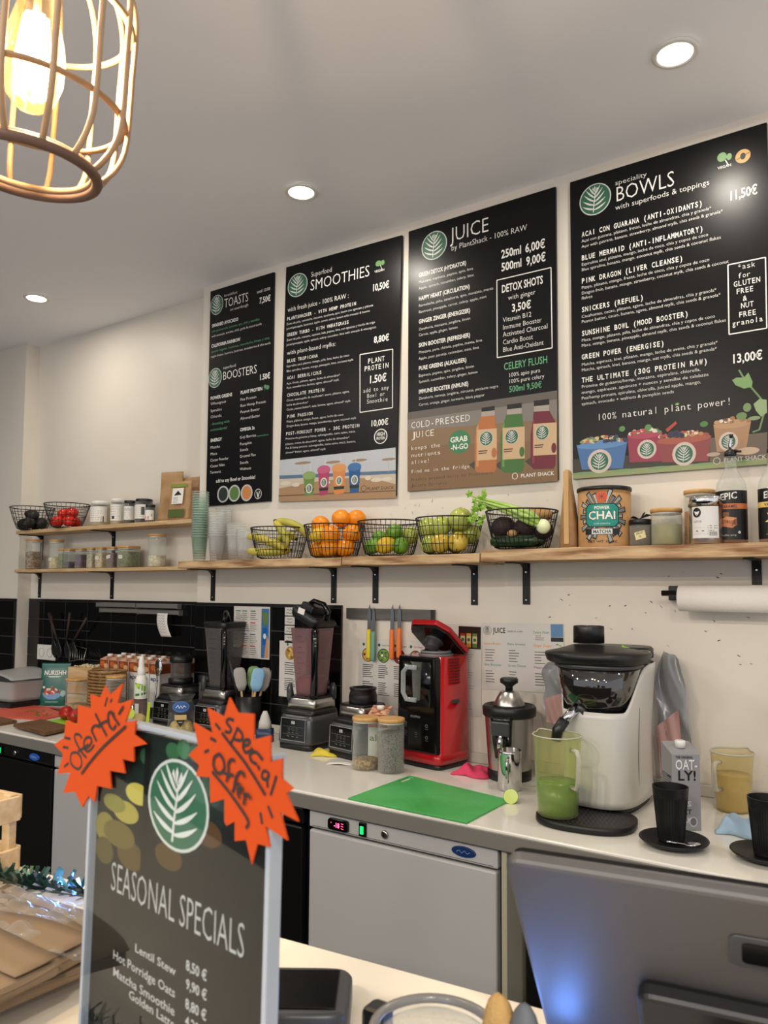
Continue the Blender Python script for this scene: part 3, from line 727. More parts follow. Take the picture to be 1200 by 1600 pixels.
('e',.4909,.1413,.0045,.0033,'e8d8b8',5),
('e',.4655,.1382,.0068,.0052,'e8d8b8',5),
('e',.4608,.1361,.0051,.0038,'c89a60',5),
('e',.4542,.139,.0053,.0039,'c89a60',5),
('e',.479,.1378,.0038,.0057,'e8d8b8',5),
('e',.4791,.1389,.0038,.0065,'e8d8b8',5),
('e',.4639,.1384,.0043,.0045,'c89a60',5),
('e',.4737,.1353,.0038,.0058,'7a4a30',5),
('e',.5322,.1315,.0063,.0064,'b07840',5),
('e',.4646,.1371,.0066,.0054,'7a4a30',5),
('e',.4709,.1346,.0053,.0036,'f0e6d0',5),
('e',.4413,.1355,.004,.0039,'c89a60',5),
('e',.4863,.1357,.0055,.0044,'b07840',5),
('e',.4732,.1399,.005,.0055,'b07840',5),
('e',.4699,.1413,.0071,.0036,'7a4a30',5),
('e',.4585,.1381,.0055,.0052,'f0e6d0',5),
('e',.5049,.1435,.0042,.0057,'b07840',5),
('e',.519,.1356,.0069,.0045,'b07840',5),
('e',.4824,.1395,.0061,.0044,'e8d8b8',5),
('e',.4888,.1436,.007,.0056,'b07840',5),
('e',.445,.1357,.0065,.0061,'c89a60',5),
('e',.512,.1387,.004,.0041,'c89a60',5),
('p',((.2979,.1312),(.3288,.1542),(.3326,.1458),(.3039,.1226)),'c8382f',6),
('e',.164,.1493,.0097,.0088,'5a9a48',6),
('e',.2455,.1443,.0105,.0097,'5a9a48',6),
('e',.4098,.1356,.0116,.0088,'4a8a3c',6),
('l',((.5099,.2853),(.5187,.266),(.5407,.2296),(.5669,.1906),(.5725,.1448),(.5602,.1012),(.5421,.0958)),.005,'6f9a55',5),
('p',((.4907,.2575),(.5025,.2634),(.5231,.2602),(.5349,.2736),(.5456,.2441),(.543,.2293),(.5224,.2272),(.4996,.2408)),'7fae60',6),
('p',((.5463,.1783),(.5624,.1912),(.581,.1861),(.5814,.1486),(.5656,.1381),(.5526,.1573)),'9ab878',6),
('e',.5293,.1704,.0109,.0132,'7c9c5c',6),
('e',.5137,.1471,.0146,.0111,'6c9450',5),
('e',.5476,.1363,.0162,.006,'8aa868',6),
('e',.3337,.2067,.006,.0042,'6fae5c',4),
('t','PLANT SHACK',.462,.0143,.114,.0127,1,0,'d8d0c4',8),
('e',.4433,.0206,.0104,.0103,'d8d0c4',7),
('e',.4433,.0206,.0086,.0082,'6e6a50',8),
('e',.4342,.0409,.019,.0062,'c0a890',4),
('e',.5273,.0421,.0317,.0111,'d8b898',4))
STAND=(
('t','SEASONAL SPECIALS',.029,.1743,.167,.0212,0,0,'bdbdbd',3),
('t','Lentil Stew',.0674,.1399,.0536,.0056,1,0,'c8c8c8',3),
('t','Hot Porridge Oats',.0367,.1254,.0847,.0061,1,0,'c8c8c8',3),
('t','Matcha Smoothie',.0377,.1133,.084,.0061,1,0,'c8c8c8',3),
('t','Golden Latte',.0617,.1049,.0605,.0059,1,0,'c8c8c8',3),
('t','8,50 €',.1329,.1482,.0244,.0064,2,0,'c8c8c8',3),
('t','9,90 €',.1337,.1361,.0243,.0063,2,0,'c8c8c8',3),
('t','8,80 €',.1337,.1234,.0246,.0063,2,0,'c8c8c8',3),
('t','4,20 €',.1344,.1123,.0245,.0063,2,0,'c8c8c8',3),
('g',.1161,.2544,.0381,.0318,3,1),
('e',.1538,.2424,.0151,.0087,'5a3a14',1),  # from here dim yellow, brown and green ovals on the poster face
('e',.1067,.2168,.0175,.0092,'5a4210',1),
('e',.0557,.2058,.0191,.0105,'5e4a10',1),
('e',.0174,.2185,.0156,.0118,'8a7c14',1),
('e',.0467,.2362,.0189,.0082,'b0a018',1),
('e',.0295,.2397,.0169,.0067,'8a8418',1),
('e',.0632,.2526,.0173,.0079,'c9b81c',1),
('e',.0172,.2012,.0139,.0101,'5a4c12',1),
('e',.1064,.2635,.0114,.005,'a8a02a',1),
('e',.0382,.2177,.0232,.01,'6e6014',1),
('p',((.0711,.2943),(.0788,.2953),(.0772,.194),(.0706,.1988)),'0a0d0d',2),
('e',.1074,.2905,.0086,.0063,'2c6a40',1),
('e',.1213,.294,.0083,.0069,'347a4a',1),
('e',.1351,.2929,.0074,.006,'28603a',1),
('e',.0705,.2819,.0068,.0057,'2a6a44',1),
('e',.1519,.276,.0077,.0088,'24542c',1),
('e',.1599,.27,.0063,.0087,'1e4a24',1))
STAR1=(((.0467,.3342),(.0397,.3187),(.0429,.3184),(.0619,.3236),(.0528,.3055),(.0673,.3085),(.0663,.2979),(.0832,.2933),(.0658,.2887),(.0672,.2781),(.0507,.2776),(.0552,.2677),(.0324,.266),(.0359,.2529),(.0137,.2514),(.0115,.2384),(.0009,.2411),(-.0083,.2306),(-.022,.2404),(-.0425,.2358),(-.0315,.2541),(-.054,.2498),(-.0457,.2675),(-.0628,.273),(-.0456,.281),(-.0432,.2956),(-.0228,.2945),(-.0236,.3102),(-.0013,.3101),(-.0037,.3212),(.0124,.32),(.0197,.3298),(.0275,.3235)),(((-.0236,.2721),(-.0308,.2696),(-.0317,.2639),(-.0269,.2604),(-.0179,.2594),(-.0125,.2633),(-.0138,.2687),(-.0184,.2714),(-.0236,.2721)),((-.0138,.2845),(-.0177,.2868),(-.025,.2865),(-.0261,.2829),(-.0197,.2775),(-.012,.273),(-.0046,.2704)),((-.0193,.2734),(-.0123,.2764),(-.0028,.2812)),((-.0095,.2768),(-.0026,.2792),(.0025,.284),(.0002,.287),(-.0061,.2862),(-.0094,.283),(-.0097,.2789),(-.0051,.2754),(.0017,.2777),(.0069,.2822)),((.0009,.294),(.0047,.2903),(.0107,.2857)),((.0033,.2908),(.0029,.2949),(.0082,.2976),(.0151,.2971)),((.0067,.3069),(.0148,.3004),(.0263,.2918)),((.011,.2972),(.0188,.3009),(.0292,.3041)),((.0366,.3095),(.0312,.3109),(.0275,.3085),(.028,.3033),(.0309,.2996),(.0362,.2983),(.0398,.302)),((.0326,.3104),(.0381,.3064),(.0449,.3023)),((-.0112,.2567),(.0026,.2684),(.023,.2834),(.0549,.3029)),((-.0334,.2816),(-.0441,.2812)),((-.0364,.2738),(-.0463,.2731)),((-.0345,.2617),(-.0424,.2573)),((.0244,.3215),(.0211,.3138)),((.0317,.3209),(.0291,.318)),((.05,.3172),(.0432,.3103))))
STAR2=(((.1811,.3364),(.1901,.3276),(.2066,.3287),(.2073,.3129),(.2233,.3177),(.224,.3017),(.2349,.3056),(.2349,.2937),(.2453,.2897),(.2392,.2855),(.2507,.2716),(.2342,.2737),(.2415,.2589),(.2205,.263),(.2259,.2515),(.2138,.2508),(.2089,.2373),(.2026,.2507),(.1913,.2475),(.1907,.2596),(.1824,.2552),(.18,.2571),(.1793,.2714),(.1642,.2662),(.1627,.2825),(.1468,.2806),(.1501,.2884),(.1374,.2934),(.1481,.3011),(.142,.3156),(.1642,.3108),(.1572,.3272),(.176,.3232)),(((.187,.3224),(.1818,.3228),(.179,.3207),(.182,.3183),(.1844,.3165),(.1822,.3141),(.1776,.3146)),((.1911,.3184),(.187,.3113),(.1838,.3064)),((.1906,.3183),(.1963,.3146),(.1948,.3109),(.1881,.3107)),((.1966,.3078),(.2026,.3093),(.2036,.3121),(.1992,.3115),(.1972,.3079),(.1996,.3041),(.2049,.3059),(.207,.3079)),((.2113,.3058),(.2071,.3052),(.2045,.3028),(.2063,.2997),(.2117,.2985)),((.2113,.3058),(.2173,.302)),((.2127,.298),(.2144,.2956)),((.2212,.296),(.2176,.2948),(.2167,.2914),(.2204,.2907),(.2233,.2934),(.2217,.2958)),((.2228,.2937),(.222,.2896),(.2226,.2861)),((.2304,.2946),(.2281,.2887),(.2253,.2821)),((.1668,.3182),(.1729,.3147)),((.1748,.3132),(.1849,.3069),(.1987,.2986),(.2099,.2903),(.2206,.2815)),((.1655,.2868),(.1794,.2797),(.1911,.2729),(.2047,.2631),(.2028,.258)),((.1714,.2987),(.1674,.296),(.1671,.291),(.1708,.2873),(.1755,.2874),(.1788,.2914),(.1774,.2961),(.1737,.299),(.1714,.2987)),((.1778,.2885),(.1848,.2868)),((.1899,.2972),(.1865,.2978),(.1832,.2948),(.1835,.2887),(.1816,.2828)),((.1813,.2876),(.1892,.2882)),((.2003,.2887),(.1985,.2914),(.1947,.2908),(.1916,.2866),(.1902,.2809),(.1886,.2775)),((.1895,.2835),(.1961,.2839)),((.193,.28),(.1973,.2821),(.1985,.281),(.1942,.2782),(.1965,.2752)),((.1997,.2791),(.2014,.2774),(.2005,.2719)),((.1997,.2778),(.204,.2792),(.2073,.2768)),((.1619,.308),(.1686,.3067)),((.1558,.2978),(.1612,.3)),((.2161,.2702),(.2182,.2635)),((.2231,.2755),(.2279,.269))))
# ================= the room
def sbox(name,m,*a,bev=0,parent=None,kind=True):
    o=G().box(*a).build(name,m,parent,bev)
    if kind and parent is None: struct(o)
    return o
XR=-2.687; RY=.08; XP=-4.172
wall=G().box(XR,2.5,0,.3,0,CEIL); wall=struct(wall.build('wall_back',m_wall))
rec=struct(G().box(XP,XR,RY,.3,0,CEIL).build('wall_recess',m_wall))
pil=struct(G().box(-5.6,XP,0,.3,0,CEIL).build('wall_left',m_wall))
sbox('ceiling',m_ceil,-5.6,2.5,-4.6,.3,CEIL,CEIL+.1)
sbox('unseen_side_wall',mat('dark_reflected_wall','221f1c',.6),-5.75,-5.6,-4.6,.3,0,CEIL)  # unseen dark wall, added so the black tiles reflect something dark
m_floor=mat('dark_floor_tiles','4a453f',.4,noise=(2,.3,.7),col2='3f3a35')
sbox('floor',m_floor,-5.6,2.5,-4.6,.3,-.1,0)
# small smudges and chips on the wall behind the juicer
pr=Pr(0,.0003); rg=random.Random(5)
for i in range(46):
    x=rg.uniform(-1.0,-.35); z=rg.uniform(1.28,1.56) if i<36 else rg.uniform(1.1,1.5); a=rg.uniform(-1,.4); l=rg.uniform(.003,.010)
    pr.line([(x,z),(x+l*cos(a),z+l*sin(a))],rg.uniform(.0012,.0028),rg.choice(['7a6a56','5a4a38','a0947f']),1)
for i in range(30):
    x=rg.uniform(-2.2,-.95); z=rg.uniform(1.76,1.85); pr.line([(x,z),(x+rg.uniform(-.006,.006),z-rg.uniform(.002,.012))],rg.uniform(.0008,.002),rg.choice(['a4967e','8a7a66']),1)
pr.build('splash_marks',m_print,wall)
# black glazed tiles, 20 x 10 cm, each its own piece
m_tile=mat('black_glazed_tile','0b0b0c',.10); m_grout=mat('dark_grout','3d3a37',.8); m_trimk=mat('black_tile_trim','1a1a1b',.25)
def tiles(par,x0,x1,yf,z0,z1,start):
    G().box(x0,x1,yf-.006,yf,z0,z1).build('grout',m_grout,par)
    me={}
    xs=[x0]; x=start
    while x<x1-.004:
        if x>x0+.01: xs.append(x)
        x+=.2025
    xs.append(x1)
    z=z1
    while z>z0+.01:
        zb=max(z-.1015,z0)
        for a,b in zip(xs,xs[1:]):
            k=(round(b-a,3),round(z-zb,3))
            if k not in me:
                o=G().box(.0025,b-a-.0025,-.006,0,.0025,z-zb-.0025).build('tile',m_tile,par,.0012); me[k]=o
            else:
                o=me[k].copy(); COL.objects.link(o); o.parent=par
            o.location=(a,yf-.005,zb)
        z=zb
tiles(rec,XP+.001,XR,RY,.9,1.425,-4.0125-.2025*0); tiles(wall,XR,-1.845,0,.9,1.425,-2.62); tiles(pil,-4.62,XP,0,.9,1.425,-4.38)
for par,a,b,y in((rec,XP,XR,RY),(wall,XR,-1.845,0),(pil,-4.62,XP,0)): G().box(a,b,y-.009,y,1.425,1.437).build('tile_edge_strip',m_trimk,par)
# three ceiling spotlights in view (the same fitting all along the shop)
m_lamp=mat('lamp_diffuser','fff4e0',.5,emit=9); m_ring=mat('white_lamp_ring','d8d5ce',.4)
lab={0:'recessed ceiling spotlight farthest left, above the jar shelves',1:'recessed ceiling spotlight in the middle, above the smoothies board',2:'recessed ceiling spotlight at top right, above the bowls board'}
for i,(x,y,_) in enumerate(LIGHTS[:3]):
    if i==0:
        dl=T('ceiling_spotlight',lab[0],'light',(x,y,CEIL),group='recessed ceiling spotlights')
        G().lathe([(.046,-.002),(.058,-.002),(.060,-.006),(.056,-.010),(.046,-.010),(.044,-.004)],32,cap=(0,0)).build('trim_ring',m_ring,dl)
        G().lathe([(.045,-.0075),(.045,-.004)],32).build('diffuser',m_lamp,dl)
    else: dup(dl,(x,y,CEIL),0,lab[i])
# ================= back worktop and what stands under it
wt=T('worktop','long white back worktop with grey front edge under the shelves','worktop')
YF=-.65
G().prism([(-5.6,YF),(1.5,YF),(1.5,-.001),(XR-.001,-.001),(XR-.001,RY-.007),(XP,RY-.007),(XP,-.001),(-5.6,-.001)],.86,.9,plane='xy').build('worktop_slab',m_top,wt,.003)
G().box(-5.6,1.5,YF-.006,YF-.0005,.853,.894).build('front_edge',m_edge,wt,.002)
G().box(XR,1.5,-.016,-.0015,.9005,.935).build('splash_strip',mat('worktop_upstand','b9b3a6',.4),wt,.003)
m_frw=mat('grey_white_enamel','a9a8a8',.32); m_frk=mat('black_enamel','0c0c0d',.3)
m_led=mat('red_led','ff2a5c',.4,emit=5); m_grn=mat('green_switch','16c060',.3,emit=1.2); m_oval=mat('dark_blue_badge','15305c',.3)
def fridge(x0,x1,m,label,parts,nm='undercounter_fridge',oval='15305c'):
    f=T(nm,label,'fridge',((x0+x1)/2,-.34,.0)); w=(x1-x0)/2
    G().box(-w,w,-.27,.3,.02,.848).build('body',m,f,.004)
    G().box(-w,w,-.302,-.272,.80,.848).build('control_panel',m,f,.004)
    G().box(-w,w-.004,-.302,-.272,.05,.793).build('door',m,f,.006)
    G().tube([(-w+.012,-.3025,.806),(w-.012,-.3025,.806)],.0006,4).build('panel_seam',m_black,f)
    return f
f=fridge(-1.474,-.862,m_frw,'grey-white undercounter fridge with red digital display, nearest the green board',0)
d=G().loft([(0,0,0,.037,.017,6),(.008,0,0,.035,.015,6)],28,Matrix.Rotation(pi/2,4,'X')).build('display',m_blackg,f); d.location=(-.195,-.303,.824)
p=Pr(-.0085); p.text('-18',-.012,-.007,.020,.013,2,0,'ff4a78'); p.ell(-.022,.005,.001,.001,'ff4a78',3)
for k in(-1,0,1): p.line([(.014,k*.007),(.022,k*.007-.001)],.0012,'804050',3)
q=p.build('display_digits',mat('red_led_print','ff4a78',.4,attr=True,emit=4),d)
g=G().box(-.012,.012,-.006,.003,-.019,.019).build('power_switch',m_blackg,f,.002); g.location=(-.109,-.303,.826); G().box(-.006,.006,-.009,-.006,-.012,.010).build('green_rocker',m_grn,g,.001)
k=G().lathe([(.011,0),(.011,.004),(.008,.006)],20,M=Matrix.Rotation(pi/2,4,'X')).build('lock',m_steel,f); k.location=(-.035,-.303,.826); G().box(-.0012,.0012,-.0075,-.006,-.004,.004).build('key_slot',m_black,k)
b=G().loft([(0,0,0,.036,.014,2),(.003,0,0,.034,.012,2)],28,Matrix.Rotation(pi/2,4,'X')).build('badge',m_oval,f); b.location=(.21,-.303,.826)
p=Pr(-.0035,.0002); p.line([(-.02,-.002),(-.012,.004),(-.004,-.003),(.004,.004),(.012,-.003),(.02,.002)],.0012,'8a9ab8',2); p.build('badge_script',m_print,b)
f2=fridge(-2.765,-2.18,m_frw,'grey-white undercounter fridge behind the menu stand',0)
f3=fridge(-3.36,-2.775,m_frk,'black undercounter fridge at far left with green switch and blue oval badge',0)
g=G().box(-.012,.012,-.006,.003,-.019,.019).build('power_switch',m_blackg,f3,.002); g.location=(-.075,-.303,.822); G().box(-.006,.006,-.009,-.006,-.012,.010).build('green_rocker',m_grn,g,.001)
k=G().lathe([(.011,0),(.011,.004),(.008,.006)],20,M=Matrix.Rotation(pi/2,4,'X')).build('lock',m_steel,f3); k.location=(.03,-.303,.821)
b=G().loft([(0,0,0,.036,.015,2),(.003,0,0,.034,.013,2)],28,Matrix.Rotation(pi/2,4,'X')).build('badge',mat('blue_badge','2a55a8',.3),f3); b.location=(.17,-.303,.822)
p=Pr(-.0035,.0002); p.line([(-.02,-.002),(-.012,.004),(-.004,-.003),(.004,.004),(.012,-.003),(.02,.002)],.0016,'b8c4dc',2); p.build('badge_script',m_print,b)
f4=fridge(-2.165,-1.50,m_frk,'black undercounter fridge right of the menu stand',0)
pn=tag(G().box(-.850,-.836,-.645,-.03,.0,.853).build('side_panel',mat('cream_panel_edge','a09a86',.5)),'thin cream upright panel between the white fridge and dark gap','panel')
dk=T('undercounter_gap','black open cabinet behind the screen under the worktop','cabinet',(-.2,-.34,0))
G().box(-.62,.75,-.22,.3,.0,.848).build('gap_block',m_frk,dk)  # solid black block, the darkness of the gap put into its colour
# ================= wall shelves
m_shelf=m_pine
def bracket(par,x,yw,zt,L,H,nm='bracket'):
    g=G(); g.box(-.013,.013,-.004,0,-H,0); g.box(-.013,.013,-L,0,-.004,0)
    g.prism([(0,-.035),(-.0,-.004),(-.04,-.004),(-.012,-.012)],-.0,.0) if 0 else None
    v=[];n=6
    for sx in(-.010,.010):
        v+= [(sx,-.004,-.004)]+[(sx,-.004-.035*(1-sin(t*pi/2/n)),-.004-.035*(1-cos(t*pi/2/n))) for t in range(n+1)]
    m=n+2; g.add(v,[tuple(range(m)),tuple(range(2*m-1,m-1,-1))]+[(i,i+m,(i+1)%m+m,(i+1)%m) for i in range(m)])
    b=g.build(nm,m_blackm,par,.001); b.location=(x,yw,zt)
    for z in(-.03,-H+.015):
        s=G().lathe([(.004,0),(.004,.002),(.002,.003)],10,M=Matrix.Rotation(pi/2,4,'X')).build('screw',m_chrome,b); s.location=(0,-.004,z)
    return b
def shelf(label,x0,x1,y0,y1,z0,z1,brs,m,H=.14,L=.145,live=0,seed=0,notch=None):
    s=T('wall_shelf',label,'shelf',((x0+x1)/2,y1,z0)); c=(x0+x1)/2; rg=random.Random(seed); g=G()
    n=max(12,int((x1-x0)/.03)); top=[];bot=[];ft=[];fb=[]
    ph=rg.uniform(0,6)
    v=[]
    for i in range(n+1):
        x=x0-c+(x1-x0)*i/n; w=live*(sin(i*.5+ph)+.6*sin(i*1.3+2*ph)); u=live*.5*sin(i*.37+ph)
        yy=(y0-y1)+w*.6; yb=0
        v+=[(x,yb,0),(x,yy-live*.8,0+u*.5),(x,yy,(z1-z0)+u*.3),(x,yb,z1-z0)]
    f=[]
    for i in range(n):
        for k in range(4): f.append((i*4+k,i*4+(k+1)%4,(i+1)*4+(k+1)%4,(i+1)*4+k))
    f+=[(0,1,2,3),(n*4+3,n*4+2,n*4+1,n*4)]
    g.add(v,f); g.build('plank',m,s,.002)
    for bx in brs: bracket(s,bx-c,-.0005,-.0005,L,H)
    return s
shelf('upper pine shelf at far left carrying baskets and jars',-4.09,-2.62,-.07,-.0005,1.797,1.816,[],m_pine)
D.objects.remove(D.objects['wall_shelf'].children[0]) ; SH=D.objects['wall_shelf']
def leftshelf(s,z0,z1,xr,brs,label):
    s.location=((-4.09+xr)/2,0,z0); c=s.location.x
    G().prism([(-4.09-c,-.07),(xr-c,-.07),(xr-c,-.0008),(XR-c-.0008,-.0008),(XR-c-.0008,RY-.0008),(-4.09-c,RY-.0008)],0,z1-z0,plane='xy').build('plank',m_pine,s,.001)
    for bx in brs: bracket(s,bx-c,RY-.0008,-.0005,.135,.14)
    s['label']=label
leftshelf(SH,1.797,1.816,-2.62,(-4.074,-3.418),'upper pine shelf at far left carrying the tomato basket and jars')
s2=T('wall_shelf','','shelf'); leftshelf(s2,1.584,1.600,-2.60,(-4.08,-3.42),'lower pine shelf at far left carrying small wooden-lidded jars')
shelf('live-edge wooden shelf under the plastic cups, bananas and oranges',-2.605,-1.712,-.19,-.0005,1.586,1.618,(-2.582,-1.89),m_live,live=.0035,seed=3)
shelf('live-edge wooden shelf under the limes and apples',-1.708,-1.142,-.19,-.0005,1.588,1.620,(-1.686,-1.258),m_live,live=.003,seed=4)
shelf('live-edge wooden shelf at right under the tins and syrup bottles',-1.138,.6,-.19,-.0005,1.593,1.631,(-1.06,-.347,.45),m_live,live=.003,seed=5)
# ================= four menu boards
def board(i,items,label):
    x,z,a,w,h=BMETA[i]
    b=T('menu_board',label,'menu board',(x,0,z),ry=-a,group='black menu boards')
    G().box(0,w,-.012,-.001,0,h).build('panel',m_board,b,.0008)
    p=Pr(-.0121,.00018,.72); p.run(items); p.build('board_print',m_print,b)
board(0,BD0,'narrow black menu board headed TOASTS and BOOSTERS, leftmost')
board(1,BD1,'black menu board headed SMOOTHIES with four coloured cups at its foot')
board(2,BD2,'black menu board headed JUICE with three juice bottles at its foot')
board(3,BD3,'black menu board headed BOWLS with smoothie bowls at its foot')
# ================= wire baskets and produce
m_wire=mat('black_wire','0c0c0d',.4)
def basket(label,loc,R=.117,Rb=.086,H=.125,n=40,rz=0):
    b=T('wire_basket',label,'basket',loc,rz,group='round black wire baskets')
    def P(t,a): 
        r=Rb+(R-Rb)*t**.8; return (r*cos(a),r*sin(a),.004+t*(H-.004))
    G().tube([(R*cos(2*pi*i/40),R*sin(2*pi*i/40),H) for i in range(40)],.0026,6,True).build('rim',m_wire,b)
    g=G()
    for t in(.26,.5,.75): g.tube([P(t,2*pi*i/32) for i in range(32)],.0013,4,True)
    g.build('hoops',m_wire,b)
    g=G()
    for i in range(n):
        a=2*pi*i/n; g.tube([(Rb*.82*cos(a),Rb*.82*sin(a),.002),P(.04,a),P(.3,a),P(.6,a),P(1,a)],.0012,4)
    g.build('upright_wires',m_wire,b)
    g=G(); g.tube([(Rb*.82*cos(2*pi*i/32),Rb*.82*sin(2*pi*i/32),.002) for i in range(32)],.0015,4,True)
    for k in range(-3,4):
        y=k*Rb*.22; x=math.sqrt((Rb*.82)**2-y*y); g.tube([(-x,y,.002),(x,y,.002)],.0012,4)
    g.build('base_grid',m_wire,b); return b
ZS=1.6205
BK=[(-2.08,ZS-.002,'wire basket holding the bananas'),(-1.80,ZS-.002,'wire basket holding the oranges'),(-1.545,ZS+.0005,'wire basket holding limes and lemons'),(-1.295,ZS+.0005,'wire basket holding green apples'),(-1.025,ZS+.011,'wire basket holding celery, beetroot and cucumber')]
for x,z,l in BK: basket(l,(x,-.118,z))
def skin(key,col,col2,r=.4,sc=30,bm=.15,**k): return mat(key,col,r,noise=(sc,.3,.7),col2=col2,bump=(140,bm,.0012),**k)
m_or=skin('orange_peel','e8921a','d97a0c',.34); m_le=skin('lemon_peel','dcb428','c8a020'); m_li=skin('lime_peel','6f9a2c','4f7a1c'); m_ap=mat('green_apple_skin','b0b85a',.22,noise=(14,.3,.7),col2='9aa648'); m_apy=mat('yellow_apple_skin','c8b04a',.25,noise=(14,.3,.7),col2='b89a38')
m_stem=mat('brown_stem','4a3520',.8)
def fruit(nm,label,cat,loc,r,m,grp,seed=0,stem=True,sc=(1,1,.94),wob=.02):
    f=T(nm,label,cat,loc,group=grp); rg=random.Random(seed)
    f.rotation_euler=(rg.uniform(-.5,.5),rg.uniform(-.5,.5),rg.uniform(0,6))
    G().ball((0,0,0),(r*sc[0],r*sc[1],r*sc[2]),20,12,None,wob,seed).build('skin',m,f)
    if stem: G().lathe([(r*.07,r*sc[2]*.97),(r*.09,r*sc[2]*1.0),(r*.05,r*sc[2]*1.02)],8).build('stem',m_stem,f)
    return f
bx,by,bz=-1.80,-.118,ZS
for i,(dx,dy,dz,l) in enumerate([(-.055,-.02,.036,'orange low on the left of the orange basket'),(.01,-.045,.036,'orange low in the middle of the orange basket'),(.06,-.01,.036,'orange low on the right of the orange basket'),(-.01,.04,.038,'orange low at the back of the orange basket'),(.02,-.05,.085,'orange in the middle of the basket, second layer, at the front'),(.075,.015,.09,'orange in the second layer at the right rim of its basket'),(-.06,-.01,.128,'big orange heaped on top at left of the orange basket'),(.025,.01,.15,'big orange heaped on top in the middle of the basket'),(.07,.05,.150,'orange heaped on top, half behind the middle one')]):
    fruit('orange',l,'orange',(bx+dx,by+dy,bz+dz),.037 if i!=4 else .038,m_or,'oranges in the wire basket',i,wob=.01)
def lemon(l,loc,rz,m=m_le,r=.03,grp='lemons'):
    f=T('lemon',l,'lemon',loc,rz,group=grp); f.rotation_euler=(.3,pi/2-.4,rz)
    G().lathe([(.002,-r*1.42),(r*.25,-r*1.3),(r*.6,-r*1.02),(r*.93,-r*.5),(r,0),(r*.93,r*.5),(r*.6,r*1.02),(r*.25,r*1.3),(.002,r*1.42)],18).build('skin',m,f); return f
lemon('lemon wedged upright among the oranges',(bx-.025,by-.06,bz+.085),1.2)
bx=-1.545; bz=ZS+.002
fruit('lime','dark lime low on the left of the lime basket','lime',(bx-.066,by-.02,bz+.034),.028,m_li,'limes in the wire basket',11)
fruit('lime','lime low at the front, left of the lemon','lime',(bx-.028,by-.055,bz+.035),.028,m_li,'limes in the wire basket',12)
fruit('lime','lime resting on two others at the left of its basket','lime',(bx-.035,by-.015,bz+.068),.027,m_li,'limes in the wire basket',13)
lemon('yellow lemon between the limes',(bx+.018,by-.05,bz+.036),.6)
fruit('lime','lime on top at the right side of the lime basket','lime',(bx+.042,by-.03,bz+.084),.031,m_li,'limes in the wire basket',14)
fruit('lime','lime low on the right of the lime basket','lime',(bx+.066,by-.028,bz+.034),.032,m_li,'limes in the wire basket',15)
fruit('apple','green apple behind the limes at the right of the lime basket','apple',(bx+.065,by+.04,bz+.075),.034,m_ap,'green apples',16)
bx=-1.295
for i,(dx,dy,dz,m,l) in enumerate([(-.055,-.035,.036,m_ap,'green apple low on the left of the apple basket'),(-.002,-.055,.036,m_apy,'yellowish apple low in the middle of the apple basket'),(.057,-.04,.04,m_apy,'yellow-brown apple low on the right of the apple basket'),(.07,.02,.07,m_ap,'green apple at the right side of its basket'),(-.07,-.03,.094,m_ap,'green apple in the second layer at the left, stalk up'),(-.012,-.035,.096,m_ap,'green apple in the second layer in the middle, stalk up'),(.03,.03,.09,m_ap,'green apple at the back of the apple basket'),(.055,-.02,.118,m_ap,'large green apple heaped on top at the right'),(.0,.04,.04,m_ap,'green apple low at the back of the apple basket')]):
    fruit('apple',l,'apple',(bx+dx,by+dy,bz+dz),.036 if i!=7 else .042,m,'green apples',20+i,wob=.03)
# bananas
m_ban=mat('banana_peel','cfb850',.45,noise=(8,.35,.7),col2='9a9c3a'); m_bant=mat('banana_tip','2a2013',.8)
def banana(label,pts,r=.0185):
    f=T('banana',label,'banana',pts[0],group='bananas in the wire basket'); p0=Vector(pts[0]); P=[Vector(p)-p0 for p in pts]
    Q=[]
    for i in range(len(P)-1):
        for t in range(4):
            s=t/4; a=P[max(i-1,0)];b=P[i];c=P[i+1];d=P[min(i+2,len(P)-1)]
            Q.append(.5*((2*b)+(c-a)*s+(2*a-5*b+4*c-d)*s*s+(3*b-a-3*c+d)*s**3))
    Q.append(P[-1]); n=len(Q); R=[r*(.35+.65*min(1,i/(n*.18)))*(1 if i<n*.78 else max(.35,1-(i/n-.78)*3.2)) for i in range(n)]
    G().tube(Q,R,6).build('peel',m_ban,f,0,sub=1); G().tube([Q[-2],Q[-1]+(Q[-1]-Q[-2])*.6],r*.33,6).build('stalk',m_bant,f); return f
X=-2.08;Y=-.118;Z=ZS
banana('banana sticking out at the left, upper of two',[(X-.125,Y-.055,Z+.088),(X-.085,Y-.06,Z+.09),(X-.03,Y-.05,Z+.075),(X+.02,Y-.02,Z+.045),(X+.04,Y+.01,Z+.03)])
banana('banana sticking out at the left, lower of two',[(X-.12,Y-.06,Z+.035),(X-.08,Y-.065,Z+.03),(X-.02,Y-.055,Z+.026),(X+.03,Y-.03,Z+.028),(X+.06,Y,Z+.035)])
banana('banana hanging from the dark stalk over the basket rim, front',[(X+.07,Y-.04,Z+.04),(X+.08,Y-.05,Z+.08),(X+.05,Y-.05,Z+.115),(X+.01,Y-.04,Z+.15)])
banana('banana beside the dark stalk, reaching right over the rim',[(X+.135,Y+.02,Z+.085),(X+.11,Y,Z+.12),(X+.07,Y-.02,Z+.142),(X+.015,Y-.035,Z+.152)])
banana('banana lying across the back of its basket',[(X-.06,Y+.03,Z+.05),(X-.02,Y+.03,Z+.085),(X+.03,Y+.02,Z+.10),(X+.07,Y+.02,Z+.08)])
banana('banana low in the middle of its basket',[(X-.04,Y-.03,Z+.06),(X,Y-.045,Z+.065),(X+.04,Y-.05,Z+.055),(X+.07,Y-.04,Z+.035)])
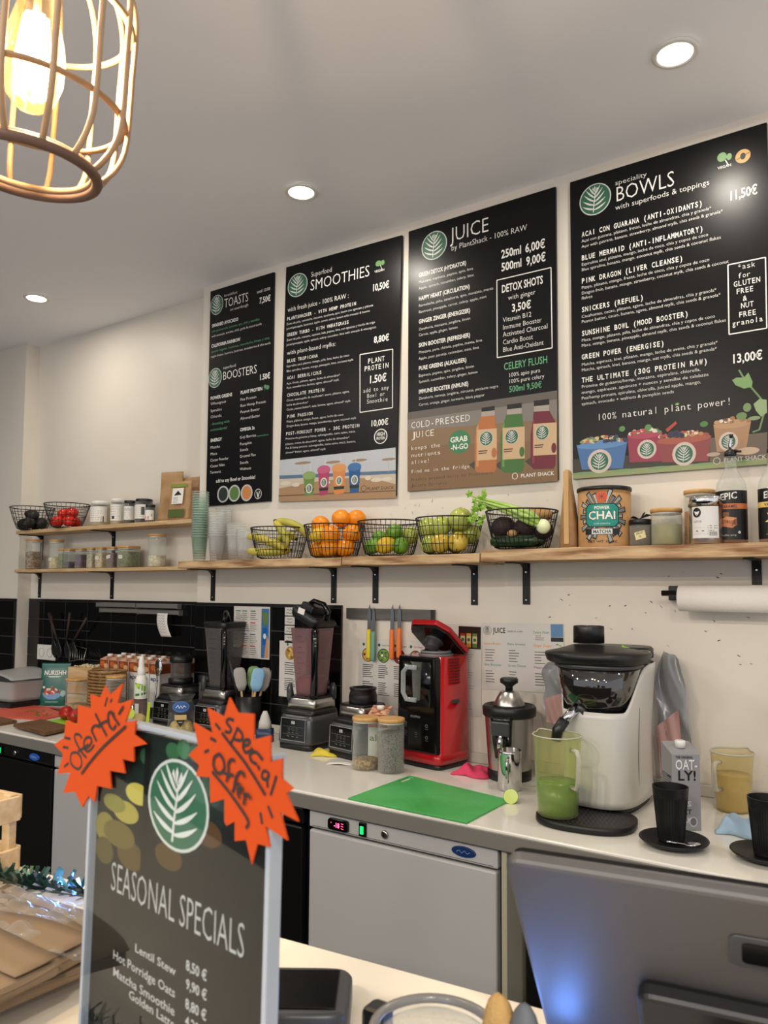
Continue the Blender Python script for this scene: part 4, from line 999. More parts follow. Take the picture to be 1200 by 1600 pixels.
# beetroot, cucumber, potato, celery
X=-1.025;Z=ZS+.013
m_beet=mat('beetroot_skin','3a2a28',.7,noise=(20,.3,.7),col2='241a1a',bump=(40,.5,.004)); m_cuc=mat('cucumber_skin','1f3a1c',.3,noise=(30,.3,.7),col2='16290f',bump=(60,.4,.002)); m_pot=mat('potato_skin','b0875a',.7,noise=(20,.3,.7),col2='96703f')
def root(nm,l,loc,r,m,seed,cat):
    f=T(nm,l,cat,loc); G().ball((0,0,0),r,18,11,None,.05,seed).build('skin',m,f); G().tube([(r[0]*.9,0,0),(r[0]*1.15,0,.004),(r[0]*1.3,.004,.012)],[.005,.003,.001],6).build('root_tip',m_stem,f); return f
root('beetroot','dark beetroot at the left of the vegetable basket',(X-.055,Y-.02,Z+.072),(.04,.038,.036),m_beet,1,'beetroot')
root('beetroot','dark beetroot in the middle of the vegetable basket',(X+.02,Y-.02,Z+.068),(.037,.036,.034),m_beet,2,'beetroot')
root('beetroot','dark beetroot at the right of the vegetable basket',(X+.075,Y+.0,Z+.06),(.03,.034,.03),m_beet,3,'beetroot')
root('sweet_potato','pale brown sweet potato sticking up behind the celery',(X+.045,Y+.04,Z+.115),(.045,.028,.024),m_pot,4,'sweet potato')
root('potato','small pale potato above the cucumber',(X-.005,Y-.062,Z+.048),(.018,.014,.012),m_pot,5,'potato')
for i,(y,z,l) in enumerate([(-.055,.024,'cucumber lying at the front of the vegetable basket'),(.0,.026,'cucumber lying behind the front one in the vegetable basket')]):
    f=T('cucumber',l,'cucumber',(X,Y+y,Z+z),.03*i,group='cucumbers'); Mx=Matrix.Rotation(pi/2,4,'Y')
    G().lathe([(.002,-.085),(.012,-.081),(.019,-.065),(.021,0),(.019,.06),(.011,.078),(.003,.082)],16,M=Mx).build('skin',m_cuc,f); G().lathe([(.004,.081),(.003,.088)],8,M=Mx).build('stem',m_stem,f)
m_cel=mat('celery_stalk','b9cf7a',.4,noise=(8,.3,.7),col2='8fb648',stretch=(1,12,12)); m_cell=mat('celery_leaf','8fb83c',.5,noise=(30,.3,.7),col2='6f9c2c'); m_celb=mat('celery_base','dfe6b8',.45)
c=T('celery','pale green celery bunch lying across the vegetable basket, leaves to the left','celery',(X,Y,Z))
for k in range(6):
    a=k*pi/3; oy=.014*cos(a);oz=.012*sin(a)
    G().tube([(.095,-.045+oy*.6,.07+oz*.6),(.05,-.05+oy*1.3,.098+oz*1.4),(-.02,-.05+oy*1.2,.128+oz*1.1),(-.10,-.045+oy,.155+oz*.8),(-.135-.01*(k%3),-.04+oy*1.4,.165+oz*1.3)],[.012,.016,.011,.007,.005],8,flat=.6).build('stalk',m_cel,c)
G().ball((.093,-.045,.068),(.022,.026,.024),14,9).build('root_end',m_celb,c)
rg=random.Random(9)
for k in range(26):
    g=G(); px=rg.uniform(-.165,-.095); pz=rg.uniform(.135,.19) if k>9 else rg.uniform(.085,.15); py=-.055+rg.uniform(-.02,.02); s_=rg.uniform(.009,.016)
    ang=rg.uniform(0,2*pi); pts=[]
    for i in range(10):
        a=ang+2*pi*i/10; r=s_*(1 if i%2 else .55); pts.append((px+r*cos(a),py+rg.uniform(-.003,.003),pz+r*sin(a)))
    g.add([(px,py-.004,pz)]+pts,[(0,i+1,(i+1)%10+1) for i in range(10)],False); g.build('leaf',m_cell,c,0,solid=.0006)
# ================= nested clear cups: every cup is one
m_rim=film('cup_rim_plastic',tint='fafafa',opac=.30,edge=.3,rough=.08,body='e8eeea')
def cup(label,grp,m,R=.044,r=.029,H=.105):
    c=T('plastic_cup',label,'cup',(0,0,0),group=grp); 
    G().lathe([(.0005,.003),(r*.9,.003),(r,0),(r+(R-r)*.5,H*.5),(R,H),(R+.0022,H+.001),(R+.0022,H+.004),(R,H+.004)],22,cap=(0,0)).build('cup_wall',m,c); G().tube([((R+.001)*cos(2*pi*i/22),(R+.001)*sin(2*pi*i/22),H+.0025) for i in range(22)],.0013,4,True).build('cup_rim',m_rim,c); return c
ORD='lowest,second,third,fourth,fifth,sixth,seventh,eighth,ninth,tenth,eleventh,twelfth,thirteenth,fourteenth,fifteenth,sixteenth,seventeenth,eighteenth,nineteenth,twentieth'.split(',')
def cupstack(x,y,n,pitch,label,grp,m,lean=(0,0),**k):
    nm=lambda i:label.replace('CUP',('topmost' if i==n-1 else ORD[i] if i==0 else ORD[i]+' from the bottom,')+' cup')
    c0=cup(nm(0),grp,m,**k); z0=1.6185
    for i in range(n):
        loc=(x+lean[0]*i,y+lean[1]*i,z0+pitch*i)
        if i==0: c0.location=loc
        else: dup(c0,loc,label=nm(i))
cupstack(-2.53,-.135,19,.0108,'CUP of the tall green-tinted stack','green-tinted cups in the tallest stack',m_cupg,R=.036,r=.026)
cupstack(-2.47,-.055,13,.0105,'CUP of the clear stack behind the green one','clear cups in the stack behind the green one',m_cup,R=.034,r=.025)
cupstack(-2.425,-.135,11,.0105,'CUP of the clear stack right of the green one','clear cups in the third stack',m_cup,R=.036,r=.026)
cupstack(-2.345,-.10,6,.010,'CUP of the low clear stack in the middle','clear cups in the low middle stack',m_cup,R=.040,r=.029)
cupstack(-2.255,-.13,5,.0085,'CUP of the wide clear stack beside the bananas','clear wide cups next to the bananas',m_cup,R=.042,r=.032,H=.09)
# ================= jars
def jar(nm,label,loc,r,h,fill=None,fh=.5,lid='wood',m_l=None,grp=None,sq=2,cat='jar',lidh=.012,glass=None,rim=1.0,rz=0):
    j=T(nm,label,cat,loc,rz,group=grp)
    gl=glass or m_glass
    G().loft([(.0008,0,0,r*.93,r*.93,sq),(.006,0,0,r,r,sq),(h-lidh-.008,0,0,r,r,sq),(h-lidh-.001,0,0,r*.97,r*.97,sq)],28,cap=(1,0)).build('glass_body',gl,j)
    if fill: G().loft([(.003,0,0,r*.88,r*.88,sq),(.008,0,0,r*.955,r*.955,sq),(.004+fh*(h-lidh)*.97,0,0,r*.955,r*.955,sq),(.004+fh*(h-lidh),0,0,r*.7,r*.7,sq)],28).build('contents',fill,j)
    if lid=='wood':
        G().loft([(h-lidh,0,0,r*1.02*rim,r*1.02*rim,sq),(h-.002,0,0,r*1.03*rim,r*1.03*rim,sq),(h,0,0,r*.99*rim,r*.99*rim,sq)],28).build('wooden_lid',m_l or m_bamboo,j)
        G().loft([(h-lidh-.005,0,0,r*.95,r*.95,sq),(h-lidh-.0002,0,0,r*.95,r*.95,sq)],28).build('seal',m_white,j)
    elif lid:
        G().loft([(h-.02,0,0,r*.9,r*.9,sq),(h-.02,0,0,r*.96*rim,r*.96*rim,sq),(h-.002,0,0,r*.96*rim,r*.96*rim,sq),(h,0,0,r*.92*rim,r*.92*rim,sq)],28).build('lid',lid,j)
    return j
def grain(key,c1,c2,sc=90): return mat(key,c1,.7,noise=(sc,.42,.58),col2=c2,bump=(sc,.8,.003))
def wrap(par,r,z0,z1,w,items,m=m_print,nm='label',base='dedad0',rz=0):
    p=Pr(-.0006,.0002); n=8
    for i in range(n): p.rect(-w/2+w*i/n,-w/2+w*(i+1)/n,z0,z1,base,0)
    for it in items: getattr(p,it[0])(*it[1:])
    o=p.build(nm,m,par,bend(r)); o.rotation_euler=(0,0,rz); return o
ZL=1.6005; ZU=1.8165; kx=1.0168; YJ=0.0
def px(x): return x*kx
jar('storage_jar','tall wooden-lidded jar full of brown granola, leftmost on the lower shelf',(px(-3.955),YJ,ZL),.043,.168,grain('granola','a88a68','5e452e',70),.62)
j=jar('storage_jar','tall wooden-lidded jar half full of cream flakes, second on the lower shelf',(px(-3.744),YJ,ZL),.038,.160,grain('oat_flakes','d8c8a0','b8a47c'),.42)
wrap(j,.0385,.045,.06,.03,[('text','oat flakes',-.013,.05,.026,.005,0,0,'333333',2)])
jf=[(-3.672,.020,'8a9a62','66744a',.8,'small square jar of green seeds behind the cream jar'),(-3.610,.027,'4a4250','2e2834',.35,'small square jar of dark grey powder, left of the purple one'),(-3.508,.028,'5a2c4c','3c1c34',.72,'small square jar of purple powder'),(-3.420,.023,'c8bda0','9c8a68',.75,'small square jar of pale seeds, right of the purple one'),(-3.340,.027,'d2c29a','b09c70',.8,'small square jar of cream powder with a paper label'),(-3.245,.029,'6a4a3c','4a3028',.75,'small square jar of red-brown powder with a tilted label'),(-3.13,.044,'6f7440','565c30',.8,'wide square jar of olive green powder')]
for i,(x,r,a,b_,fh,l) in enumerate(jf):
    j=jar('small_storage_jar',l,(px(x),YJ-.005,ZL),r*kx,.108,grain('jarfill%d'%i,a,b_),fh,grp='small square wooden-lidded jars',sq=5)
    if i in(4,5,6): 
        p=Pr(-r*kx-.0015,.0003); s=.3 if i==5 else 0; p.poly([(-.018,.045),(.012,.045+s*.02),(.012,.062+s*.02),(-.018,.062)],'dedad0',0); p.line([(-.014,.053),(-.006,.056+s*.004),(0,.052+s*.008),(.008,.056+s*.014)],.0016,'333333',1); p.build('label',m_print,j)
jar('storage_jar','tall wooden-lidded jar with white flakes, rightmost on the lower left shelf',(px(-2.925),YJ,ZL),.043,.160,grain('coconut_flakes','d8cfb8','bfb294'),.36)
for i,(x,l) in enumerate([(-4.0,'wire basket of dark avocados on the upper left shelf'),(-3.675,'wire basket of red tomatoes on the upper left shelf')]): basket(l,(x+.01,-.037,ZU),.115,.072,.125,30)
m_avo=mat('avocado_skin','262320',.5,noise=(30,.3,.7),col2='14120f',bump=(90,.6,.003)); m_tom=mat('tomato_skin','c8281c',.18); m_sep=mat('tomato_stalk','3f5a26',.7)
for i,(dx,dy,dz,l) in enumerate([(-.045,-.02,.036,'dark avocado low at the left'),(.03,-.04,.036,'dark avocado low at the front right'),(.045,.03,.04,'dark avocado low at the back right'),(.0,.0,.085,'dark avocado on top of the pile'),(-.03,.035,.04,'dark avocado low at the back')]):
    f=T('avocado',l+' of its basket','avocado',(-3.99+dx,-.037+dy,ZU+dz),i*1.3,group='dark avocados'); G().lathe([(.001,-.036),(.02,-.032),(.031,-.015),(.032,.002),(.026,.02),(.016,.034),(.006,.042),(.001,.043)],16,M=Matrix.Rotation(1.3,4,'Y')).build('skin',m_avo,f)
for i,(dx,dy,dz,l) in enumerate([(-.055,-.02,.033,'red tomato at the left of the tomato basket'),(-.005,-.05,.033,'red tomato at the front of the tomato basket'),(.05,-.02,.034,'red tomato at the right of the tomato basket'),(.02,.035,.034,'red tomato at the back of the tomato basket'),(-.01,-.01,.075,'red tomato lying on top of the others at left'),(.045,.0,.08,'red tomato lying on top of the others at right')]):
    f=fruit('tomato',l,'tomato',(-3.665+dx,-.037+dy,ZU+dz),.033,m_tom,'red tomatoes',40+i,False,(1,1,.85),.04)
    G().add([(0,0,.0285)]+[(.012*(1 if k%2 else .3)*cos(k*pi/5),.012*(1 if k%2 else .3)*sin(k*pi/5),.0285) for k in range(10)],[(0,k+1,(k+1)%10+1) for k in range(10)]).build('stalk',m_sep,f,0,solid=.001)
m_oatj=mat('nut_butter','b8a684',.6); m_dkj=mat('dark_jam','2a2024',.4)
def lines(p,x0,x1,z0,z1,n,col='55504a',lay=2,seed=0,w=.0016):
    rg=random.Random(seed)
    for i in range(n):
        z=z1-(z1-z0)*i/max(n-1,1); p.line([(x0,z),(x0+(x1-x0)*rg.uniform(.55,1),z)],w,col,lay)
def lab(par,r,z0,z1,w,seed,extra=(),base='dedad0',n=6,rz=.6):
    p=Pr(-.0006,.0002); k=8
    for i in range(k): p.rect(-w/2+w*i/k,-w/2+w*(i+1)/k,z0,z1,base,0)
    if n: lines(p,-w*.42,w*.3,z0+.01,z1-.012,n,seed=seed)
    for e in extra: getattr(p,e[0])(*e[1:])
    o=p.build('label',m_print,par,bend(r)); o.rotation_euler=(0,0,rz)
for x,r,h,lidm,fl,l,sd,ex in[(-3.371,.049,.130,m_white,m_oatj,'white-lidded jar with a text-covered label, largest beside the tomatoes',1,[('rect',.02,.034,.02,.05,'333333',2)]),(-3.229,.036,.134,m_white,m_oatj,'white-lidded jar with a label, right of the largest white-lidded one',2,[('rect',-.02,-.006,.03,.046,'333333',2)]),(-3.134,.031,.120,m_black,m_dkj,'black-lidded jar with blue script on its label',3,[('line',[(-.02,.07),(-.012,.078),(-.006,.068),(.0,.08),(.006,.07),(.014,.076)],.002,'2c4f8a',3)]),(-3.03,.043,.121,m_black,m_dkj,'black-lidded jar with a plain white label left of the small jar',4,[('rect',.0,.016,.04,.08,'444444',2)])]:
    j=jar('spread_jar',l,(px(x),YJ,ZU),r,h,fl,.85,lid=lidm,grp='jars of spread on the upper left shelf'); lab(j,r+.0008,.022,h-.03,r*2.1,sd,ex)
j=jar('spread_jar','small black-lidded jar with a red and green label, beside the kraft bags',(px(-2.958),YJ-.02,ZU),.024,.088,m_dkj,.85,lid=m_black); lab(j,.0248,.012,.06,.05,5,[('rect',-.02,.0,.014,.03,'b8402c',2),('rect',.002,.016,.03,.042,'5a8a3a',2)],n=0)
# kraft bags
def pouch(nm,label,loc,rz,w,h,d,m,top=.01,cat='bag',lean=0,grp=None):
    b=T(nm,label,cat,loc,rz,grp,rx=lean); g=G(); n=12; rg=random.Random(int(w*9999))
    secs=[]
    for k in range(n+1):
        t=k/n; dd=d*(1-t)**.7+top*t; secs.append((h*t,0,.004*sin(3*t)*t,w/2*(1-.02*sin(pi*t)),max(dd/2,.0022),5 if t<.3 else 3.2))
    g.loft(secs,28); g.build('pouch_body',m,b); return b
b=pouch('kraft_paper_bag','tall plain kraft bag leaning at the right end of the upper left shelf',(px(-2.855),.02,ZU),.25,.125,.245,.07,m_kraft,.006)
b=pouch('kraft_paper_bag','plain kraft bag behind the labelled pouch',(px(-2.765),.05,ZU),.1,.12,.215,.03,m_kraft,.005)
b=pouch('kraft_pouch','kraft pouch with a white label showing a dark powder heap',(px(-2.735),-.03,ZU),.15,.125,.185,.055,m_kraft,.006)
p=Pr(-.036,.0004); p.rect(-.03,.035,.075,.15,'dedad2',1); p.poly([(-.02,.115),(.002,.138),(.026,.117)],'1b1c1c',2); lines(p,-.022,.02,.082,.105,5,seed=4); p.rect(-.045,.048,.012,.05,'4c5a2a',1); p.rect(-.045,.048,.155,.17,'7a8a3a',1)
o=p.build('label',m_print,b,lambda x,y,z:(x,y*(1-z/.185*.62)-.0015,z))
# right end of the long shelf
ZR=1.6325
b=T('kraft_paper_bag','narrow brown kraft bag standing edge-on beside the chai tin','bag',(-.868,-.1,ZR),.2)
G().loft([(0,0,0,.030,.042,5),(.08,0,0,.026,.042,4),(.15,-.002,0,.018,.04,4),(.21,-.004,0,.010,.038,4),(.247,-.003,0,.007,.037,4)],24).build('bag_body',m_kraft,b)
G().box(-.012,.004,-.046,-.0405,.012,.243).build('folded_edge',mat('kraft_light','c09b68',.7),b,.002)
t=T('chai_tin','large kraft cardboard tin with teal CHAI label and black lid','tin',(-.757,-.1,ZR)); R_=.079
m_tin=mat('tan_cardboard','b38a5c',.55,noise=(30,.3,.7),col2='a67c4e')
G().lathe([(.0785,0),(R_,.002),(R_,.172)],40).build('tin_body',m_tin,t); G().lathe([(.081,.172),(.0825,.173),(.0825,.182),(.080,.184),(.076,.183)],40).build('black_lid',m_black,t)
p=Pr(-.0008,.00025)
rg=random.Random(2)
for i in range(26):
    a=2*pi*i/26; r0=.034; r1=.066+.012*(i%2); q=lambda a,r,ex=1:(r*cos(a)*1.0*ex,.092+r*sin(a)*1.12)
    if abs(sin(a))>.97: continue
    p.poly([q(a-.08,r0),q(a+.08,r0),q(a+.10,r1),q(a-.10,r1)],'1c1f20',1); p.poly([q(a-.05,r0+.002),q(a+.05,r0+.002),q(a+.065,r1-.004),q(a-.065,r1-.004)],['8f9493','6f7474','a8a9a4'][i%3],2)
def oct(p,x0,x1,z0,z1,c,col,lay): p.poly([(x0+c,z0),(x1-c,z0),(x1,z0+c),(x1,z1-c),(x1-c,z1),(x0+c,z1),(x0,z1-c),(x0,z0+c)],col,lay)
oct(p,-.051,.051,.058,.130,.012,'16201f',3); oct(p,-.048,.048,.061,.127,.011,'1f8578',4)
p.text('POWER',-.022,.112,.044,.009,2,0,'e8e4da',6); 
p.text('CHAI',-.0435,.0805,.087,.0265,2,0,'14181a',5); p.text('CHAI',-.041,.082,.082,.0235,2,0,'e6e2d8',6)
p.text('with matcha',-.024,.067,.048,.004,0,0,'e8e4da',6)
p.rect(-.052,.052,.036,.054,'1a1d1e',4); p.rect(-.030,.030,.037,.053,'c9cbc8',5); p.text('MATCHA',-.026,.040,.052,.0095,2,0,'1a1d1e',6)
p.text('NET WT 10 OZ',-.045,.012,.09,.006,1,0,'2a241c',3)
p.ell(0,.150,.0165,.0165,'c8522c',5,24); 
for k in range(4): a=k*pi/4; p.line([(-.012*cos(a),.150-.012*sin(a)),(.012*cos(a),.150+.012*sin(a))],.0014,'5a2414',6)
lb=p.build('tin_label',m_print,t,bend(R_+.0004)); lb.rotation_euler=(0,0,.22)
j=jar('small_spice_jar','small black-lidded jar of brown powder with a slanted paper label',(-.648,-.1,ZR),.033,.082,mat('brown_powder','5e5240',.8),.86,lid=m_black,rim=1.03)
p=Pr(-.0335,.0003); p.poly([(-.012,.018),(.017,.026),(.012,.048),(-.017,.040)],'cfc694',1); p.text('FRUIT',-.011,.033,.02,.006,2,0,'3a3324',2,.28); p.text('TS',-.005,.024,.008,.006,2,0,'3a3324',2,.28); q=p.build('label',m_print,j); q.rotation_euler=(0,0,.25)
lf=G(); 
for k,(a,b_,c_) in enumerate([((-.006,0,.083),(.02,.004,.098),(.034,0,.094)),((0,0,.083),(-.018,0,.093),(-.03,0,.088)),((0,0,.083),(.008,.01,.1),(.012,.01,.106))]):
    A,B_,C_=map(Vector,(a,b_,c_)); n=Vector((0,.009,0)); lf.add([A,B_-n,C_,B_+n],[(0,1,2,3)])
tag(lf.build('dried_leaf',mat('dark_dried_leaf','1a1712',.6),None,0,loc=(-.648,-.1,ZR),solid=.001),'dark curled leaf lying on the lid of the small spice jar','leaf')
jar('storage_jar','low wooden-lidded jar of pale green powder, right of the small spice jar',(-.572,-.1,ZR),.044,.110,mat('pale_green_powder','9a9468',.8,noise=(15,.3,.7),col2='84805a'),.62)
jar('storage_jar','tall wooden-lidded jar of orange turmeric powder behind the silver tin',(-.489,-.05,ZR),.043,.165,mat('turmeric','d08a1c',.8,noise=(15,.3,.7),col2='bd7a14'),.66)
t=T('silver_tin','silver tin with a square white label and round black emblem','tin',(-.457,-.125,ZR)); G().lathe([(.044,0),(.0455,.002),(.0455,.112)],36).build('tin_body',m_steel,t); G().lathe([(.047,.108),(.047,.133),(.045,.135),(.040,.134)],36).build('lid',m_chrome,t)
p=Pr(-.0008,.0002)
for i in range(8): p.rect(-.036+.075*i/8,-.036+.075*(i+1)/8,.016,.105,'d4d2ce',0)
p.ell(-.021,.088,.012,.014,'151515',1,24); p.poly([(-.029,.092),(-.021,.090),(-.013,.092),(-.017,.082),(-.021,.079),(-.025,.082)],'d8d6d2',2); p.text('DETOX',-.030,.060,.022,.005,1,0,'55534e',2); p.line([(-.030,.045),(.034,.045)],.0006,'888680',2); p.line([(-.030,.028),(.034,.028)],.0006,'888680',2); p.line([(.008,.024),(.008,.052)],.0006,'888680',2)
for i in range(12): p.line([(.012+i*.0018,.022),(.012+i*.0018,.034)],.0009 if i%3 else .0005,'222222',2)
p.line([(-.024,.036),(-.018,.036)],.003,'66645e',2); p.line([(-.008,.036),(-.002,.036)],.003,'66645e',2); lines(p,.012,.034,.037,.05,3,seed=2)
q=p.build('label',m_print,t,bend(.0458)); q.rotation_euler=(0,0,.12)
m_syr=mat('amber_syrup','8a4a18',.2); m_lbk=mat('black_bottle_label','101011',.4)
def syrup(label,loc,band,flav,art):
    s=T('syrup_bottle',label,'bottle',loc,group='syrup bottles'); r=.0415
    G().lathe([(.036,0),(r,.004),(r,.155),(.038,.175),(.024,.200),(.016,.215),(.0145,.245),(.0155,.247),(.0155,.252),(.0145,.253)],32,cap=(1,0)).build('glass_body',m_glass,s)
    G().lathe([(.036,.003),(.0395,.006),(.0395,.13)],28).build('syrup',m_syr,s)
    G().lathe([(.013,.25),(.0165,.252),(.0165,.262),(.012,.268),(.007,.272)],20).build('stopper',m_black,s)
    G().tube([(0,0,.268),(0,0,.285),(.002,-.002,.297),(.004,-.004,.309)],[.005,.0048,.0042,.004],10).build('pourer',m_chrome,s)
    G().tube([(.004,-.004,.305),(.005,-.005,.315)],.0052,10).build('pourer_cap',m_black,s); G().tube([(.012,-.004,.266),(.03,-.01,.262)],[.005,.003],8).build('vent_flap',m_black,s)
    p=Pr(-.0006,.0002)
    for i in range(12): p.rect(-.055+.11*i/12,-.055+.11*(i+1)/12,.012,.150,'111112',0); p.rect(-.055+.11*i/12,-.055+.11*(i+1)/12,.098,.113,band,1)
    p.text('EPIC',-.028,.122,.046,.018,2,0,'dcdad4',3,.12); p.text(flav,-.026,.101,.044,.008,2,0,'2a1a10',3); art(p); p.text('coffee syrup',-.022,.022,.036,.005,0,0,'c8c4bc',3); p.ell(.022,.032,.004,.004,'b8b4ac',3,12)
    q=p.build('label',m_print,s,bend(r+.0006)); q.rotation_euler=(0,0,.1); return s
def car(p):
    p.poly([(-.024,.050),(.004,.044),(.012,.052),(-.016,.060)],'b07048',3); p.poly([(-.024,.050),(.004,.044),(.004,.064),(-.024,.070)],'9a5a38',2); p.poly([(.004,.044),(.016,.052),(.016,.072),(.004,.064)],'7a4428',2); p.poly([(-.024,.070),(.004,.064),(.016,.072),(-.012,.077)],'c08458',3); p.poly([(-.02,.077),(-.004,.075),(-.004,.088),(-.02,.09)],'7a4a30',2)
def van(p):
    for k in range(6):
        a=k*pi/3+.3; p.poly([(0,.065),(.014*cos(a-.3),.065+.014*sin(a-.3)),(.026*cos(a),.065+.026*sin(a)),(.014*cos(a+.3),.065+.014*sin(a+.3))],'d8cf6a',3)
    p.ell(0,.065,.005,.005,'b8a83a',4,12); p.line([(-.02,.03),(.0,.045),(.02,.04)],.003,'3a2a1a',2)
syrup('clear syrup bottle with black label, orange band and caramel cubes',(-.395,-.09,ZR),'b8683a','CARAMEL',car)
syrup('clear syrup bottle with black label, yellow band and vanilla flower, at the right edge',(-.285,-.09,ZR),'d8b868','VANILLA',van)
# ================= on the wall below the shelf
k=T('knife_strip','grey magnetic knife strip on the wall','knife rack',(-1.618,0,1.406)); G().box(-.2,.2,-.014,-.0008,-.021,.021).build('magnetic_bar',mat('dull_steel_bar','6f6c66',.4,metal=.7,noise=(4,.3,.7),col2='55524c',stretch=(1,1,8)),k,.001); G().box(.187,.2,-.0155,-.0145,-.021,.021).build('end_cap',m_black,k)
for x,zt,zb,c,l,tl in[(-1.704,1.443,1.235,'d8c83c','yellow','leftmost of the four'),(-1.684,1.430,1.228,'6f9c8c','teal','second of the four, pale green'),(-1.598,1.443,1.238,'e87838','orange','left of the two orange ones'),(-1.566,1.445,1.245,'ea7a3a','orange','right of the two orange ones')]:
    f=T('kitchen_knife',f'small knife with {l} plastic handle, {tl} on the strip','knife',(x,-.017,zb),group='knives on the magnetic strip'); h=zt-zb
    G().prism([(-.008,.105),(.008,.105),(.008,h-.03),(.002,h),(-.003,h-.012),(-.008,h-.05)],-.001,.001).build('blade',mat('knife_steel','6c6e70',.3,metal=.9),f)
    G().loft([(0,0,-.002,.006,.006,3),(.006,0,-.002,.010,.0075,3),(.05,0,-.002,.0095,.008,3),(.095,0,-.002,.0085,.007,3),(.112,0,-.002,.009,.006,3)],14).build('handle',mat('handle_'+c,c,.45),f)
m_sheet=mat('laminated_sheet','ffffff',.25,attr=True)
def sheet(label,x0,x1,z0,z1,yw=0,tilt=0,base='cbc7c0'):
    s=T('wall_sheet',label,'poster',(x0,yw,z0),ry=tilt); G().box(0,x1-x0,-.0022,-.0006,0,z1-z0).build('laminate',mat('laminate_edge','c4c0b8',.3),s)
    p=Pr(-.0024,.0002); p.rect(.001,x1-x0-.001,.001,z1-z0-.001,base,0); return s,p,x1-x0,z1-z0
def fin(s,p): p.build('sheet_print',m_sheet,s)
s,p,w,h=sheet('laminated JUICE recipe sheet on the wall behind the citrus press',-1.226,-.925,1.155,1.385,tilt=-.02)
p.leaf(.022,h-.026,.016,.016,2,0,'2c2c2c','cbc7c0','2c2c2c'); p.text('JUICE',.045,h-.034,.046,.017,2,0,'1c1c1c',2); p.text('made to order',.098,h-.031,.058,.007,1,0,'2a2a2a',2); p.text('Celery Flush',.192,h-.034,.058,.008,1,0,'3f7a5a',2); lines(p,.2,.235,h-.055,h-.042,3,seed=1)
for i,(x,z,t,c) in enumerate([(.008,h-.075,'Immune Booster','d8803a'),(.098,h-.075,'Pure Greens','3f7a5a'),(.192,h-.078,'Ginger Zinger','d8803a'),(.008,h-.148,'Skin Booster','3f8a7a'),(.098,h-.148,'Green Detox','3f8a5a'),(.192,h-.15,'Happy Heart','8a4a9a')]):
    p.text(t,x,z,.066,.008,1,0,c,2); lines(p,x+.004,x+.045,z-.055,z-.018,5,'2a2a2a',seed=i,w=.0022)
p.rect(w-.045,w-.002,h-.045,h-.002,'5a7fa8',2); p.rect(w-.045,w-.002,h-.06,h-.046,'1a1c20',2); fin(s,p)
s,p,w,h=sheet('laminated sheet with a photo of juice bottles, half behind the red machine',-1.40,-1.232,1.06,1.378,tilt=.01)
p.rect(.075,w-.004,h-.085,h-.006,'2a1c1c',2)
for k,(x,c) in enumerate([(.092,'8a3028'),(.116,'c8893a'),(.140,'5a7a3a')]): p.rect(x-.009,x+.009,h-.08,h-.03,c,3); p.rect(x-.009,x+.009,h-.066,h-.04,'c8b88a',4); p.ell(x,h-.053,.006,.006,'2c7050',5,14)
for k in range(4): lines(p,.085,.14,h-.13-k*.055,h-.105-k*.055,4,'8a867e',seed=k)
fin(s,p)
s,p,w,h=sheet('laminated bowl recipe sheet with round food photos behind the knives',-1.765,-1.455,1.05,1.310)
for k,(x,c,t) in enumerate([(.045,'d8a83c','Sunshine'),(.118,'6f9a2c','Green Power'),(.190,'8a2c2a','Acai'),(.262,'b8703a','Pink Dragon')]):
    p.ell(x-.02,h-.022,.006,.006,'2c5a48',2,12); p.text(t,x-.008,h-.026,.04,.007,1,0,['d8803a','2c5a3c','8a2c2a','b82c3a'][k],2)
    p.ell(x,h-.062,.027,.027,'1c1a1a',2,24); p.ell(x,h-.062,.024,.024,c,3,24)
    rg=random.Random(k)
    for _ in range(16): a=rg.uniform(0,6.3); r=rg.uniform(0,.018); p.ell(x+r*cos(a),h-.062+r*sin(a),rg.uniform(.003,.007),rg.uniform(.003,.006),rg.choice([c,'e0c89a','7a2c2a','3f4a6a','e8dcc0','5a7a30']),4,8)
    for q in range(2): lines(p,x-.024,x+.03,h-.145-q*.065,h-.10-q*.065,7,'1f1f1f',seed=k*3+q,w=.0026)
fin(s,p)
s,p,w,h=sheet('laminated sheet with a blue smoothie cup photo on the black tiles',-2.435,-2.222,1.202,1.424,yw=-.012)
p.rect(w-.048,w-.004,.005,h-.008,'3f6a9a',2); p.poly([(w-.045,h-.02),(w-.01,h-.03),(w-.016,h-.08),(w-.035,h-.075)],'5f7a3a',3); p.rect(w-.04,w-.014,.06,h-.09,'1c5aa0',3); p.ell(w-.028,h-.125,.008,.012,'c8d8d0',4,14); p.poly([(w-.03,.005),(w-.004,.005),(w-.004,.08),(w-.016,.1)],'b88a68',4)
for x in(.012,.05,.10):
    for q,c in enumerate(['3f7a5a','c83a4c','3a6aa8','c83a4c']):
        if x<.04 and q: continue
        p.line([(x,h-.02-q*.05),(x+.03,h-.02-q*.05)],.005,c,2); lines(p,x,x+.045,h-.055-q*.05,h-.03-q*.05,4,'2a2a2a',seed=q+int(x*99),w=.002)
fin(s,p)
s,p,w,h=sheet('narrow white bowl sheet on the tiles behind the middle blender',-2.165,-2.02,1.055,1.285,yw=-.012)
p.ell(.06,h-.05,.028,.028,'a8803a',2,24)
rg=random.Random(6)
for _ in range(14): a=rg.uniform(0,6.3); r=rg.uniform(0,.022); p.ell(.06+r*cos(a),h-.05+r*sin(a),.006,.005,rg.choice(['c8a05a','7a5a20','d8b87a']),3,8)
p.ell(.045,h-.014,.006,.006,'2c7050',2,12); lines(p,.03,.10,h-.135,h-.09,6,'1f1f1f',w=.0028); lines(p,.03,.10,h-.20,h-.155,7,'1f1f1f',seed=3,w=.0028); fin(s,p)
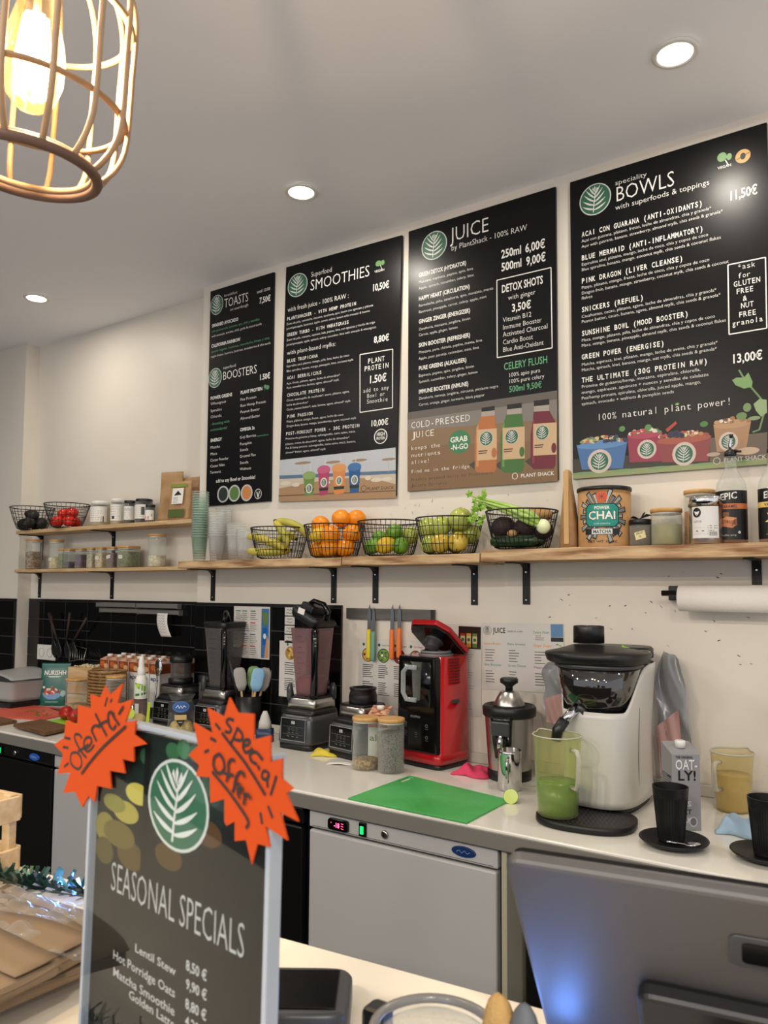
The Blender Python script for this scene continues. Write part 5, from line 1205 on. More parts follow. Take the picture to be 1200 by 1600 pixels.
for k,(z,n) in enumerate([(1.39,'top'),(1.352,'second'),(1.314,'third'),(1.276,'lowest')]):
    s,p,w,h=sheet(f'small handwritten paper label on the tiles, {n} of a column of four',-2.138,-2.084,z,z+.034,yw=-.012,base='c8c6c0')
    p.line([(.012,.022),(.018,.026),(.024,.020),(.03,.026),(.04,.021)],.0022,'2a2a2a',2); p.line([(.008,.010),(.018,.012),(.028,.009),(.044,.012)],.0022,'2a2a2a',2); fin(s,p)
m_rail=mat('grey_metal_rail','7c7b77',.35,metal=.3)
for k,(x0,x1,z,n) in enumerate([(-3.50,-3.185,1.400,'upper left'),(-3.175,-2.87,1.400,'upper right'),(-3.47,-3.165,1.372,'lower left'),(-3.16,-2.86,1.370,'lower right')]):
    t=T('ticket_rail',f'grey metal order-ticket rail under the low shelf, {n} of four','ticket rail',((x0+x1)/2,RY-.0125,z),group='ticket rails'); w=(x1-x0)/2
    G().prism([(0,0),(-.024,.004),(-.026,.022),(-.018,.022),(-.016,.010),(0,.026)],-w,w,Matrix.Rotation(pi/2,4,'Z') @ Matrix.Identity(4)).build('rail_body',m_rail,t,.001)
    G().box(-w-.002,-w,-.026,0,0,.026).build('end_stop',m_rail,t); G().box(w,w+.002,-.026,0,0,.026).build('end_stop',m_rail,t)
r=T('paper_receipt','curled white order receipt with handwriting hanging from the ticket rail','receipt',(-2.955,RY-.045,1.268))
G().sheet(lambda u,v:(-.04+.075*u+.022*(1-v)**2,-.012*sin(v*2.5),.112*v),6,10).build('paper',m_paper,r,0,solid=.0004)
p=Pr(-.014,.0002)
for k in range(7): z=.1-k*.013; x=-.03+.022*(1-z/.112)**2; p.line([(x+.01*i,z+(.004 if i%2 else -.003)) for i in range(6)],.0014,'5a5854',1)
p.build('handwriting',m_print,r)
o=T('power_socket','white double power socket on the black tiles behind the green pouch','socket',(-3.965,RY-.0125,1.14)); G().box(-.085,.085,-.010,0,-.042,.042).build('face_plate',m_white,o,.003)
for sx in(-.038,.04):
    g=G().lathe([(.026,0),(.026,.002),(.022,.002),(.020,-.006)],24,M=Matrix.Rotation(pi/2,4,'X'),cap=(0,1)).build('socket_well',mat('socket_grey','bdbab4',.4),o); g.location=(sx,-.0102,0)
u=T('utensil_rack','dark wire rack with black and wooden utensils hanging on the tiles at far left','utensil rack',(-3.80,RY-.015,1.17))
G().tube([(-.10,0,.10),(.22,0,.10)],.004,6).build('rail',m_wire,u)
m_wdark=mat('dark_brown_wood','2e1f16',.6)
for k,(x,a,l) in enumerate([(-.02,.5,.17),(.06,-.2,.16),(.12,-.75,.18),(-.06,.15,.14)]):
    f=G(); f.tube([(x,-.03,.04),(x-sin(a)*l,-.035,.04+cos(a)*l)],[.006,.009],8).build('wooden_handle',m_wdark,u)
    G().loft([(-.05,x+.02,-.03,.006,.002,2),(-.03,x+.015,-.03,.026,.003,2),(.0,x+.008,-.03,.028,.003,2),(.035,x,-.03,.012,.003,2),(.05,x,-.03,.006,.003,2)],14).build('spatula_blade',m_black,u)
g=G()
for k in range(7): g.tube([(.10+.02*k,-.03,.02-.004*k),(.13+.02*k,-.05,-.05)],.0014,4)
g.tube([(.09,-.03,.03),(.24,-.03,.01),(.25,-.05,-.04),(.12,-.05,-.06),(.09,-.03,.03)],.002,5); g.build('wire_whisk',m_steel,u)
h_=T('paper_towel_holder','black wall-mounted paper towel holder under the shelf','holder',(-.44,0,1.494)); G().box(-.15,.19,-.02,-.0008,-.022,.022).build('wall_plate',m_black,h_,.003); G().tube([(-.155,-.075,.0),(.21,-.075,.0)],.0085,14).build('rod',m_black,h_); G().box(.195,.207,-.085,-.001,-.012,.012).build('side_arm',m_black,h_,.002)
t=T('paper_towel_roll','white embossed paper towel roll on the black holder','paper roll',(-.44,-.075,1.480)); m_tow=mat('embossed_tissue','e2ddd6',.85,bump=(260,.6,.002)); My=Matrix.Rotation(pi/2,4,'Y')
G().lathe([(.014,-.105),(.037,-.105),(.0385,-.103),(.0385,.148),(.037,.15),(.014,.15)],40,M=My,cap=(0,0)).build('paper',m_tow,t); G().lathe([(.0145,-.104),(.0145,.149)],24,M=My,cap=(0,0)).build('cardboard_core',m_kraft,t)
t=T('wall_dial','round black-rimmed gauge on the wall at the right edge','clock',(-.2425,-.001,1.138)); MX=Matrix.Rotation(pi/2,4,'X')
G().lathe([(.0535,0),(.0535,.02),(.050,.024),(.042,.024),(.040,.016)],40,M=MX,cap=(1,0)).build('rim',m_black,t); G().lathe([(.041,.004),(.041,.016)],36,M=MX).build('face',mat('gold_face','a08a4a',.3,metal=.5),t)
# ================= things on the back worktop
ZC=.9003
RX=Matrix.Rotation(pi/2,4,'X')
m_jugf=film('blender_jug_plastic',tint='b8b4b2',opac=.22,edge=.45,rough=.2,body='8a8684')
m_jugp=film('smoothie_smeared_jug',tint='c8a8aa',opac=.34,edge=.4,rough=.25,body='a07c80')
m_pink=mat('pink_smoothie_residue','a8444c',.5,noise=(20,.35,.65),col2='8a5a60')
m_gun=mat('gunmetal_plastic','4c4e50',.32,metal=.5)
def blender(label,loc,rz=0,w=.165,d=.19,h=.146,ring=.142,jug=None,jf=m_jugf,grp='black countertop blenders'):
    b=T('blender',label,'blender',loc,rz,group=grp)
    G().loft([(0,0,0,w/2*1.0,d/2*1.0,7),(.022,0,0,w/2,d/2,7)],32).build('rubber_foot',m_black,b)
    G().loft([(.022,0,0,w/2*1.03,d/2*1.03,7),(.03,0,0,w/2*1.04,d/2*1.04,7),(h*.72,0,0,w/2*.97,d/2*.97,7),(h*.86,0,.004,w/2*.93,d/2*.92,7)],32).build('motor_body',m_gun,b)
    G().loft([(h*.86,0,.004,w/2*.93,d/2*.92,7),(h*.94,0,.008,w/2*.90,d/2*.86,7),(h,0,.01,ring/2*1.02,ring/2*1.02,6)],32).build('shoulder',m_black,b)
    G().loft([(h+.0005,0,.01,ring/2,ring/2,8),(h+.038,0,.01,ring/2*.96,ring/2*.96,8)],32).build('steel_band',m_steel,b)
    G().loft([(h+.0385,0,.01,ring/2*.95,ring/2*.95,8),(h+.046,0,.01,ring/2*.9,ring/2*.9,8)],32).build('jug_seat',m_black,b)
    ph=h*.55; tl=.07
    c=T_part('control_panel',b); g=G().box(-w*.36,w*.36,-.002,.002,-ph/2,ph/2).build('control_panel',m_blackg,b,.0015); g.location=(0,-d/2*1.012,.022+h*.36); g.rotation_euler=(-.045,0,0)
    p=Pr(-.0022,.0002); W=w*.36; H=ph/2
    for a,b_ in(((-W,-H),(W,-H)),((W,-H),(W,H)),((W,H),(-W,H)),((-W,H),(-W,-H))): p.line([a,b_],.0018,'9a9c9e',1)
    p.text('88',-.009,H-.02,.018,.011,2,0,'b8bcbc',1)
    for k in(-1,0,1):
        p.ell(k*.019,.001,.006,.006,'5a5c5e',1,14); p.ell(k*.019,.001,.005,.005,'1a1a1b',2,14); p.line([(k*.019-.006,-.011),(k*.019+.006,-.012)],.0012,'7a7c7e',1); p.line([(k*.022-.005,-.025),(k*.022+.005,-.026)],.0014,'8a8c8e',1)
    p.line([(-W*.85,-.018),(W*.85,-.018)],.0008,'6a6c6e',1); p.line([(-W*.85,.010),(W*.85,.010)],.0008,'6a6c6e',1); p.build('panel_markings',m_print,g)
    if jug:
        jt,jb,jh=jug; z0=h+.042
        for sx in(-1,1):
            for sy in(-1,1):
                if (sx,sy)==(1,-1): continue
                G().loft([(z0-.012,sx*ring*.40,.01+sy*ring*.40,.014,.014,3),(z0+.03,sx*ring*.42,.01+sy*ring*.42,.011,.011,3),(z0+.05,sx*ring*.41,.01+sy*ring*.41,.006,.006,3)],12).build('corner_post',m_gun,b)
        j=G().loft([(z0,0,.01,jb/2*.94,jb/2*.94,6),(z0+.02,0,.01,jb/2,jb/2,6),(z0+jh,0,.01,jt/2,jt/2,6)],32,cap=(1,0)).build('jug',jf,b)
        G().loft([(z0+.004,0,.01,.03,.03,2),(z0+.02,0,.01,.02,.02,2),(z0+.05,0,.01,.006,.006,2)],16).build('blade_hub',m_dark,b)
        p=Pr(0,.0002)
        for k in range(9): z=z0+.07+k*.02; p.line([(-.022,z),(.012 if k%2 else .0,z)],.0012,'3a3838',1)
        q=p.build('measure_marks',m_print,b); q.location=(0,.01-jt/2*.97,0)
        p=Pr(0,.0002)
        for k in range(9): z=z0+.07+k*.02; p.line([(-.02,z),(.014 if k%2 else .002,z)],.0012,'3a3838',1)
        q=p.build('measure_marks',m_print,b); q.location=(jt/2*.97,.01,0); q.rotation_euler=(0,0,pi/2)
        cx,cy=jt/2*.80,.01-jt/2*.80; e=.022
        G().tube([(cx-.002,cy+.002,z0+jh-.012),(cx+e,cy-e,z0+jh-.01),(cx+e*1.15,cy-e*1.15,z0+jh-.05),(cx+e*.9,cy-e*.9,z0+jh*.45),(cx+e*.5,cy-e*.5,z0+.02),(cx-.008,cy+.008,z0-.002)],[.014,.0155,.015,.0135,.0145,.017],10).build('handle',m_blackg,b)
        for zz in(.035,.05,.062): s=G().ball((cx+e*1.6,cy-e*1.6,z0+jh-zz),(.004,.004,.003),8,6).build('handle_stud',m_chrome,b)
        return b,z0,z0+jh
    return b,0,h
def T_part(*a): return None
# four blenders, left to right
b0,_,h0=blender('black blender base with a clear black-lidded cup on top, leftmost of the four',(-2.69,-.085,ZC),0,h=.128,ring=.15)
t=T('blender_cup','clear blender cup with black screw lid standing on the leftmost blender base','cup',(-2.705,-.07,ZC+.128+.0465))
G().lathe([(.052,.0),(.055,.004),(.055,.022),(.048,.026)],28).build('black_collar',m_black,t); G().lathe([(.046,.026),(.046,.095)],24,cap=(0,0)).build('clear_wall',m_jugf,t); G().lathe([(.049,.093),(.051,.096),(.051,.118),(.045,.122)],28).build('screw_lid',m_black,t)
t=T('blender_cup','short clear cup with black lid between the leftmost and second blender','cup',(-2.575,-.03,ZC)); G().lathe([(.03,0),(.036,.004),(.038,.19)],24,cap=(1,0)).build('clear_wall',m_jugf,t); G().lathe([(.04,.188),(.041,.19),(.041,.215),(.036,.218)],24).build('screw_lid',m_black,t)
b1,z0,zt=blender('black blender with a tall empty square jug and closed lid, second from left',(-2.425,-.085,ZC),0,jug=(.135,.098,.255),h=.135)
G().loft([(zt-.012,0,.01,.062,.062,6),(zt,0,.01,.0665,.0665,7),(zt+.022,0,.01,.071,.071,7),(zt+.026,0,.01,.066,.066,7)],32).build('lid',m_black,b1)
G().tube([(.02,.01,zt+.024),(.022,0.0,zt+.05),(.034,-.018,zt+.066),(.046,-.036,zt+.05),(.048,-.046,zt+.022)],.011,10).build('lid_handle',m_blackg,b1)
b2,z0,zt=blender('black blender with a pink-smeared jug and its black lid tipped up, in the middle',(-1.905,-.125,ZC),0,jug=(.132,.096,.262),jf=m_jugp)
G().loft([(z0+.004,0,.01,.044,.044,6),(z0+.05,0,.01,.049,.049,6),(z0+.075,0,.015,.045,.04,5)],24).build('smoothie_residue',m_pink,b2)
l=T_part(); Ml=Matrix.Translation((0,.01,zt+.028))@Matrix.Rotation(.42,4,'Y')@Matrix.Rotation(-.1,4,'X')@Matrix.Scale(-1,4,(1,0,0))
G().loft([(-.012,0,0,.062,.062,6),(0,0,0,.068,.068,7),(.022,0,0,.072,.072,7),(.03,0,0,.064,.064,7)],32,M=Ml).build('lid',m_black,b2)
G().box(-.012,.05,-.045,.045,.028,.058,M=Ml).build('lid_latch_block',m_black,b2,.006)
G().tube([(-.06,-.0,.028),(-.055,0,.06),(-.02,0,.078),(.03,0,.07),(.052,0,.04)],.010,10,M=Ml).build('lid_handle',m_blackg,b2)
G().prism([(-.016,0),(.016,0),(.016,.022),(-.016,.022)],-.001,.001,M=Matrix.Translation((.0,-.062,zt+.055))@Matrix.Rotation(.3,4,'Y')).build('white_sticker',m_paper,b2)
b3,_,_=blender('black blender base without its jug, round coupling on top, right of the middle blender',(-1.655,-.135,ZC),-.19,h=.138,ring=.135)
G().lathe([(.05,.184),(.052,.187),(.052,.212),(.046,.232),(.05,.234),(.05,.241),(.04,.241),(.04,.2)],28,c=(0,.01)).build('coupling_collar',m_black,b3)
# yellow cloth and slip
def cloth(nm,label,loc,w,d,h,m,seed,cat='cloth',rz=0):
    c=T(nm,label,cat,loc,rz); rg=random.Random(seed); A=[(rg.uniform(5,16),rg.uniform(0,6),rg.uniform(.3,1)) for _ in range(5)]
    def f(u,v):
        e=min(1,6*min(u,1-u,v,1-v)); z=h*e*(.55+.45*sum(a*sin(k*u*1.1+p+k*.6*v) for k,p,a in A)/3)
        return (w*(u-.5)*(1+.12*sin(9*v)),d*(v-.5)*(1+.12*sin(8*u+2)),max(z,0)+.0015)
    G().sheet(f,22,18).build('folded_fabric',m,c,0,solid=.003); return c
cloth('cleaning_cloth','yellow cleaning cloth on the worktop between two blenders',(-1.755,-.205,ZC),.10,.09,.02,mat('yellow_microfibre','c8b43a',.9,bump=(300,.4,.001)),1,rz=.5)
cloth('cleaning_cloth','bright pink cleaning cloth right of the red machine',(-1.175,-.15,ZC),.12,.12,.032,mat('pink_microfibre','c83a5c',.9,bump=(300,.4,.001)),2)
cloth('cleaning_cloth','pale blue cloth beside the right black cup',(-.352,-.30,ZC),.10,.12,.045,mat('blue_cloth','9ab4c8',.9,bump=(300,.4,.001)),3)
s=T('paper_slip','small white paper slip beside the jar of grains','paper',(-1.62,-.30,ZC),.4); G().sheet(lambda u,v:(.09*(u-.5),.05*(v-.5),.001+.004*sin(3*u)**2),8,3).build('paper',m_paper,s,0,solid=.0004)
# carton function
m_cartw=mat('white_carton','d6d4ce',.45)
def carton(label,loc,rz,w,h,front,nm='milk_carton',cat='carton',body=m_cartw,top=None,cap=m_white,grp=None,d=None,side=None,capz=.012):
    c=T(nm,label,cat,loc,rz,group=grp); d=d or w; a=w/2; e=d/2; ht=h-.022
    g=G(); v=[(-a,-e,0),(a,-e,0),(a,e,0),(-a,e,0),(-a,-e,ht-.012),(a,-e,ht-.012),(a,e,ht+.008),(-a,e,ht+.008)]
    g.add(v,[(3,2,1,0),(0,1,5,4),(1,2,6,5),(2,3,7,6),(3,0,4,7)]); g.build('carton_body',body,c,.0012)
    g=G(); g.add([(-a,-e,ht-.012),(a,-e,ht-.012),(a,e,ht+.008),(-a,e,ht+.008),(-a*.9,0,ht+.0),(a*.9,0,ht+.0)],[(0,1,5,4),(1,2,5),(2,3,4,5),(3,0,4)]); g.build('folded_top',top or body,c,0)
    G().lathe([(.013,0),(.0135,capz),(.011,capz+.002)],18,M=Matrix.Translation((0,0,ht-.001))@Matrix.Rotation(-.0,4,'X')).build('screw_cap',cap,c)
    p=Pr(-e-.0006,.0002); front(p,w,ht-.012); p.build('front_print',m_print,c)
    if side: p=Pr(-e-.0006,.0002); side(p,d,ht-.012); q=p.build('side_print',m_print,c); q.rotation_euler=(0,0,-pi/2 if 1 else 0)
    return c
def fm(p,w,h):
    p.rect(-w/2+.001,w/2-.001,h-.048,h-.001,'8a4424',1); p.ell(-.012,h-.02,.018,.012,'b8602c',2); p.ell(.014,h-.03,.016,.012,'c8a070',2)
    p.text('apa',-.028,h-.078,.056,.018,2,0,'1c2c6a',2); p.rect(-w/2+.001,w/2-.001,.0,h*.35,'c8c6c0',1)
m_cto=mat('orange_brown_print','8f4426',.5,noise=(60,.4,.6),col2='c8a080')
c0=carton('front row, leftmost orange-topped milk carton behind the wicker basket',(-3.25,-.045,ZC+.05),0,.068,.235,fm,top=m_cto,grp='block of milk cartons')
for i in range(2):
    p=Pr(-.0346,.0002); p.rect(-.033,.033,.155,.2,'8a4424',1); q=p.build('side_print',m_print,c0); q.rotation_euler=(0,0,pi/2 if i else -pi/2)
for k in range(13):
    x=-3.25+.0755*(k+1 if k<5 else k-5-.0); y=-.045 if k<5 else .035
    if k>=12: continue
    dup(c0,(x,y,ZC+.05),0,label=('front row, %s orange-topped milk carton from the left'%ORD[k+1] if k<5 else 'back row, %s orange-topped milk carton from the left'%(['first']+ORD[1:])[k-5]))
t=T('bottle_crate','low black crate the milk cartons stand in','crate',(-3.02,-.004,ZC)); G().box(-.275,.265,-.08,.074,0,.045).build('crate_base',m_black,t,.003)
# left corner group
t=T('wooden_crate','small wooden box full of beige nuts behind the wooden-lidded jar','crate',(-3.455,-.02,ZC),.25)
for k in range(3):
    z=.002+k*.068
    for (a,b_,c_,d_) in((-.075,.075,-.065,-.057),(-.075,.075,.057,.065),(-.075,-.067,-.0565,.0565),(.067,.075,-.0565,.0565)): G().box(a,b_,c_,d_,z,z+.062).build('slat',m_pine if k!=1 else m_bamboo,t,.001)
G().box(-.066,.066,-.056,.056,.0,.004).build('bottom',m_pine,t); 
g=G(); rg=random.Random(4)
for k in range(150): g.ball((rg.uniform(-.062,.062),rg.uniform(-.052,.052),.19+rg.uniform(-.004,.014)),(.008,.006,.005),6,4)
q=g.build('nuts',mat('pale_nuts','c8b890',.7),t); q['kind']='stuff'; G().box(-.066,.066,-.056,.056,.004,.188).build('fill_liner',mat('nut_fill','a89468',.8),t)
t=T('wicker_basket','brown woven wicker basket in front of the milk cartons','basket',(-3.09,-.175,ZC),.1); m_wick=mat('wicker','a07a4a',.7,noise=(30,.3,.7),col2='6a4a28')
g=G()
for k in range(15):
    z=.008+k*.0145; pts=[]
    for i in range(56):
        a=2*pi*i/56; r_=1+.035*(1 if (i+k)%2 else -1); c_,s_=cos(a),sin(a); pts.append((.074*r_*math.copysign(abs(c_)**.6,c_),.066*r_*math.copysign(abs(s_)**.6,s_),z))
    g.tube(pts,.0066,5,True)
g.build('woven_side',m_wick,t); G().loft([(0,0,0,.068,.06,3.3),(.006,0,0,.068,.06,3.3)],24).build('base',m_wick,t)
jar('storage_jar','tall wooden-lidded jar right of the wicker basket, partly behind the orange star',(-2.925,-.25,ZC),.043,.21,grain('dark_seed','5a4a30','3c3020'),.55)
jar('storage_jar','nearly empty square wooden-lidded jar beside the green pouch',(-3.36,-.145,ZC),.046,.158,grain('cracker_crumbs','b89a60','8a6a38',40),.22,sq=5)
b=T('whipped_cream_bottle','white squeeze bottle with green printed label and white nozzle','bottle',(-2.77,-.235,ZC)); 
G().lathe([(.026,0),(.028,.004),(.028,.19),(.022,.212),(.016,.222)],24).build('bottle_body',m_white,b); G().lathe([(.017,.222),(.018,.225),(.018,.245),(.012,.262),(.013,.272),(.010,.295),(.005,.303)],20).build('nozzle_cap',m_white,b)
p=Pr(-.0004,.0002)
for i in range(6): p.rect(-.04+.08*i/6,-.04+.08*(i+1)/6,.03,.12,'4a2418',0); p.rect(-.04+.08*i/6,-.04+.08*(i+1)/6,.125,.185,'c8d0c0',0)
p.poly([(-.03,.19),(-.01,.165),(.02,.15),(.03,.17),(.0,.185)],'6f9a2c',2); p.ell(-.012,.178,.010,.008,'a8c83c',3); p.poly([(-.03,.13),(.03,.14),(.03,.15),(-.03,.14)],'3f6a2c',2); p.rect(-.025,-.005,.04,.1,'c8c8b8',2)
q=p.build('label',m_print,b,bend(.0284)); q.rotation_euler=(0,0,.8)
b=T('plastic_bag','clear bag with yellow-green trim and orange label behind the left orange star','bag',(-2.70,-.30,ZC),.8); G().loft([(0,0,0,.045,.028,3),(.05,0,0,.05,.032,3),(.09,0,0,.045,.015,3),(.125,0,0,.05,.003,3)],24,cap=(1,0)).build('clear_film',m_wrap,b)
p=Pr(-.033,.0004); p.rect(-.038,.038,.004,.034,'c8643a',1); p.line([(.04,.035),(.046,.12)],.012,'a8c02c',2); p.ell(-.03,.075,.018,.022,'b8c850',1); p.build('printed_label',m_print,b); G().ball((0,0,.04),(.035,.022,.03),14,9).build('snack_contents',mat('snack','b8a060',.7),b)
t=T('spoon','large steel spoon standing up beside the leftmost blender','spoon',(-2.83,-.115,ZC)); G().loft([(.2,0,0,.004,.003,2),(.215,0,0,.018,.004,2),(.24,0,.002,.026,.006,2),(.265,0,0,.022,.005,2),(.28,0,0,.008,.003,2)],18,M=Matrix.Rotation(.1,4,'Y')).build('bowl',m_chrome,t); G().tube([(0,0,.0),(.02,0,.2)],.004,8).build('handle',m_chrome,t)
t=T('plastic_storage_box','frosted plastic food box with its lid ajar at the left edge','box',(-3.86,-.19,ZC),.0)
G().loft([(.03,0,0,.19,.115,9),(.05,0,0,.196,.12,9),(.125,0,0,.204,.127,9),(.13,0,0,.208,.131,9)],40,cap=(1,0)).build('box_wall',mat('frosted_plastic','a8a8a6',.35,alpha=.8),t)
G().box(-.20,.20,-.125,.125,.0,.026).build('dark_tray',m_black,t,.003)
G().sheet(lambda u,v:(-.20+.38*u,-.11+.23*v,.136+.055*u*(1-u)*3*(.6+.4*v)),16,8).build('lid',mat('frosted_plastic','a8a8a6',.35,alpha=.8),t,0,solid=.002)
t=T('pouch','dark teal stand-up pouch lettered NURISHH with a fruit bowl picture','pouch',(-3.62,-.10,ZC),.62,rx=-.05)
m_teal=mat('teal_pouch','1f5a50',.3)
G().loft([(0,0,0,.070,.034,4),(.03,0,0,.074,.034,3),(.12,0,0,.074,.022,3),(.175,0,0,.073,.008,3),(.20,0,0,.074,.002,6),(.212,0,0,.074,.002,6)],28).build('pouch_body',m_teal,t)
p=Pr(0,.0004); p.text('NURISHH',-.056,.152,.112,.022,2,0,'dcdcd4',1); p.rect(-.045,.045,.140,.146,'c8d0c4',1); p.poly([(-.055,.062),(.045,.062),(.035,.042),(.015,.030),(-.02,.030),(-.043,.042)],'6a8ab0',1)
rg=random.Random(8)
for k in range(30): p.ell(rg.uniform(-.05,.04),rg.uniform(.06,.085),.007,.006,rg.choice(['e0d8c0','c83a30','d8c8a0','8a2c2c']),2,9)
for k in range(16): p.ell(rg.uniform(-.055,.045),rg.uniform(.09,.135),.0065,.006,rg.choice(['d8d4c0','c83a30','b84a30']),2,9)
p.ell(.05,.06,.013,.016,'8aa8a0',2); p.line([(-.035,.018),(.03,.018)],.005,'6a9a90',1)
p.build('pouch_print',m_print,t,lambda x,y,z:(x,y-.036+max(0,(z-.03))*.17+abs(x)*abs(x)*1.2,z))
def plate(nm,label,pts,z,th,m,cat='board',slot=None,bev=.001):
    c=Vector((sum(p[0] for p in pts)/len(pts),sum(p[1] for p in pts)/len(pts),0)); b=T(nm,label,cat,(c.x,c.y,z)); P=[(p[0]-c.x,p[1]-c.y) for p in pts]
    g=G()
    if slot:
        S=[(p[0]-c.x,p[1]-c.y) for p in slot]; n=4; v=[(x,y,0) for x,y in P]+[(x,y,0) for x,y in S]+[(x,y,th) for x,y in P]+[(x,y,th) for x,y in S]; f=[]
        for i in range(4):
            j=(i+1)%4; f+=[(i,j,4+j,4+i),(8+i,12+i,12+j,8+j),(i,8+i,8+j,j),(4+i,4+j,12+j,12+i)]
        g.add(v,f)
    else: g.prism(P,0,th,plane='xy')
    g.build('board_slab',m,b,bev); return b
m_grb=mat('green_cutting_board','2f8a3e',.5,noise=(5,.45,.75),col2='4aa058',bump=(500,.2,.0008))
gb=plate('cutting_board','large green plastic cutting board near the worktop edge',[(-1.33,-.645),(-.944,-.652),(-.944,-.392),(-1.329,-.317)],ZC,.005,m_grb,slot=[(-1.322,-.40),(-1.302,-.40),(-1.302,-.335),(-1.322,-.335)])
rg=random.Random(12); p=Pr(0,.0002)
for k in range(60):
    x=rg.gauss(0,.07); y=rg.gauss(0,.045); a=rg.uniform(-.8,.8); l=rg.uniform(.01,.04); p.line([(x-l*cos(a),y-l*sin(a)),(x+l*cos(a),y+l*sin(a))],.0007,'6ab474',1)
p.build('knife_scratches',m_print,gb,lambda x,y,z:(x,z,.0052))
plate('cutting_board','red plastic cutting board at far left with green scraps',[(-3.70,-.36),(-3.453,-.479),(-3.235,-.40),(-3.30,-.19),(-3.50,-.15),(-3.72,-.20)],ZC,.004,mat('red_cutting_board','b8442f',.5,noise=(6,.4,.7),col2='c85a44'))
plate('cutting_board','lime green cutting board under the strawberries',[(-3.19,-.46),(-2.86,-.52),(-2.90,-.36),(-3.20,-.26)],ZC,.005,mat('lime_cutting_board','86b82c',.45))
m_wal=mat('walnut_board','6f4c2c',.5,noise=(7,.3,.7),col2='4a301a',stretch=(1,9,1))
plate('wooden_board','brown wooden serving board overlapping the lime green board',[(-3.153,-.59),(-2.864,-.625),(-2.90,-.475),(-3.175,-.445)],ZC+.0055,.014,m_wal,bev=.004)
plate('wooden_board','brown wooden board cut by the left edge of the picture',[(-3.55,-.60),(-3.25,-.606),(-3.262,-.507),(-3.55,-.49)],ZC,.014,m_wal,bev=.004)
rg=random.Random(3)
for k,(x,y,l) in enumerate([(-3.375,-.335,'cut green leaves scattered on the red board, left heap'),(-3.46,-.30,'green trimmings on the red board, right heap')]):
    g=G()
    for i in range(22): a=rg.uniform(0,6.3); cx_=rg.gauss(0,.035); cy_=rg.gauss(0,.02); s_=rg.uniform(.006,.016); g.add([(cx_,cy_,.001),(cx_+s_*cos(a),cy_+s_*sin(a),.005),(cx_+s_*cos(a+.6),cy_+s_*sin(a+.6),.002)],[(0,1,2)])
    q=tag(g.build('herb_trimmings',mat('herb_green','5f6a30',.6),None,0,loc=(x,y,ZC+.0045),solid=.0006),l,'herbs'); q['kind']='stuff'
m_straw=mat('strawberry_flesh','8e1418',.3,noise=(120,.6,.62),col2='a02018',bump=(150,.4,.001)); m_lf=mat('strawberry_leaf','4a6a22',.6)
for k,(x,y,r,a,l) in enumerate([(-3.145,-.345,.034,2.6,'left strawberry with leaves pointing left on the lime board'),(-3.09,-.315,.032,1.0,'middle strawberry lying behind the other two'),(-3.045,-.37,.034,.2,'right strawberry with leaves pointing right on the lime board')]):
    f=T('strawberry',l,'strawberry',(x,y,ZC+.005+r*.82),a,group='strawberries on the lime board'); f.rotation_euler=(0,1.45,a)
    G().lathe([(.002,-r*1.2),(r*.4,-r*.95),(r*.75,-r*.4),(r*.95,r*.2),(r*.85,r*.65),(r*.4,r*.85),(.002,r*.8)],16).build('flesh',m_straw,f)
    G().add([(0,0,r*.95)]+[(r*(1.05 if i%2 else .35)*cos(i*pi/5),r*(1.05 if i%2 else .35)*sin(i*pi/5),r*(.8 if i%2 else .9)) for i in range(10)],[(0,i+1,(i+1)%10+1) for i in range(10)]).build('calyx',m_lf,f,0,solid=.001)
k=T('chef_knife','long black-handled knife lying behind the red board','knife',(-3.36,-.10,ZC+.001),-.12,rx=0); k.location=(-3.30,-.225,ZC+.006)
G().prism([(-.20,0),(0,-.012),(0,.022),(-.05,.024),(-.14,.018)],0,.002,plane='xy').build('blade',mat('black_blade','161617',.3),k); G().loft([(0,.012,0,.011,.008,3),(.06,.012,0,.010,.008,3),(.11,.012,0,.012,.009,3)],14,M=Matrix.Rotation(pi/2,4,'Y')@Matrix.Rotation(0,4,'Z')).build('handle',m_black,k)
for ch in k.children:
    if ch.name.startswith('handle'): ch.rotation_euler=(0,0,0); ch.location=(0,.004,.006)
# plastic sleeve, ring, oats, utensils
t=T('plastic_sleeve','clear document sleeve with blue edge lying in front of the leftmost blender','sleeve',(-2.66,-.36,ZC),.1)
G().sheet(lambda u,v:(.30*(u-.5),.20*(v-.5),.003+.006*sin(5*u+2*v)**2),14,8).build('sleeve_film',mat('sleeve_paper','b9b6b4',.3),t,0,solid=.0008)
G().tube([(-.14,-.05,.012),(0,-.02,.012),(.14,.05,.012)],.004,6,flat=.5).build('blue_edge',mat('blue_plastic','3a3f8a',.4),t)
t=T('plastic_ring','teal plastic ring lid on the worktop beside the clear sleeve','ring',(-2.90,-.37,ZC)); G().tube([(.05*cos(2*pi*i/28),.045*sin(2*pi*i/28),.006) for i in range(28)],.006,8,True).build('ring_body',mat('teal_plastic','3a7a8a',.4),t)
t=T('oats_bag','clear knotted bag of oats with a blue badge and black triangle label','bag',(-2.50,-.24,ZC),.75)
G().loft([(0,0,0,.050,.03,3),(.03,0,0,.056,.036,3),(.09,0,0,.052,.03,3),(.135,0,0,.040,.016,3),(.160,0,0,.055,.004,3)],28,cap=(1,0)).build('clear_film',m_wrap,t); G().loft([(.002,0,0,.046,.027,3),(.02,0,0,.052,.033,3),(.045,0,0,.04,.028,3),(.055,0,0,.02,.015,3)],24).build('oats',grain('rolled_oats','b8a466','94804a',60),t)
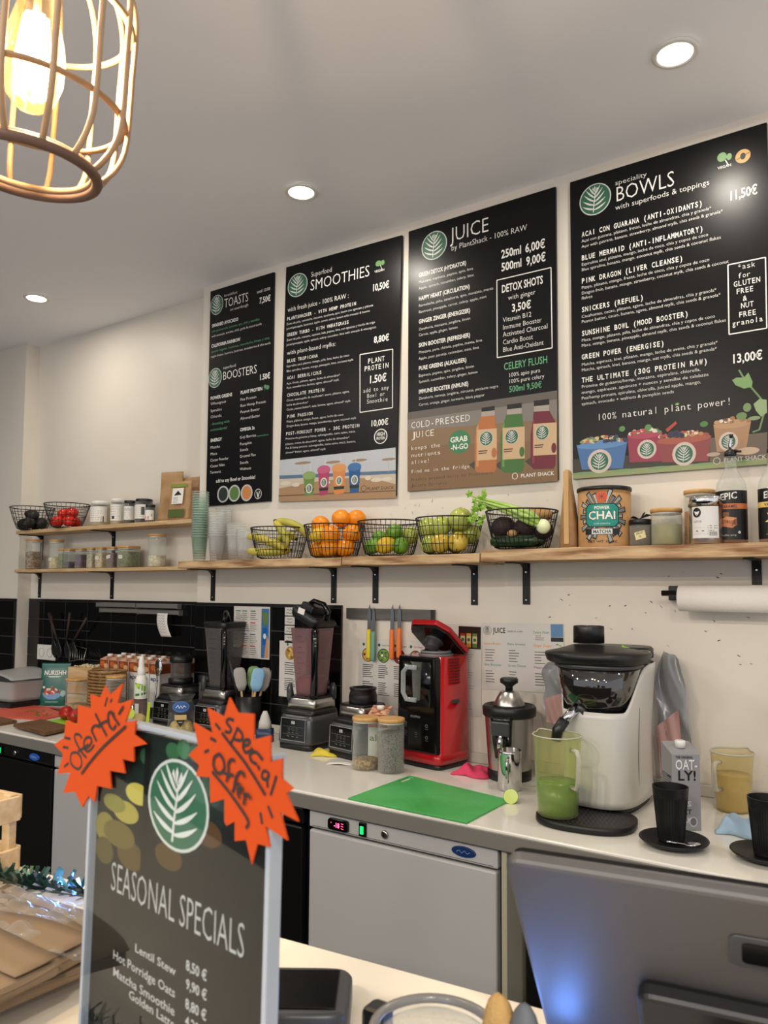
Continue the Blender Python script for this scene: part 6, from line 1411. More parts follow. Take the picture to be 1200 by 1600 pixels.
p=Pr(-.037,.0004); p.ell(0,.112,.034,.022,'2a62a0',2,28); p.ell(0,.112,.030,.018,'1c4a86',3,28); p.line([(-.02,.108),(-.012,.118),(-.006,.106),(0,.116),(.006,.106),(.012,.116),(.02,.110)],.003,'c8d4e0',4); p.poly([(-.05,.13),(.05,.13),(.055,.10),(.03,.085),(-.03,.085),(-.055,.10)],'15181c',1); p.rect(-.024,.024,.060,.080,'b89a6a',2); p.poly([(-.018,.058),(.018,.058),(0,.030)],'15181c',2); p.line([(-.008,.05),(.008,.05)],.002,'c8c8c8',3); p.build('printed_label',m_print,t,lambda x,y,z:(x,y+max(0,z-.08)*.2+x*x*4,z))
t=T('utensil_pot','black utensil pot with spatulas beside the second blender','pot',(-2.278,-.075,ZC)); G().lathe([(.048,0),(.05,.004),(.056,.155),(.052,.155),(.047,.01)],28,cap=(1,1)).build('pot',m_black,t)
for k,(x,y,a,b_,m,l,col) in enumerate([(-.02,-.01,-.12,.1,'grey_silicone','grey silicone spatula leaning left','a09c98'),(.0,-.02,-.25,.0,'black_handle','black-handled wooden spatula','141414'),(.022,-.015,.15,.1,'blue_silicone','pale blue silicone spatula','8ab8d8'),(.03,.015,.22,-.1,'grey_silicone','grey spatula behind the blue one','a09c98'),(.01,.03,.02,-.1,'green_silicone','green-edged spatula at the back right','7a9a5a')]):
    u=T('spatula',l+' in the utensil pot','spatula',(-2.278+x*.5,-.075+y*.5,ZC+.012),.9,group='utensils in the black pot'); u.rotation_euler=(b_*.6,a,.75)
    mm=mat(m,col,.5)
    if m=='black_handle': G().tube([(0,0,0),(0,0,.14)],.006,8).build('wooden_shaft',m_pine,u); G().tube([(0,0,.14),(0,0,.30)],[.007,.009],8).build('handle',mm,u)
    else:
        G().tube([(0,0,0),(0,0,.2)],.005,8).build('shaft',m_pine,u); G().loft([(.165,0,0,.014,.006,3),(.19,0,0,.026,.007,3),(.235,0,0,.027,.006,3),(.255,0,0,.022,.004,3),(.262,0,0,.012,.002,3)],18).build('blade',mm,u)
t=T('small_pack','small white-capped blue pack right of the utensil pot','pack',(-2.10,-.165,ZC),.5); G().loft([(0,0,0,.035,.022,5),(.05,0,0,.034,.02,5)],20).build('blue_pack',mat('navy_pack','14284a',.4),t); G().loft([(.05,0,0,.026,.018,3),(.075,0,0,.024,.017,2),(.10,0,0,.016,.012,2),(.118,0,0,.008,.006,2)],18).build('white_top',mat('white_foam','b8b4ae',.7),t)
# two jars and carton
j=jar('storage_jar','wooden-lidded glass jar almost empty with grains at the bottom, left of the pair',(-1.512,-.305,ZC),.0445,.172,grain('buckwheat','a8884a','6a5028',110),.19)
j=jar('storage_jar','wooden-lidded glass jar filled with dark chia seeds, right of the pair',(-1.418,-.292,ZC),.0445,.175,mat('chia_seed','2f2d2a',.6,noise=(220,.45,.6),col2='6a6660',bump=(220,.6,.001)),.78)
def fo(p,w,h): p.rect(-w/2+.001,w/2-.001,h-.045,h-.001,'a8502a',1); p.ell(.0,h-.022,.03,.012,'c86a30',2); p.line([(-.03,h-.012),(-.01,h-.018),(.02,h-.012)],.004,'e0d8cc',3); p.text('alm',-.03,h-.09,.06,.02,2,0,'4a6a2a',2)
carton('milk carton with orange-brown top standing behind the two glass jars',(-1.52,-.205,ZC),.35,.07,.205,fo,top=m_cto)
# red vacuum blender
r=T('soup_maker','tall red and black soup maker with glass jug and open lid','soup maker',(-1.367,-.098,ZC),-.17)
m_red=mat('glossy_red','a80f18',.22,coat=.4); W_=.098;DP=.088
G().loft([(0,0,0,W_*.97,DP*.97,8),(.016,0,0,W_*.97,DP*.97,8)],32).build('foot',m_black,r)
G().loft([(.017,0,0,W_,DP,9),(.05,0,0,W_,DP,9),(.05,0,.006,W_,DP-.006,9),(.372,0,.012,W_*.90,DP*.86,9)],36).build('red_housing',m_red,r)
G().prism([(-.092,.05),(.088,.05),(.079,.372),(-.085,.372)],-DP-.004,-DP+.03,M=Matrix.Translation((0,.0,0))).build('black_front',m_blackg,r,.006)
G().loft([(.0,0,0,.064,.010,4),(.15,0,0,.064,.010,4)],20,M=Matrix.Translation((0,-DP-.002,.205))).build('jug_window',mat('window_dark','050506',.15),r)
G().loft([(.0,0,0,.030,.030,2),(.012,0,0,.043,.043,2),(.135,0,0,.046,.046,2),(.14,0,0,.05,.05,2)],28,M=Matrix.Translation((0.006,-DP+.028,.215)),cap=(1,0)).build('glass_jug',m_glass,r)
G().tube([(.012,-DP-.018,.335),(-.02,-DP-.030,.337),(-.036,-DP-.032,.32),(-.037,-DP-.032,.25),(-.024,-DP-.030,.228),(.01,-DP-.016,.226)],.0085,10).build('jug_handle',film('handle_glass',opac=.3,edge=.7,body='c8ccd0'),r)
p=Pr(-DP-.0046,.0002); p.text('SOUPPRO',-.028,.165,.045,.007,2,0,'7a7a7c',1)
for x,z in[(-.05,.142),(.045,.142),(-.05,.112),(-.002,.112),(.045,.104)]: p.ell(x,z,.006,.006,'6f7072',1,12); p.ell(x,z,.0045,.0045,'0c0c0d',2,12); p.line([(x-.006,z-.010),(x+.006,z-.011)],.0012,'6f7072',1)
p.build('touch_panel_marks',m_print,r)
G().tube([(.05*cos(2*pi*i/26),.01+.05*sin(2*pi*i/26),.383) for i in range(26)],.005,8,True).build('jug_rim',mat('grey_silicone_ring','77787a',.4),r)
G().tube([(.06*cos(2*pi*i/26),.01+.055*sin(2*pi*i/26),.374) for i in range(26)],.004,8,True).build('jug_rim',mat('grey_silicone_ring','77787a',.4),r)
g=G()
for k in range(9): g.box(.0925,.0955,-.03,.03,.28+.01*k,.284+.01*k)
for q in(g.build('side_vents',mat('dark_red','5a0a10',.4),r),): q.rotation_euler=(0,-.03,0); q.location=(.005,0,0)
G().box(.093,.098,-.02,.02,.215,.228).build('side_badge',m_dark,r,.001)
Ml=Matrix.Translation((0,.078,.380))@Matrix.Rotation(-.66,4,'X')@Matrix.Rotation(pi/2,4,'Z')
G().prism([(0,-.090),(0,.090),(-.13,.088),(-.172,.055),(-.172,-.055),(-.13,-.088)],-.004,.016,M=Ml,plane='xy').build('lid',m_red,r,.004)
G().prism([(-.006,-.083),(-.128,-.081),(-.166,-.051),(-.166,.051),(-.128,.081),(-.006,.083)],-.012,-.0045,M=Ml,plane='xy').build('lid_lining',m_blackg,r,.002)
G().lathe([(.034,-.012),(.034,-.02),(.026,-.022),(.026,-.045),(.022,-.047),(.018,-.06)],24,M=Ml@Matrix.Translation((-.085,0,0))).build('lid_plug',m_dark,r)
# citrus press
c=T('citrus_press','stainless steel citrus press with black rim and conical cup','juicer',(-1.062,-.14,ZC),.12)
G().lathe([(.068,0),(.07,.003),(.07,.03),(.066,.032)],36).build('black_foot',m_black,c)
G().lathe([(.067,.032),(.078,.195)],40,cap=(0,0)).build('steel_body',m_steel,c)
G().lathe([(.079,.195),(.085,.2),(.086,.226),(.080,.232),(.072,.222),(.06,.215)],40).build('drip_bowl',m_black,c)
G().lathe([(.052,.222),(.05,.235),(.030,.272),(.018,.278)],36).build('steel_cone',m_steel,c); G().lathe([(.012,.276),(.012,.290),(.022,.298),(.029,.302),(.029,.314),(.024,.318)],28).build('press_knob',m_black,c)
G().loft([(.075,0,-.068,.022,.016,3),(.12,0,-.072,.030,.014,3),(.19,0,-.076,.034,.014,3),(.205,0,-.078,.036,.012,3)],20).build('spout_recess',m_blackg,c)
G().tube([(0,-.082,.15),(0,-.092,.13),(0,-.098,.105)],[.010,.011,.008],10).build('juice_spout',m_chrome,c); G().box(-.03,.03,-.094,-.084,.145,.19).build('spout_cover',m_dark,c,.006)
s=T('steel_cup','polished steel milk jug under the citrus press spout','cup',(-1.0,-.272,ZC)); G().lathe([(.033,0),(.0355,.004),(.036,.11),(.037,.118),(.0345,.118),(.034,.006)],32).build('cup_body',m_chrome,s); G().tube([(.012,-.035,.10),(.014,-.05,.10),(.016,-.056,.085),(.016,-.056,.045),(.012,-.048,.03),(.01,-.035,.028)],.004,8,flat=.6).build('handle',m_chrome,s)
l=T('lime_half','squeezed half lime lying at the corner of the green board','lime',(-.935,-.405,ZC+.0005),.5); l.rotation_euler=(1.1,0,.3); l.location.z=ZC+.017
G().lathe([(.002,-.021),(.012,-.018),(.019,-.008),(.0215,.002),(.0205,.003)],20,cap=(0,0)).build('peel',m_li,l); G().lathe([(.0205,.003),(.001,.002)],20,cap=(0,1)).build('flesh',mat('lime_flesh','a9bc5a',.35),l)
# big juicer
j=T('juicer','large white cold-press juicer with black lid, dark bowl and angled spout','juicer',(-.712,-.245,ZC),-.02)
m_cream=mat('satin_white_plastic','c9c6be',.28,coat=.2)
def ss(z,rx,yf,yb,e=3.2): return (z,0,(yf+yb)/2,rx,(yb-yf)/2,e)
v=[];NA=96;NR=14
for k in range(NR+1):
    for i in range(NA):
        a=2*pi*i/NA; c_,s_=cos(a),sin(a); dl_=abs((a+pi/2+pi)%(2*pi)-pi)*180/pi; t_=min(1,max(0,(dl_-48)/44)); t_=t_*t_*(3-2*t_); zt_=.272+.122*t_
        z_=.02+(zt_-.02)*k/NR; fl=.103-.006*sin(pi*min(z_/.28,1))+(.010*max(0,z_-.28)/.11); cyy=.018
        v.append((fl*math.copysign(abs(c_)**(2/3.2),c_),cyy+.162*math.copysign(abs(s_)**(2/3.2),s_),z_))
f=[(k*NA+i,k*NA+(i+1)%NA,(k+1)*NA+(i+1)%NA,(k+1)*NA+i) for k in range(NR) for i in range(NA)]
G().add(v,f,True).build('main_body',m_cream,j,0,solid=.004)
G().loft([ss(.262,.094,-.136,.17),ss(.268,.094,-.136,.17)],40).build('deck',m_dark,j)
for sx in():
    G().add([(sx*.098,.005,.285),(sx*.098,.005,.39),(sx*.104,-.075,.285),(sx*.106,-.03,.325),(sx*.108,-.002,.39),(sx*.092,-.075,.285),(sx*.094,-.03,.325),(sx*.096,-.002,.39)],[(0,2,3,4,1),(0,1,7,6,5),(2,5,6,3),(3,6,7,4)],True).build('cradle_arm',m_cream,j)
G().loft([(.272,0,-.055,.070,.074,2.4),(.284,0,-.055,.088,.092,2.4),(.320,0,-.055,.099,.105,2.4),(.394,0,-.055,.113,.116,2.3)],48,cap=(1,1)).build('juicing_bowl',mat('smoked_bowl','1c1a18',.07,spec=.9,coat=1),j)
G().loft([(.388,0,-.055,.114,.117,2.3),(.391,0,-.055,.118,.120,2.3),(.397,0,-.055,.118,.120,2.3),(.4,0,-.055,.114,.117,2.3)],48,cap=(0,0)).build('bowl_rim',m_dark,j)
G().loft([(.4,-.004,-.05,.128,.128,2.4),(.405,-.004,-.05,.136,.136,2.4),(.424,-.004,-.05,.142,.142,2.4),(.428,-.004,-.05,.139,.139,2.4),(.434,-.01,-.045,.105,.105,2.2),(.447,-.02,-.045,.055,.055,2)],48).build('black_lid',m_black,j)
G().loft([(.404,.0,.12,.095,.075,3),(.430,.0,.12,.095,.075,3),(.436,.0,.12,.088,.068,3)],40).build('rear_lid',m_black,j)
G().lathe([(.043,.452),(.043,.497),(.0415,.5),(.036,.5),(.036,.46)],36,c=(-.03,-.05)).build('feed_chute',m_black,j)
G().box(.085,.112,.02,.05,.392,.432).build('lid_latch',m_dark,j,.003); G().box(.092,.114,.024,.046,.424,.429).build('latch_tab',m_chrome,j,.001)
G().tube([(-.03,-.135,.285),(-.045,-.165,.262),(-.055,-.18,.245)],[.0135,.013,.0125],14).build('steel_spout',m_chrome,j); G().tube([(-.053,-.176,.25),(-.068,-.19,.222),(-.072,-.192,.195)],[.0155,.015,.0135],14).build('black_nozzle',m_black,j); G().tube([(-.022,-.125,.278),(-.03,-.142,.27)],.019,16).build('spout_seal',m_dark,j)
G().loft([(.0,0,.02,.092,.15,3.2),(.02,0,.02,.092,.15,3.2)],36).build('foot_plate',m_black,j)
g=G(); g.tube([(.099,-.03,.03),(.1,-.03,.15),(.104,-.03,.28)],.0012,4); g.build('panel_seam',mat('seam_grey','7a7870',.6),j)
for dx,dy,a,l in((.05,-.02,.6,'small green celery leaf lying on the right of the juicer lid'),(-.105,-.07,2.2,'small green leaf scrap on the left rim of the juicer lid')):
    g=G(); g.add([(0,0,.001),(.012,.004,.006),(.026,0,.003),(.012,-.004,.004),(.008,.010,.010),(.016,.012,.005)],[(0,1,2,3),(0,4,5,1)]); q=g.build('leaf_scrap',m_cell,None,0,loc=(-.712+dx,-.245+dy,ZC+.437),solid=.0008); q.rotation_euler=(0,0,a); tag(q,l,'leaf')
t=T('drip_tray','black perforated oval drip tray in front of the white juicer','tray',(-.697,-.462,ZC),.12)
G().loft([(0,0,0,.122,.098,2.6),(.004,0,0,.126,.102,2.6),(.017,0,0,.126,.102,2.6),(.019,0,0,.122,.098,2.6),(.0145,0,0,.119,.095,2.6)],48).build('tray',m_blackm,t)
g=G(); rg=random.Random(1)
for ix in range(-9,10):
    for iy in range(-6,7):
        x=ix*.0115+.003*(iy%2);y=iy*.0125
        if (x/.105)**2+(y/.08)**2<1: g.box(x-.0025,x+.0025,y-.0008,y+.0008,.0145,.0149)
q=g.build('drain_slots',mat('slot_grey','4a4a4a',.3),t); q['kind']='stuff'
def mjug(label,loc,rt,rb,h,fillm,fh,ha,wallm,residue=None,nm='measuring_jug'):
    c=T(nm,label,'jug',loc); n=40
    g=G(); secs=[(0,rb*.95),(.003,rb),(h*.9,rt*.97),(h,rt)]
    v=[]
    for z,r_ in secs:
        for i in range(n):
            a=2*pi*i/n; d_=(a-(ha+pi)+pi)%(2*pi)-pi; sp=1+(.22*max(0,1-abs(d_)/.35) if z>h*.85 else 0)
            v.append((r_*sp*cos(a),r_*sp*sin(a),z+(.004*max(0,1-abs(d_)/.35) if z>=h else 0)))
    f=[(k*n+i,k*n+(i+1)%n,(k+1)*n+(i+1)%n,(k+1)*n+i) for k in range(len(secs)-1) for i in range(n)]+[tuple(range(n))[::-1]]
    g.add(v,f,True); g.build('jug_wall',wallm,c)
    rr=[v[len(v)-n+i] for i in range(n)]; G().tube(rr,.0022,6,True).build('rim',mat('cloudy_rim','b9b8a4',.4,alpha=.8),c)
    G().lathe([(rb*.9,.004),(rb*.955,.008),((rb+(rt-rb)*fh)*.965,h*fh),(.01,h*fh)],32).build('juice',fillm,c)
    u=Vector((cos(ha),sin(ha),0)); r1=rt*.97
    G().tube([u*(r1-.002)+Vector((0,0,h*.86)),u*(r1+.020)+Vector((0,0,h*.86)),u*(r1+.027)+Vector((0,0,h*.80)),u*(r1+.024)+Vector((0,0,h*.5)),u*(r1+.018)+Vector((0,0,h*.40)),u*(r1-.006)+Vector((0,0,h*.40))],[.007,.007,.0075,.0075,.007,.006],10,flat=.8).build('handle',m_cloudh,c)
    return c
m_cloudh=film('cloudy_handle',tint='e8e6dc',opac=.35,edge=.4,rough=.3,body='d4d2c4')
m_gw=film('green_smeared_plastic',tint='eef0d0',opac=.16,edge=.3,rough=.35,body='c4ca8c')
m_yw=film('yellow_cloudy_plastic',tint='f2ead0',opac=.14,edge=.3,rough=.35,body='d0c490')
mjug('cloudy measuring jug half full of green juice on the drip tray',(-.765,-.485,ZC+.0155),.063,.052,.205,mat('green_juice','4d7a1a',.25),.42,-.55,m_gw)
m_jf=mat('juice_foam','b8bf6a',.6)
mjug('cloudy yellow measuring jug near the wall behind the black cups',(-.405,-.115,ZC),.056,.045,.158,mat('pale_yellow_juice','c8b06a',.25,alpha=.6),.62,-2.0,m_yw)
# plastic bags behind the juicer
m_bag=film('grey_bag_film',tint='c8ccd0',opac=.6,edge=.3,rough=.22,body='8c9094'); m_bagp=film('pink_bag_film',tint='e8c4bc',opac=.6,edge=.3,rough=.3,body='d4a8a0')
def bag(label,loc,w,h,seed,cat='bag'):
    c=T('plastic_bag',label,cat,loc); rg=random.Random(seed); A=[(rg.uniform(6,20),rg.uniform(0,6)) for _ in range(6)]
    def f(s0,sc):
        def q(u,v): 
            ww=w*(.30+.70*sin(pi*(.12+.72*(1-v)))); return (ww*(u-.5)*(1+.12*sin(11*v+A[0][1]))+.012*sin(5*v+s0)+.02*v*v,-.012+.007*sum(sin(k*.55*u+p+5*v*(i-1)) for i,(k,p) in enumerate(A[:4]))*(.5+.5*v)+.004*sin(19*u*v+8*v)+s0*.01,h*v*(1-.06*u*u))
        return q
    G().sheet(f(0,1),26,18).build('grey_film',m_bag,c); G().sheet(lambda u,v:(w*.7*(u-.5)+w*.12-.01*v,-.032+.006*sin(14*u+3*v),h*.55*v*(.7+.3*u)),12,10).build('pink_film',m_bagp,c); return c
bag('grey and pink plastic bags hanging behind the juicer on its right',(-.585,-.05,ZC+.06),.095,.36,1); 
b=bag('crumpled pink and grey plastic bag showing left of the juicer',(-.925,-.065,ZC+.18),.12,.19,5)
# oat drink carton
m_ctg=mat('grey_carton','8a8a8c',.45)
def oa(p,w,h):
    p.text('OAT-',-.027,h-.037,.056,.023,2,0,'d4d4d4',2); p.text('OAT-',-.0255,h-.0375,.056,.023,2,0,'5c5c60',1); p.text('LY!',-.022,h-.064,.048,.023,2,0,'141416',2); p.text('THE ORIGINAL',-.026,h-.010,.044,.006,2,0,'1c1c1e',2)
    for k,t in enumerate(['IT\'S','OAT','MILK']): p.text(t,-.024,h-.128-k*.02,.036,.012,2,0,['c8c8c8','1c1c1e','c8c8c8'][k],2)
    p.ell(.016,.022,.010,.012,'c8c8c8',2,18); p.ell(.016,.022,.008,.010,'6a6a6c',3,18)
def ob(p,w,h):
    for k in range(11): p.line([(-w*.42,h-.055-k*.0052+.0016*sin(k)),(w*.05,h-.055-k*.0052),(w*.42,h-.055-k*.0052-.0012*cos(k))],.0016,'2a2a2c',2)
    p.rect(w*.1,w*.42,h-.06,h-.055,'1c1c1e',3)
    lines(p,-w*.4,w*.3,.03,.08,9,'4a4a4c',seed=2,w=.0012)
carton('grey oat drink carton with white cap and block lettering behind the black cup','x' and (-.487,-.349,ZC),.6,.072,.222,oa,nm='oat_carton',body=m_ctg,side=ob,capz=.016)
# ribbed cups and saucers
def rcup(label,loc):
    c=T('ribbed_cup',label,'cup',loc,group='black ribbed cups'); n=84; rt=.0415; rb=.030; h=.128
    v=[];secs=[(0,.95,0),(.004,1,0),(.012,1,1),(h-.028,1,1),(h-.020,1,0),(h,1,0),(h,.94,0),(.012,.9,0)]
    for z,k,rib in secs:
        for i in range(n):
            a=2*pi*i/n; r_=(rb+(rt-rb)*(z/h))*k*(1-(.035 if (i%2) else 0)*rib); v.append((r_*cos(a),r_*sin(a),z))
    f=[(k*n+i,k*n+(i+1)%n,(k+1)*n+(i+1)%n,(k+1)*n+i) for k in range(len(secs)-1) for i in range(n)]+[tuple(range(n))[::-1],tuple((len(secs)-1)*n+i for i in range(n))]
    g=G().add(v,f,False); g.build('cup_body',m_blackm,c); return c
def sauc(label,loc):
    c=T('saucer',label,'saucer',loc,group='black saucers'); G().lathe([(.045,0),(.05,.001),(.074,.011),(.079,.016),(.078,.018),(.072,.015),(.05,.006),(.04,.0055)],44).build('saucer_dish',m_blackm,c); return c
sauc('black saucer under the left ribbed cup, with a spoon on it',(-.467,-.513,ZC)); sauc('black saucer under the ribbed cup at the right edge',(-.270,-.487,ZC))
rcup('black ribbed cup on the left saucer',(-.475,-.503,ZC+.0065)); rcup('black ribbed cup at the right edge of the picture',(-.270,-.480,ZC+.0065))
s=T('teaspoon','small steel teaspoon lying on the left black saucer','spoon',(-.435,-.54,ZC+.014),.9); G().loft([(0,0,0,.002,.001,2),(.006,0,0,.011,.003,2),(.02,0,0,.015,.0035,2),(.036,0,0,.009,.002,2),(.042,0,0,.003,.001,2)],14,M=Matrix.Rotation(pi/2,4,'Y')@Matrix.Rotation(pi/2,4,'Z')).build('bowl',m_chrome,s); G().tube([(.0,0,.001),(-.05,.0,.012)],.0022,6).build('handle',m_chrome,s)
# ================= customer side of the bar
m_bar=mat('cream_bar_top','e0d6c4',.3,noise=(3,.3,.7),col2='dacfbb',coat=.2)
ZB=1.09
bar=T('bar_counter','cream-topped customer bar counter in the foreground','counter')
BL=[(-3.2,-1.985),(.9,-1.575),(.9,-2.32),(-3.2,-2.62)]
G().prism(BL,1.05,ZB,plane='xy').build('bar_top',m_bar,bar,.003)
G().prism([(x*.99,y-.03 if i<2 else y+.05) for i,(x,y) in enumerate(BL)],0,1.0495,plane='xy').build('bar_front',mat('bar_panel','2c2723',.6),bar)
# menu stand
m_acry=film('acrylic',tint='fafcfc',opac=.0,edge=.0,rough=.03,body='c4ccd0'); m_acre=mat('acrylic_edge','8a929c',.12,spec=.8)
SY,SR=-.13448735,-.01541478
s=T('menu_stand','clear acrylic menu stand with a dark SEASONAL SPECIALS poster','menu stand',(-.54498,-2.04092,ZB+.0005),SY,rx=SR)
w=.22;h=.302
G().box(.003,w-.003,.0006,.0026,.004,h-.003).build('poster_card',m_blackm,s)
G().box(0,w,.0030,.0055,.0,h).build('back_pane',m_acry,s)
G().box(0,w,-.0042,-.0020,.0,h).build('front_pane',m_acry,s)
for a,b_ in((-.003,.0008),(w-.0008,w+.0035)): G().box(a,b_,-.0045,.0058,0,h).build('edge_strip',m_acre,s,.0006)
G().box(-.003,w+.0045,-.0045,.0058,h+.0002,h+.0035).build('edge_strip',m_acre,s,.0006)
G().box(-.003,w+.0045,-.04,.04,-.0002,.003).build('foot_plate',m_acry,s)
p=Pr(.0005,.0002,.62); p.rect(.004,w-.004,.005,h-.004,'101414',0); p.poly([(.004,h-.06),(.004,h-.004),(w-.004,h-.004),(w-.004,h-.05)],'142420',0.3)
p.run(STAND); p.build('poster_face',mat('poster_colours','ffffff',.6,attr=True,spec=.1),s)
m_ink=mat('black_marker','1c1512',.6)
def star(D_,label,yo):
    pts,st=D_; cx=sum(a for a,_ in pts)/len(pts); cz=sum(b_ for _,b_ in pts)/len(pts)
    c=T('price_star',label,'sign',(0,0,0)); Ms=Matrix.Translation((-.54498,-2.04092,ZB+.0005))@Matrix.Rotation(SY,4,'Z')@Matrix.Rotation(SR,4,'X')
    c.matrix_world=Ms@Matrix.Translation((cx,yo,cz)); P=[(a-cx,b_-cz) for a,b_ in pts]
    g=G(); n=len(P); v=[(x,0,z) for x,z in P]+[(x,.0012,z) for x,z in P]+[(0,0,0),(0,.0012,0)]
    f=[]
    for i in range(n): j=(i+1)%n; f+=[(i,j,2*n),(n+j,n+i,2*n+1),(i,n+i,n+j,j)]
    g.add(v,f); g.build('card_star',m_orange,c)
    p=Pr(-.0002,.0001)
    for l in st:
        q=[(a-cx,b_-cz) for a,b_ in l]
        if len(q)>2: 
            r=[]
            for i in range(len(q)-1):
                for t in range(4):
                    t=t/4; A=q[max(i-1,0)];B_=q[i];C_=q[i+1];E_=q[min(i+2,len(q)-1)]
                    r.append(tuple(.5*(2*B_[k]+(C_[k]-A[k])*t+(2*A[k]-5*B_[k]+4*C_[k]-E_[k])*t*t+(3*B_[k]-A[k]-3*C_[k]+E_[k])*t**3) for k in(0,1)))
            r.append(q[-1]); q=r
        p.line(q,.0022,'1c1512',1)
    p.build('handwriting',m_print,c); return c
star(STAR1,'orange star card handwritten oferta on the upper left of the menu stand',-.0065)
star(STAR2,'orange star card handwritten special offer on the upper right of the menu stand',-.0065)
# kraft bags in clear film
m_kr2=mat('kraft_packet','7b664d',.7,noise=(10,.3,.7),col2='6e5a43',bump=(18,.3,.006)); 
rg=random.Random(21)
def packet(label,loc,rz,w,d,h,seed):
    b=T('kraft_packet',label,'bag',loc,rz,group='flat kraft paper packets in clear film'); rr=random.Random(seed); a0=rr.uniform(0,6)
    def f(u,v): return (w*(u-.5),d*(v-.5),h*(.75+.25*sin(pi*u))*(1 if 0.02<u<.98 else .8)+.004*sin(7*u+a0)*sin(5*v+a0))
    g=G().sheet(f,16,12,sm=True); g.build('kraft_face',m_kr2,b,0,solid=.002); G().box(-w/2+.001,w/2-.001,-d/2+.001,d/2-.001,0,h*.72).build('packet_core',m_kr2,b,.004)
    G().sheet(lambda u,v:(w*(u-.5),d*(.28+.02*sin(4*u)),0) if 0 else (w*(u-.5)*.98,d*(.30*v+.2*1-.02),h*1.08+.004*sin(7*u+a0)*sin(5*(.6+.3*v)+a0)),12,3).build('folded_flap',mat('kraft_flap','6e5a42',.7),b,0,solid=.0012); return b
for k,(x,y,z,rz,l) in enumerate([(-.86,-1.915,0,.05,'lowest kraft packet at the back of the pile'),(-.81,-1.965,.018,-.05,'second kraft packet of the pile in clear film'),(-.80,-2.01,.034,.12,'third kraft packet of the pile, half over the second'),(-.775,-2.06,.048,.02,'kraft packet nearest the viewer beside the menu stand')]):
    packet(l,(x,y,ZB+.001+z),rz,.24,.14,.018,k)
w_=T('clear_film_wrap','crinkled clear plastic film over the pile of kraft packets','film',(-.81,-1.97,ZB+.0595))
G().sheet(lambda u,v:(.26*(u-.5),.22*(v-.5),.018-.028*(1-v)*0-.02*abs(u-.5)**2*4*.4-.045*(v)**1.2+.0035*sin(23*u+9*v)+.003*sin(41*v-12*u)+.002*sin(60*u)),60,50).build('film',m_wrap,w_)
# garland with blue lights
m_tin1=mat('tinsel_green','1f3a2a',.35,metal=.4); m_tin2=mat('tinsel_silver','a8b0b4',.15,metal=.9); m_blu=mat('blue_led','2c6cff',.3,emit=30); m_blu2=mat('blue_tinsel','2a5ad0',.25,metal=.6)
def garland(label,pts,seed,leds,n=220):
    g_=T('tinsel_garland',label,'garland',pts[0]); p0=Vector(pts[0]); P=[Vector(p)-p0 for p in pts]; rr=random.Random(seed)
    G().tube(P,.003,6).build('core_wire',m_tin1,g_)
    A=G();B_=G()
    for k in range(n):
        i=rr.randrange(len(P)-1); t=rr.random(); c=P[i].lerp(P[i+1],t); d=Vector((rr.gauss(0,1),rr.gauss(0,1),abs(rr.gauss(0,1)))).normalized(); e=d.orthogonal().normalized()*.0022; L_=rr.uniform(.014,.03)
        if c.z+d.z*L_<-.01: continue
        (A if rr.random()<.75 else B_).add([c-e,c+e,c+d*L_+e,c+d*L_-e],[(0,1,2,3)])
    A.build('green_needles',m_tin1,g_)['kind']='stuff'; B_.build('silver_needles',m_tin2,g_)['kind']='stuff'
    for L_ in leds:
        q=G().ball((0,0,0),(.0035,.0035,.005),8,6).build('blue_bulb',m_blu,g_); q.location=Vector(L_)-p0
        ld=D.lights.new('bulb_glow','POINT'); ld.energy=.14; ld.color=(.15,.35,1); ld.shadow_soft_size=.015; o=D.objects.new('bulb_glow',ld); COL.objects.link(o); o.parent=g_; o.location=Vector(L_)-p0+Vector((0,0,.009)); o['kind']='helper'
garland('green and silver tinsel garland with blue lights behind the kraft packets',[(-1.16,-1.83,ZB+.012),(-1.02,-1.835,ZB+.012),(-.95,-1.825,ZB+.012),(-.88,-1.80,ZB+.012)],1,[(-.925,-1.815,ZB+.02),(-.90,-1.81,ZB+.016)],260)
garland('tinsel garland with blue lights around the foot of the menu stand',[(-.66,-2.07,ZB+.014),(-.60,-2.095,ZB+.012),(-.50,-2.12,ZB+.012),(-.40,-2.125,ZB+.012),(-.31,-2.10,ZB+.012),(-.25,-2.06,ZB+.012)],2,[(-.33,-2.095,ZB+.022),(-.27,-2.065,ZB+.02)],420)
for x,y in((-.31,-1.90),(-.285,-1.865)):
    pass
gl=garland('short tinsel strand with a blue light under the screen',[(-.33,-1.80,ZB+.008),(-.27,-1.79,ZB+.008),(-.20,-1.78,ZB+.008)],3,[(-.292,-1.80,ZB+.012),(-.25,-1.795,ZB+.012)],40)
# wooden crate at the left edge
t=T('display_crate','pale pine display crate at the left edge of the bar','crate',(-1.148,-1.862,ZB+.0005),.10)
CW=.085
for sx in(-1,1):
    for sy in(-1,1): G().box(sx*CW-.008,sx*CW+.008,sy*.05-.006,sy*.05+.006,0,.112).build('corner_post',m_pine,t,.001)
for z in(.004,.076):
    for sy in(-1,1): G().box(-CW-.0075,CW+.0075,sy*.0605-.004,sy*.0605+.004,z,z+.034).build('rail',m_pine,t,.001)
    for sx in(-1,1): G().box(sx*(CW+.0125)-.0035,sx*(CW+.0125)+.0035,-.056,.056,z,z+.034).build('rail',m_pine,t,.001)
G().box(-CW,CW,-.05,.05,.002,.008).build('bottom',m_pine,t)
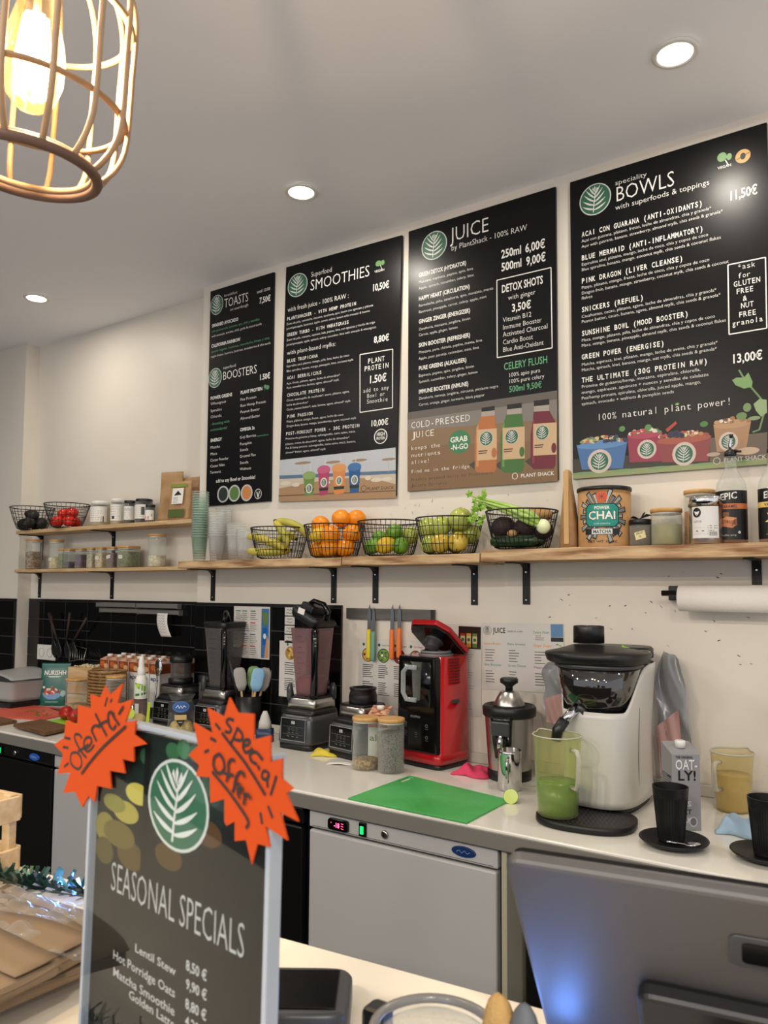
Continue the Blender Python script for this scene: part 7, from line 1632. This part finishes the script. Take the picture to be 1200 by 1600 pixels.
# card terminal
t=T('card_terminal','black card payment terminal lying behind the menu stand','terminal',(-.515,-1.853,ZB+.0005),-.98)
L1,W1=.075,.045
G().loft([(0,0,0,W1-.004,L1-.004,7),(.003,0,0,W1,L1,7),(.018,0,0,W1,L1,7),(.022,0,0,W1-.003,L1-.003,7)],32).build('housing',m_dark,t)
G().box(-.036,.036,.0,.062,.0215,.0235).build('screen',m_blackg,t,.001); G().box(-.036,.036,-.062,-.006,.0215,.0232).build('keypad_plate',m_black,t,.001)
for r_ in range(4):
    for c_ in range(3): G().box(-.028+c_*.022,-.012+c_*.022,-.058+r_*.0132,-.048+r_*.0132,.0233,.025).build('key',m_dark,t)
G().box(.040,.0455,-.05,-.03,.007,.013).build('side_slot',mat('port_light','a8a8a4',.4),t); G().box(.040,.0455,-.022,-.016,.007,.013).build('side_button',mat('port_light','a8a8a4',.4),t)
# glass jar top with burlap bow
t=T('glass_jar','clear glass jar seen from above with a grey rim and dark clip, bottom edge','jar',(-.281,-1.947,ZB+.0005)); r_=.043
G().lathe([(.03,0),(.042,.004),(.044,.08),(.041,.098)],36,cap=(1,0)).build('glass_body',m_glass,t); G().tube([(r_*cos(2*pi*i/40),r_*sin(2*pi*i/40),.1) for i in range(40)],.0035,8,True).build('rim',mat('grey_rim','7a7876',.2),t); G().lathe([(.040,.095),(.03,.101),(.001,.104)],36,cap=(0,1)).build('glass_lid',m_glass,t)
G().box(-.058,-.040,-.008,.012,.06,.102).build('wire_clip',m_black,t,.004)
b=T('burlap_bow','tan burlap and grey ribbon bow beside the glass jar','ribbon',(-.236,-1.912,ZB+.030)); 
G().ball((-.012,0,.055),(.013,.012,.036),14,10,None,.05,3).build('burlap_loop',mat('burlap','b8945c',.9,bump=(300,1,.002)),b); G().ball((.008,0,.05),(.013,.012,.040),14,10,None,.04,4).build('ribbon_loop',mat('grey_ribbon','5c6066',.6),b)
# till screen seen from behind
u=Vector((.986,.167,0)); dn=Vector((-.167*.53*0,0,0))
t=T('till_screen','silver back of a tilted till screen at the lower right','screen',(-.249,-1.902,1.300),.168); t.rotation_euler=(math.radians(36),0,.168)
m_sil=mat('satin_silver','585656',.5,metal=.5); LW,LH,TH=.36,.238,.012
def rr(w,h,r,n=6): 
    P=[]
    for cx,cy,a0 in((w-r,-r,pi/2),(w-r,-h+r,0),(r,-h+r,-pi/2),(r,-r,-pi)):
        for i in range(n+1): a=a0-i*pi/2/n; P.append((cx+r*cos(a),cy+r*sin(a)))
    return P
G().prism(rr(LW,LH,.012),0,TH).build('back_shell',m_sil,t,.0035)
G().prism([(a+.003,b_-.003) for a,b_ in rr(LW-.006,LH-.006,.010)],TH,TH+.004).build('display_glass',m_blackg,t)
G().prism([(a+.085,b_-.115) for a,b_ in rr(.2,.118,.012)],-.016,-.0002).build('rear_housing',m_black,t,.004)
G().prism([(a+.150,b_-.040) for a,b_ in rr(.09,.035,.006)],-.0015,-.0002).build('port_recess',m_dark,t,.0008); G().prism([(a+.158,b_-.046) for a,b_ in rr(.074,.023,.004)],-.0022,-.0014).build('port_cover',m_blackg,t)
t2=T('till_stand','dark stand holding up the till screen','stand',(-.075,-1.775,ZB+.0005),.168)
G().box(-.06,.06,-.06,.06,0,.012).build('base',m_black,t2,.004); G().box(-.03,.03,-.01,.012,.012,.085).build('neck',m_black,t2,.004)
# pendant lamp
m_rat=mat('rattan','a88c6c',.6,noise=(20,.3,.7),col2='8c6e50',stretch=(1,1,.3)); m_ratd=mat('dark_rattan','5c4436',.6)
L_=T('pendant_lamp','wooden cage pendant lamp with a glowing filament bulb, top left','lamp',(-.7575,-1.9905,2.055)); L_.rotation_euler=(.02,.10,0)
N=14; R=.101
prof=[(.052,.145),(.075,.138),(.092,.115),(R,.08),(R,.02),(R*.995,-.05),(.094,-.078),(.082,-.096),(.073,-.104)]
def sm(P,k=3):
    o=[]
    for i in range(len(P)-1):
        A=P[max(i-1,0)];B_=P[i];C_=P[i+1];E_=P[min(i+2,len(P)-1)]
        for q in range(k): t=q/k; o.append(tuple(.5*(2*B_[j]+(C_[j]-A[j])*t+(2*A[j]-5*B_[j]+4*C_[j]-E_[j])*t*t+(3*B_[j]-A[j]-3*C_[j]+E_[j])*t**3) for j in(0,1)))
    return o+[P[-1]]
sp=sm(prof)
for k in range(N):
    a=2*pi*k/N+.12; G().tube([(r_*cos(a),r_*sin(a),z) for r_,z in sp],.0034,6).build('cage_bar',m_rat,L_)
def ring(r_,z,t,m,nm='cage_ring',fl=1): G().tube([(r_*cos(2*pi*i/44),r_*sin(2*pi*i/44),z) for i in range(44)],t,8,True,flat=fl).build(nm,m,L_)
ring(.097,.062,.0045,m_rat,fl=.6);ring(.0965,-.040,.0045,m_rat,fl=.6);ring(.073,-.106,.006,m_ratd);ring(.069,-.100,.004,m_rat);ring(.05,.148,.006,m_rat)
G().lathe([(.012,.10),(.022,.102),(.024,.115),(.024,.15),(.018,.158),(.006,.162)],24).build('socket',mat('brass_socket','8a7a5a',.35,metal=.8),L_)
for k in range(4): a=k*pi/2+.4; G().tube([(.02*cos(a),.02*sin(a),.148),(.05*cos(a),.05*sin(a),.148)],.005,6).build('socket_arm',m_rat,L_)
G().tube([(0,0,.16),(0,0,.80)],.003,8,M=Matrix.Rotation(-.10,4,'Y')).build('cord',m_black,L_)
m_bulb=film('bulb_glass',tint='fff0d8',opac=.03,edge=.3,rough=.03,body='e8d0a0')
G().lathe([(.013,.10),(.014,.085),(.022,.06),(.030,.03),(.0325,.01),(.031,-.012),(.024,-.032),(.012,-.043),(.001,-.046)],32,cap=(0,1)).build('bulb_glass',m_bulb,L_)
m_fil=mat('glowing_filament','ffe0a8',.5,emit=45)
for k in range(9):
    a=2*pi*k/9; G().tube([(.010*cos(a),.010*sin(a),.055),(.017*cos(a+.2),.017*sin(a+.2),.0),(.012*cos(a+.4),.012*sin(a+.4),-.028)],.0036,6).build('filament',m_fil,L_)
G().tube([(0,0,.09),(0,0,.055)],.004,8).build('stem',mat('bulb_stem','c8b890',.3),L_)
for ch in L_.children:
    pass
pl_=D.lights.new('bulb_light','POINT'); pl_.energy=15; pl_.color=(1,.84,.62); pl_.shadow_soft_size=.006; o=D.objects.new('bulb_light',pl_); COL.objects.link(o); o.parent=L_; o.location=(.025,0,.01); o['kind']='helper'
D.objects.remove(tob);
